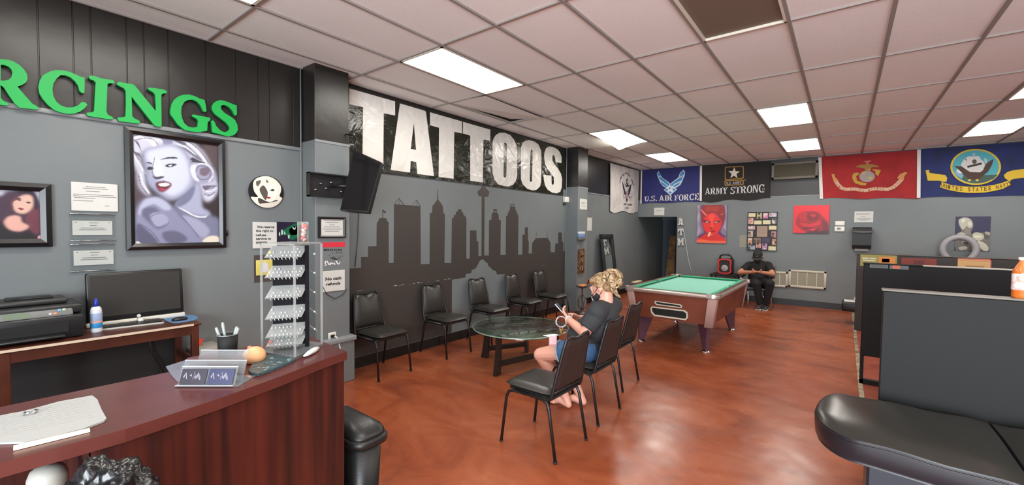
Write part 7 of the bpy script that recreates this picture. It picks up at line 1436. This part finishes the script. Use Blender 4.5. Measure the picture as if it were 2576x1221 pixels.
def hand(wrist, tip_dir, palm_n, thumb_side, L=.17, curl=.6, spread=.5, r=.0085):
    """palm and five unequal, bent fingers"""
    d = Vector(tip_dir).normalized(); n = Vector(palm_n); n = (n-d*n.dot(d)).normalized(); s = d.cross(n)*thumb_side; w = Vector(wrist); P = []
    pl = L*.5; base = []
    for k, q in enumerate((.028, .0095, -.0095, -.027)):
        b = w+d*pl*(.98 if k in (1, 2) else .92)+s*q; base.append(b); P.append(('c', w+d*.012+s*q*.55, .0135, b, .0105))
    P.append(('e', w+d*pl*.55, (pl*.5, .034, .013), (d, s, n)))
    for k, (b, l) in enumerate(zip(base, (.43, .49, .46, .36))):
        l *= L; a = curl*(1+.15*k); v = d+s*(.12-.09*k)*spread; p = b
        for i, f in enumerate((.45, .3, .25)):
            ang = a*(i+.6)*.55; dv = (v.normalized()*math.cos(ang)+n*math.sin(ang)); q = p+dv*l*f; P.append(('c', p, r*(1.06-.06*i), q, r*(1-.08*i))); p = q
    tb = w+d*pl*.25+s*.028; dv = (d*.55+s*.75+n*.35).normalized(); p1 = tb+dv*L*.2; dv2 = (d*.85+s*.25+n*.45).normalized(); p2 = p1+dv2*L*.17; p3 = p2+(dv2+n*.3).normalized()*L*.13
    P += [('c', w+d*.02+s*.012, .014, tb, .0135), ('c', tb, .0125, p1, .0105), ('c', p1, .0105, p2, .0095), ('c', p2, .0095, p3, .008)]
    return P
# ---------------------------------------------------------------- seated woman
SKW = skin('fair skin', (214, 158, 138))
wt = thing('person', 'seated woman with curly blonde hair, black mask and grey shirt looking at her phone', 'person', (-1.75, 3.36, 0))
HC_ = ony(1513, 722, 3.37)                      # head centre
fwd = Vector((-.80, -.10, -.48)).normalized(); sd = Vector((0, 0, 1)).cross(fwd).normalized(); hu = fwd.cross(sd).normalized()
def hp(f, s, u): return HC_+fwd*f+sd*s+hu*u
HA = (fwd, sd, hu)
neck = HC_+Vector((.055, .0, -.115)); chest = Vector((-1.64, 3.37, .80)); pel = Vector((-1.71, 3.37, .565))
shL = Vector((-1.585, 3.19, .925)); shR = Vector((-1.60, 3.55, .925)); elL = ony(1470, 838, 3.12); wrL = ony(1429, 803, 3.24); elR = Vector((-1.76, 3.62, .76)); wrR = ony(1456, 800, 3.46)
hipL, hipR = Vector((-1.73, 3.27, .565)), Vector((-1.73, 3.47, .565)); knL = ony(1360, 893, 3.22); knR = Vector((knL.x+.02, 3.50, knL.z)); anL = Vector((-1.935, 3.30, .10)); anR = Vector((-1.86, 3.43, .10))
tipL = onz(1402, 1010, .03); toeR = Vector((-1.985, 3.40, .03))
B = [('e', HC_+hu*.012-fwd*.012, (.092, .074, .098), HA), ('e', hp(.022, 0, -.045), (.066, .056, .072), HA), ('c', hp(.05, 0, -.098), .026, hp(.062, 0, -.088), .022),   # cranium, face, chin
     ('c', hp(.083, 0, .012), .009, hp(.104, 0, -.026), .0135), ('e', hp(.098, 0, -.033), (.014, .016, .01), HA), ('c', hp(.07, .03, -.035), .026, hp(.07, -.03, -.035), .026), ('c', hp(.078, .032, .03), .012, hp(.078, -.032, .03), .012),
     ('c', hp(.084, .016, -.06), .009, hp(.084, -.016, -.06), .009), ('c', neck+Vector((-.01, 0, .05)), .052, chest+Vector((.01, 0, .15)), .062), ('c', hp(-.02, 0, -.05), .055, neck, .052)]
for s_ in (1, -1): B.append(('e', hp(-.008, s_*.077, -.018), (.020, .009, .031), HA))
B += [('c', shL, .062, shR, .062), ('e', chest, (.12, .185, .16)), ('e', pel+Vector((-.04, 0, .07)), (.13, .18, .15)), ('c', shL+Vector((0, .02, -.02)), .058, elL, .047), ('c', shR, .056, elR, .045),
      ('c', elL, .044, elL.lerp(wrL, .5), .038), ('c', elL.lerp(wrL, .5), .038, wrL, .026), ('c', elR, .042, wrR, .026),
      ('c', hipL, .105, hipL.lerp(knL, .6), .082), ('c', hipL.lerp(knL, .6), .082, knL, .064), ('c', hipR, .105, knR, .066),
      ('c', knL, .060, knL.lerp(anL, .35)+Vector((.012, 0, 0)), .061), ('c', knL.lerp(anL, .35)+Vector((.012, 0, 0)), .061, anL, .036), ('c', knR, .060, knR.lerp(anR, .4), .058), ('c', knR.lerp(anR, .4), .058, anR, .036)]
for an, toe in ((anL, tipL), (anR, toeR)):
    d = Vector((toe.x-an.x, toe.y-an.y, 0)).normalized(); s = Vector((-d.y, d.x, 0)); heel = Vector((an.x, an.y, .035))-d*.035
    B += [('c', an, .034, heel, .030), ('c', heel, .030, an+d*.06+Vector((0, 0, -.045)), .032), ('c', an+d*.06+Vector((0, 0, -.045)), .032, Vector((an.x, an.y, .024))+d*.115, .024)]
    for k in range(5): b0 = Vector((an.x, an.y, .018))+d*.115+s*(.026-.013*k); B.append(('c', b0, .012, b0+d*(.045-.006*abs(k-1)), .0095 if k else .012))
pd_ = (ony(1412, 783, 3.27)-wrL).normalized()
B += hand(wrL, pd_+Vector((0, .1, .1)), Vector((.5, .55, .5)), 1, .155, .7)
B += hand(wrR, (ony(1432, 785, 3.36)-wrR), Vector((-.3, -.8, .25)), -1, .15, .6)
body = organic('body', B, SKW, wt, .0052, 3, .5)
# shirt, shorts
M_SHIRT = mat('charcoal cotton shirt', (46, 48, 51), .85, bump=(40, .25)); M_DENIM = mat('blue denim', (52, 84, 122), .85, bump=(120, .2), vary=(20, (66, 98, 136)))
slv = shL.lerp(elL, .80); slr = shR.lerp(elR, .75)
SH = [('c', shL, .078, shR, .078), ('e', chest, (.14, .205, .18)), ('e', chest+Vector((-.07, 0, -.03)), (.12, .17, .10)), ('e', pel+Vector((-.06, 0, .09)), (.165, .205, .165)), ('e', chest+Vector((.06, 0, .08)), (.09, .16, .12)),
      ('c', shL+Vector((0, .02, -.01)), .078, slv, .073, False, True), ('c', shR, .076, slr, .070, False, True), ('c', chest+Vector((0, 0, .12)), .10, neck+Vector((.006, 0, -.012)), .066, False, True), ('e', pel+Vector((-.02, 0, .02)), (.14, .19, .08))]
organic('shirt', SH, M_SHIRT, wt, .007, 7, .6)
cutL = hipL.lerp(knL, .52); cutR = hipR.lerp(knR, .52)
ST = [('e', pel+Vector((-.01, 0, -.015)), (.13, .19, .10)), ('c', hipL, .117, cutL, .103, False, True), ('c', hipR, .117, cutR, .100, False, True)]
so = organic('shorts', ST, M_DENIM, wt, .007, 6, .6)
for c0, k in ((cutL, .104), (cutR, .101)):
    d = (knL-hipL).normalized(); m = MB(); a_ = d.cross(Vector((0, 1, 0))).normalized(); b_ = d.cross(a_)
    m.tube([c0+(a_*math.cos(q)+b_*math.sin(q))*k for q in [2*PI*i/32 for i in range(32)]], .0085, mat('frayed denim cuff', (150, 166, 176), .9), 6, closed=True); m.build('cuff', wt)
# mask
mk = [('e', hp(.060, 0, -.058), (.062, .062, .055), HA), ('e', hp(.09, 0, -.05), (.035, .035, .040), HA)]
msk = organic('face_mask', mk, mat('black mask cloth', (24, 24, 27), .8), wt, .005, 4, .6)
m = MB(); m.ball((0, 0, 0), 1, mat('white mask panel', (206, 206, 208), .7), 18, 12); m.v = [hp(.094+v.x*.036, v.y*.042, -.056+v.z*.042-v.x*.012) for v in m.v]; m.build('mask_panel', msk)
for s_ in (1, -1):
    m = MB(); m.tube([hp(.085, s_*.052, -.03), hp(.04, s_*.072, -.015), hp(-.002, s_*.083, .008), hp(-.02, s_*.086, -.006)], .0025, M_MATBLACK, 6); m.build('ear_loop', msk)
    m = MB(); m.tube([hp(.07, s_*.06, -.085), hp(.035, s_*.072, -.065), hp(-.005, s_*.082, -.045), hp(-.02, s_*.085, -.03)], .0025, M_MATBLACK, 6); m.build('ear_loop', msk)
    m = MB(); m.ball(hp(.080, s_*.030, .012), (.010, .012, .007), mat('eye white', (214, 206, 200), .3), 12, 8); m.build('eye', wt)
    m = MB(); m.tube([hp(.092, s_*.016, .016), hp(.0935, s_*.030, .019), hp(.084, s_*.044, .014)], .0028, mat('dark lashes', (60, 40, 32), .6), 6); m.build('eyelashes', wt)
    m = MB(); m.tube([hp(.097, s_*.014, .032), hp(.096, s_*.030, .038), hp(.082, s_*.046, .033)], .003, mat('light brown brow', (136, 98, 66), .7), 6); m.build('eyebrow', wt)
# hair: swept cap, loose bun of curls, a few strands down the nape
def hairm(name, c1, c2):
    m = mat(name, c1, .42, vary=(34, c2, .38, .62), bump=(60, .9)); return m
M_H1 = hairm('blonde hair', (176, 146, 106), (118, 90, 62)); M_H2 = hairm('pale blonde curls', (206, 182, 144), (140, 110, 80))
organic('hair', [('e', hp(-.022, 0, .030), (.088, .083, .090), HA), ('e', hp(-.055, 0, -.012), (.066, .076, .072), HA), ('e', hp(.03, 0, .072), (.05, .066, .038), HA), ('e', hp(-.085, 0, .045), (.06, .065, .06), HA)], M_H1, wt, .005, 3, .5)
rn = random.Random(12); bc_ = ony(1540, 703, 3.37); m = MB()
for i in range(62):
    th = rn.uniform(0, 2*PI); ph = math.acos(rn.uniform(-.85, 1)); nrm = Vector((math.sin(ph)*math.cos(th), math.sin(ph)*math.sin(th), math.cos(ph))); c0 = bc_+Vector((nrm.x*.074, nrm.y*.070, nrm.z*.070)); t1 = nrm.cross(Vector((rn.uniform(-1, 1), rn.uniform(-1, 1), rn.uniform(-1, 1)))).normalized(); t2 = nrm.cross(t1)
    R_ = rn.uniform(.012, .024); turns = rn.uniform(1.0, 1.9); pts = [c0+nrm*(.018*math.sin(s_*PI)-.006)+t1*R_*math.cos(turns*2*PI*s_)+t2*(R_*math.sin(turns*2*PI*s_)+(s_-.5)*.03) for s_ in [k/12 for k in range(13)]]
    m.tube(pts, [.0035+.007*math.sin(PI*min(1, s_*1.1+.08)) for s_ in [k/12 for k in range(13)]], M_H2 if i % 3 else M_H1, 7)
m.ball(bc_, (.068, .062, .062), M_H1, 18, 12)
for i in range(9):
    s_ = rn.uniform(-.06, .06); p = hp(-.085, s_, -.03+rn.uniform(-.02, .02)); pts = [p+Vector((.012*k+.006*math.sin(k*1.7+i), s_*.05*k, -.018*k)) for k in range(6)]; m.tube(pts, [.006, .007, .006, .005, .004, .002], M_H2, 6)
for i in range(14):
    a = rn.uniform(-1, 1); p = [hp(.07-.02*abs(a), a*.055, .06+.01*rn.random()), hp(.03, a*.068, .098-.02*abs(a)), hp(-.03, a*.07, .10-.02*abs(a)), hp(-.085, a*.05, .075)]; m.tube(p, [.006, .010, .011, .009], M_H2 if i % 2 else M_H1, 6)
m.build('hair_curls', wt)
# sunglasses pushed up on the head
t = thing('sunglasses', 'brown tortoiseshell sunglasses pushed up into the blonde hair', 'sunglasses', hp(.07, 0, .085)); M_TORT = mat('tortoiseshell', (112, 56, 34), .3)
for s_ in (1, -1):
    m = MB(); c0 = hp(.075, s_*.034, .088); u_ = sd; v_ = (hu*.75-fwd*.66).normalized(); m.tube([c0+u_*.026*math.cos(q)+v_*.020*math.sin(q) for q in [2*PI*i/18 for i in range(18)]], .004, M_TORT, 6, closed=True); m.add([c0+u_*.024*math.cos(q)+v_*.018*math.sin(q) for q in [2*PI*i/18 for i in range(18)]], [tuple(range(18))], mat('brown lens', (70, 40, 30), .1)); m.build('lens', t)
    m = MB(); m.tube([hp(.072, s_*.062, .085), hp(.02, s_*.086, .06), hp(-.02, s_*.09, .03)], .0035, M_TORT, 6); m.build('temple', t)
m = MB(); m.tube([hp(.085, .01, .09), hp(.085, -.01, .09)], .004, M_TORT, 6); m.build('bridge', t)
# phone
pc = ony(1413, 780, 3.29); pu = (ony(1403, 770, 3.27)-ony(1424, 793, 3.28)).normalized(); pn = (HC_-pc).normalized(); pn = (pn-pu*pn.dot(pu)).normalized(); pr = pu.cross(pn)
t = thing('phone', 'light coloured phone held up in the seated woman\'s hands', 'phone', pc); Fp_ = Frame(pc, pr, pu)
m = MB(); m.rbox((-.036, -.072, -.005), (.036, .072, .004), mat('phone case', (196, 196, 202), .35), .008, 3, fr=Fp_); m.build('phone_body', t)
m = MB(); m.box((-.032, -.067, .0042), (.032, .067, .0048), mat('phone screen', (60, 66, 76), .15), Fp_); m.build('screen', t)
# watch, bracelet, key ring, wallet
d = (wrL-elL).normalized(); a_ = d.cross(Vector((0, 0, 1))).normalized(); b_ = d.cross(a_); wc = wrL-d*.012
m = MB(); m.tube([wc+(a_*math.cos(q)+b_*math.sin(q))*.031 for q in [2*PI*i/24 for i in range(24)]], .006, mat('white watch strap', (206, 206, 202), .5), 6, closed=True); tag(recenter(m.build('wristband'), wc), 'white wristband on the seated woman\'s left wrist', 'wristband')
kc = ony(1412, 810, 3.27); t = thing('key_ring', 'big white bangle key ring with a gold clasp hanging from the seated woman\'s hand', 'key ring', kc)
vw = (kc-O3).normalized(); e1 = vw.cross(Vector((0, 0, 1))).normalized(); e2 = e1.cross(vw); R_ = .046; m = MB(); m.tube([kc+(e1*math.cos(q)+e2*math.sin(q))*R_ for q in [2*PI*i/32 for i in range(32)]], .0065, mat('pearly white ring', (206, 198, 198), .5, vary=(40, (150, 138, 140), .45, .55)), 8, closed=True); m.build('ring', t)
m = MB(); k0 = kc-e2*(R_+.012); m.tube([k0+(e1*math.cos(q)+e2*math.sin(q))*.013 for q in [2*PI*i/16 for i in range(16)]], .004, mat('gold metal', (190, 144, 60), .3, metal=.8), 6, closed=True); m.tube([k0-e2*.013, k0-e2*.035, k0-e2*.055], [.006, .008, .005], mat('gold metal'), 8); m.build('clasp', t)
wc = ony(1391, 858, 3.12); t = thing('wallet', 'small pink wallet resting against the seated woman\'s thigh', 'wallet', wc); m = MB(); FW_ = Frame(wc, e1*-1 if e1.dot(RT) < 0 else e1, e2); m.rbox((-.034, -.042, -.012), (.034, .042, .012), mat('pink leather', (226, 170, 176), .5), .008, 3, fr=FW_); m.build('wallet_body', t)
m = MB(); m.rbox((-.036, -.03, .012), (.036, -.026, .014), paint((190, 130, 138), .5), .001, 1, fr=FW_); m.ball(FW_.p(0, .0, .013), .003, M_CHROME, 8, 6); m.build('flap', t)
# ---------------------------------------------------------------- seated man by the far wall
SKM = skin('light brown skin', (178, 122, 92))
yM = 10.30
def mp(x, y, Y=yM): return ony(x, y, Y)
mt = thing('person', 'seated man in a black cap, mask, shirt and trousers by the far wall, hands together', 'person', (-1.44, 10.25, 0))
hd = mp(1906, 645, 10.18); pelm = Vector((mp(1908, 712, 10.33).x, 10.33, .53)); chm = Vector((pelm.x, 10.30, .80)); sL = mp(1884, 668, 10.27); sR = mp(1932, 668, 10.27)
eL, eR = mp(1861, 686, 10.12), mp(1944, 690, 10.12); hL, hR = mp(1899, 685, 9.92), mp(1911, 685, 9.92)
kL, kR = mp(1903, 714, 9.90), mp(1937, 714, 9.90); aL = Vector((mp(1911, 765, 9.98).x, 9.98, .1)); aR = Vector((mp(1927, 765, 10.02).x, 10.02, .1))
f2 = Vector((0.03, -.86, -.5)).normalized(); s2 = Vector((0, 0, 1)).cross(f2).normalized(); u2 = f2.cross(s2); H2 = (f2, s2, u2)
def h2(f, s, u): return hd+f2*f+s2*s+u2*u
B = [('e', h2(-.01, 0, .02), (.10, .078, .10), H2), ('e', h2(.025, 0, -.045), (.068, .06, .075), H2), ('c', h2(.095, 0, -.01), .012, h2(.105, 0, -.03), .015), ('c', h2(-.02, 0, -.06), .06, chm+Vector((0, 0, .16)), .066)]
for s_ in (1, -1): B.append(('e', h2(-.01, s_*.082, -.02), (.02, .01, .032), H2))
B += [('c', sL, .07, sR, .07), ('e', chm, (.185, .13, .18)), ('e', pelm+Vector((0, 0, .05)), (.18, .15, .14)), ('c', sL, .062, eL, .05), ('c', sR, .062, eR, .05), ('c', eL, .048, hL, .03), ('c', eR, .048, hR, .03), ('c', pelm+Vector((-.09, 0, -.02)), .1, kL, .072), ('c', pelm+Vector((.09, 0, -.02)), .1, kR, .072), ('c', kL, .065, aL, .042), ('c', kR, .065, aR, .042)]
B += hand(hL, (1, -.15, .15), (0, -.3, 1), 1, .17, .9); B += hand(hR, (-1, -.15, .1), (0, -.3, 1), -1, .17, .9)
organic('body', B, SKM, mt, .0065, 3, .5)
M_BT = mat('black shirt cloth', (15, 15, 16), .85); M_TR = mat('black trousers', (17, 18, 19), .85)
organic('shirt', [('c', sL, .084, sR, .084), ('e', chm, (.2, .148, .19)), ('e', pelm+Vector((0, -.02, .09)), (.2, .17, .15)), ('c', sL, .082, sL.lerp(eL, .66), .076, False, True), ('c', sR, .082, sR.lerp(eR, .66), .076, False, True), ('c', chm+Vector((0, 0, .1)), .1, chm+Vector((0, 0, .19)), .074, False, True)], M_BT, mt, .009, 5, .6)
organic('trousers', [('e', pelm+Vector((0, 0, -.02)), (.19, .16, .11)), ('c', pelm+Vector((-.09, 0, -.02)), .112, kL, .086), ('c', pelm+Vector((.09, 0, -.02)), .112, kR, .086), ('c', kL, .084, aL+Vector((0, 0, .0)), .058, False, True), ('c', kR, .084, aR, .058, False, True)], M_TR, mt, .009, 5, .6)
for an, dx in ((aL, -.02), (aR, .03)):
    d = Vector((dx, -1, 0)).normalized(); z0 = Vector((an.x, an.y, 0)); organic('shoe', [('c', z0-d*.05+Vector((0, 0, .05)), .045, z0+d*.06+Vector((0, 0, .045)), .042), ('c', z0+d*.06+Vector((0, 0, .045)), .042, z0+d*.14+Vector((0, 0, .038)), .034)], mat('dark grey sneaker', (54, 54, 58), .6), mt, .007, 4)
    m = MB(); m.rbox((-.045, -.165, .0), (.045, .09, .018), mat('white sneaker sole', (186, 184, 182), .6), .01, 2); m.v = [v+z0 for v in m.v]; m.build('shoe_sole', mt)
organic('face_mask', [('e', h2(.055, 0, -.06), (.068, .066, .058), H2)], mat('black mask cloth'), mt, .006, 3)
m = MB(); M_CAP = mat('black baseball cap', (26, 25, 26), .8); m.ball((0, 0, 0), 1, M_CAP, 24, 14); m.v = [h2(-.012+v.x*.112, v.y*.09, max(.012, .03+v.z*.098)) for v in m.v]; 
vis = []
for i in range(13):
    a = -1.1+2.2*i/12
    for r_, z in ((.095, .028), (.165-.02*abs(a), .012-.01*abs(a))): vis.append(h2(r_*math.cos(a)+.0, r_*math.sin(a)*.85, z))
m.add(vis, [(2*i, 2*i+1, 2*i+3, 2*i+2) for i in range(12)], M_CAP); m.add([v-u2*.006 for v in vis], [(2*i, 2*i+2, 2*i+3, 2*i+1) for i in range(12)], M_CAP); capo = m.build('cap', mt)
m = MB(); m.rbox((-.02, -.004, -.006), (.02, .004, .006), paint((150, 150, 150), .5), .003, 1); m.v = [h2(.098, 0, .062)+s2*v.x+u2*v.z+f2*v.y for v in m.v]; m.build('cap_badge', capo)
for s_ in (1, -1): m = MB(); m.ball(h2(.088, s_*.032, -.005), (.01, .01, .006), mat('eye white'), 10, 6); m.build('eye', mt)
# his chrome chair
ct = thing('chrome_armchair', 'chrome tube armchair with dark cushions the far man sits on', 'chair', (pelm.x, 10.3, 0)); cx = pelm.x; sz = .43; M_CUS = mat('slate vinyl cushion', (40, 46, 62), .4)
m = MB(); m.rbox((cx-.24, 10.02, sz-.07), (cx+.24, 10.52, sz), M_CUS, .03, 3); m.build('seat', ct)
m = MB(); m.rbox((cx-.22, 10.53, .52), (cx+.22, 10.60, .90), M_CUS, .03, 3); m.build('backrest', ct)
for s_ in (-1, 1):
    x = cx+s_*.275; m = MB(); m.tube([(x, 10.56, .86), (x, 10.55, .64), (x, 10.5, .62), (x, 10.05, .62), (x, 9.99, .6), (x, 9.98, .55), (x, 10.0, .3), (x, 10.02, .02), (x, 10.08, .013), (x, 10.5, .013)], .014, M_CHROME, 8); m.build('side_frame', ct)
    m = MB(); m.tube([(x, 10.12, .64), (x, 10.42, .64)], .022, M_BLACK, 10); m.build('armrest', ct)
    m = MB(); m.tube([(cx+s_*.14, 10.03, sz-.07), (cx+s_*.13, 9.99, .013)], .014, M_CHROME, 8); m.build('leg', ct)
m = MB(); m.tube([(cx-.275, 10.3, sz-.08), (cx+.275, 10.3, sz-.08)], .012, M_CHROME, 8); m.build('cross_tube', ct)
# speaker on a black stand behind the pool table
r = [ony(1804, 688, 10.62), ony(1842, 688, 10.62), ony(1842, 652, 10.62)]; sx0, sx1, z0, z1 = r[0].x, r[1].x, r[0].z, r[2].z
t = thing('portable_speaker', 'black portable speaker with a red surround and top handle by the far wall', 'speaker', ((sx0+sx1)/2, 10.7, z0)); m = MB(); m.rbox((sx0, 10.60, z0), (sx1, 10.85, z1), M_BLACK, .035, 3); m.build('speaker_body', t)
FS = Frame((0, 10.60, 0), (1, 0, 0), (0, 0, 1)); w = sx1-sx0; h = z1-z0; M_RED = mat('red speaker surround', (176, 40, 36), .45)
o_ = smooth_loop([(sx0+w*.1, z0+h*.04), (sx1-w*.1, z0+h*.04), (sx1-w*.06, z0+h*.5), (sx1-w*.1, z1-h*.04), (sx0+w*.1, z1-h*.04), (sx0+w*.06, z0+h*.5)], 3); i_ = [(sx0+w/2+(a-sx0-w/2)*.76, z0+h/2+(b-z0-h/2)*.8) for a, b in o_]
m = MB(); m.prism([o_, i_], FS, 0, .02, M_RED); m.build('surround', t); m = MB(); m.prism(i_, FS, .001, .006, mat('speaker mesh', (30, 26, 28), .7)); m.build('grille', t)
m = MB(); m.lathe([(.001, .012), (w*.2, .010), (w*.24, .006)], (sx0+w/2, z0+h*.38, 0), mat('speaker cone silver', (150, 144, 142), .35), 20, fr=FS); m.build('cone', t)
m = MB(); m.tube([(sx0+.03, 10.7, z1-.03), (sx0+.04, 10.7, z1+.05), (sx0+.09, 10.7, z1+.085), (sx1-.09, 10.7, z1+.085), (sx1-.04, 10.7, z1+.05), (sx1-.03, 10.7, z1-.03)], .018, M_BLACK, 8); m.build('handle', t)
t = thing('side_table', 'low black table under the portable speaker', 'table', ((sx0+sx1)/2, 10.7, 0)); m = MB(); m.rbox((sx0-.12, 10.45, z0-.04), (sx1+.12, 10.92, z0-.004), M_MATBLACK, .008, 1, smooth=False); m.build('table_top', t)
for a, b in ((sx0-.1, 10.47), (sx1+.07, 10.47), (sx1+.07, 10.87), (sx0-.1, 10.87)): m = MB(); m.box((a, b, 0), (a+.03, b+.03, z0-.04), M_MATBLACK); m.build('leg', t)
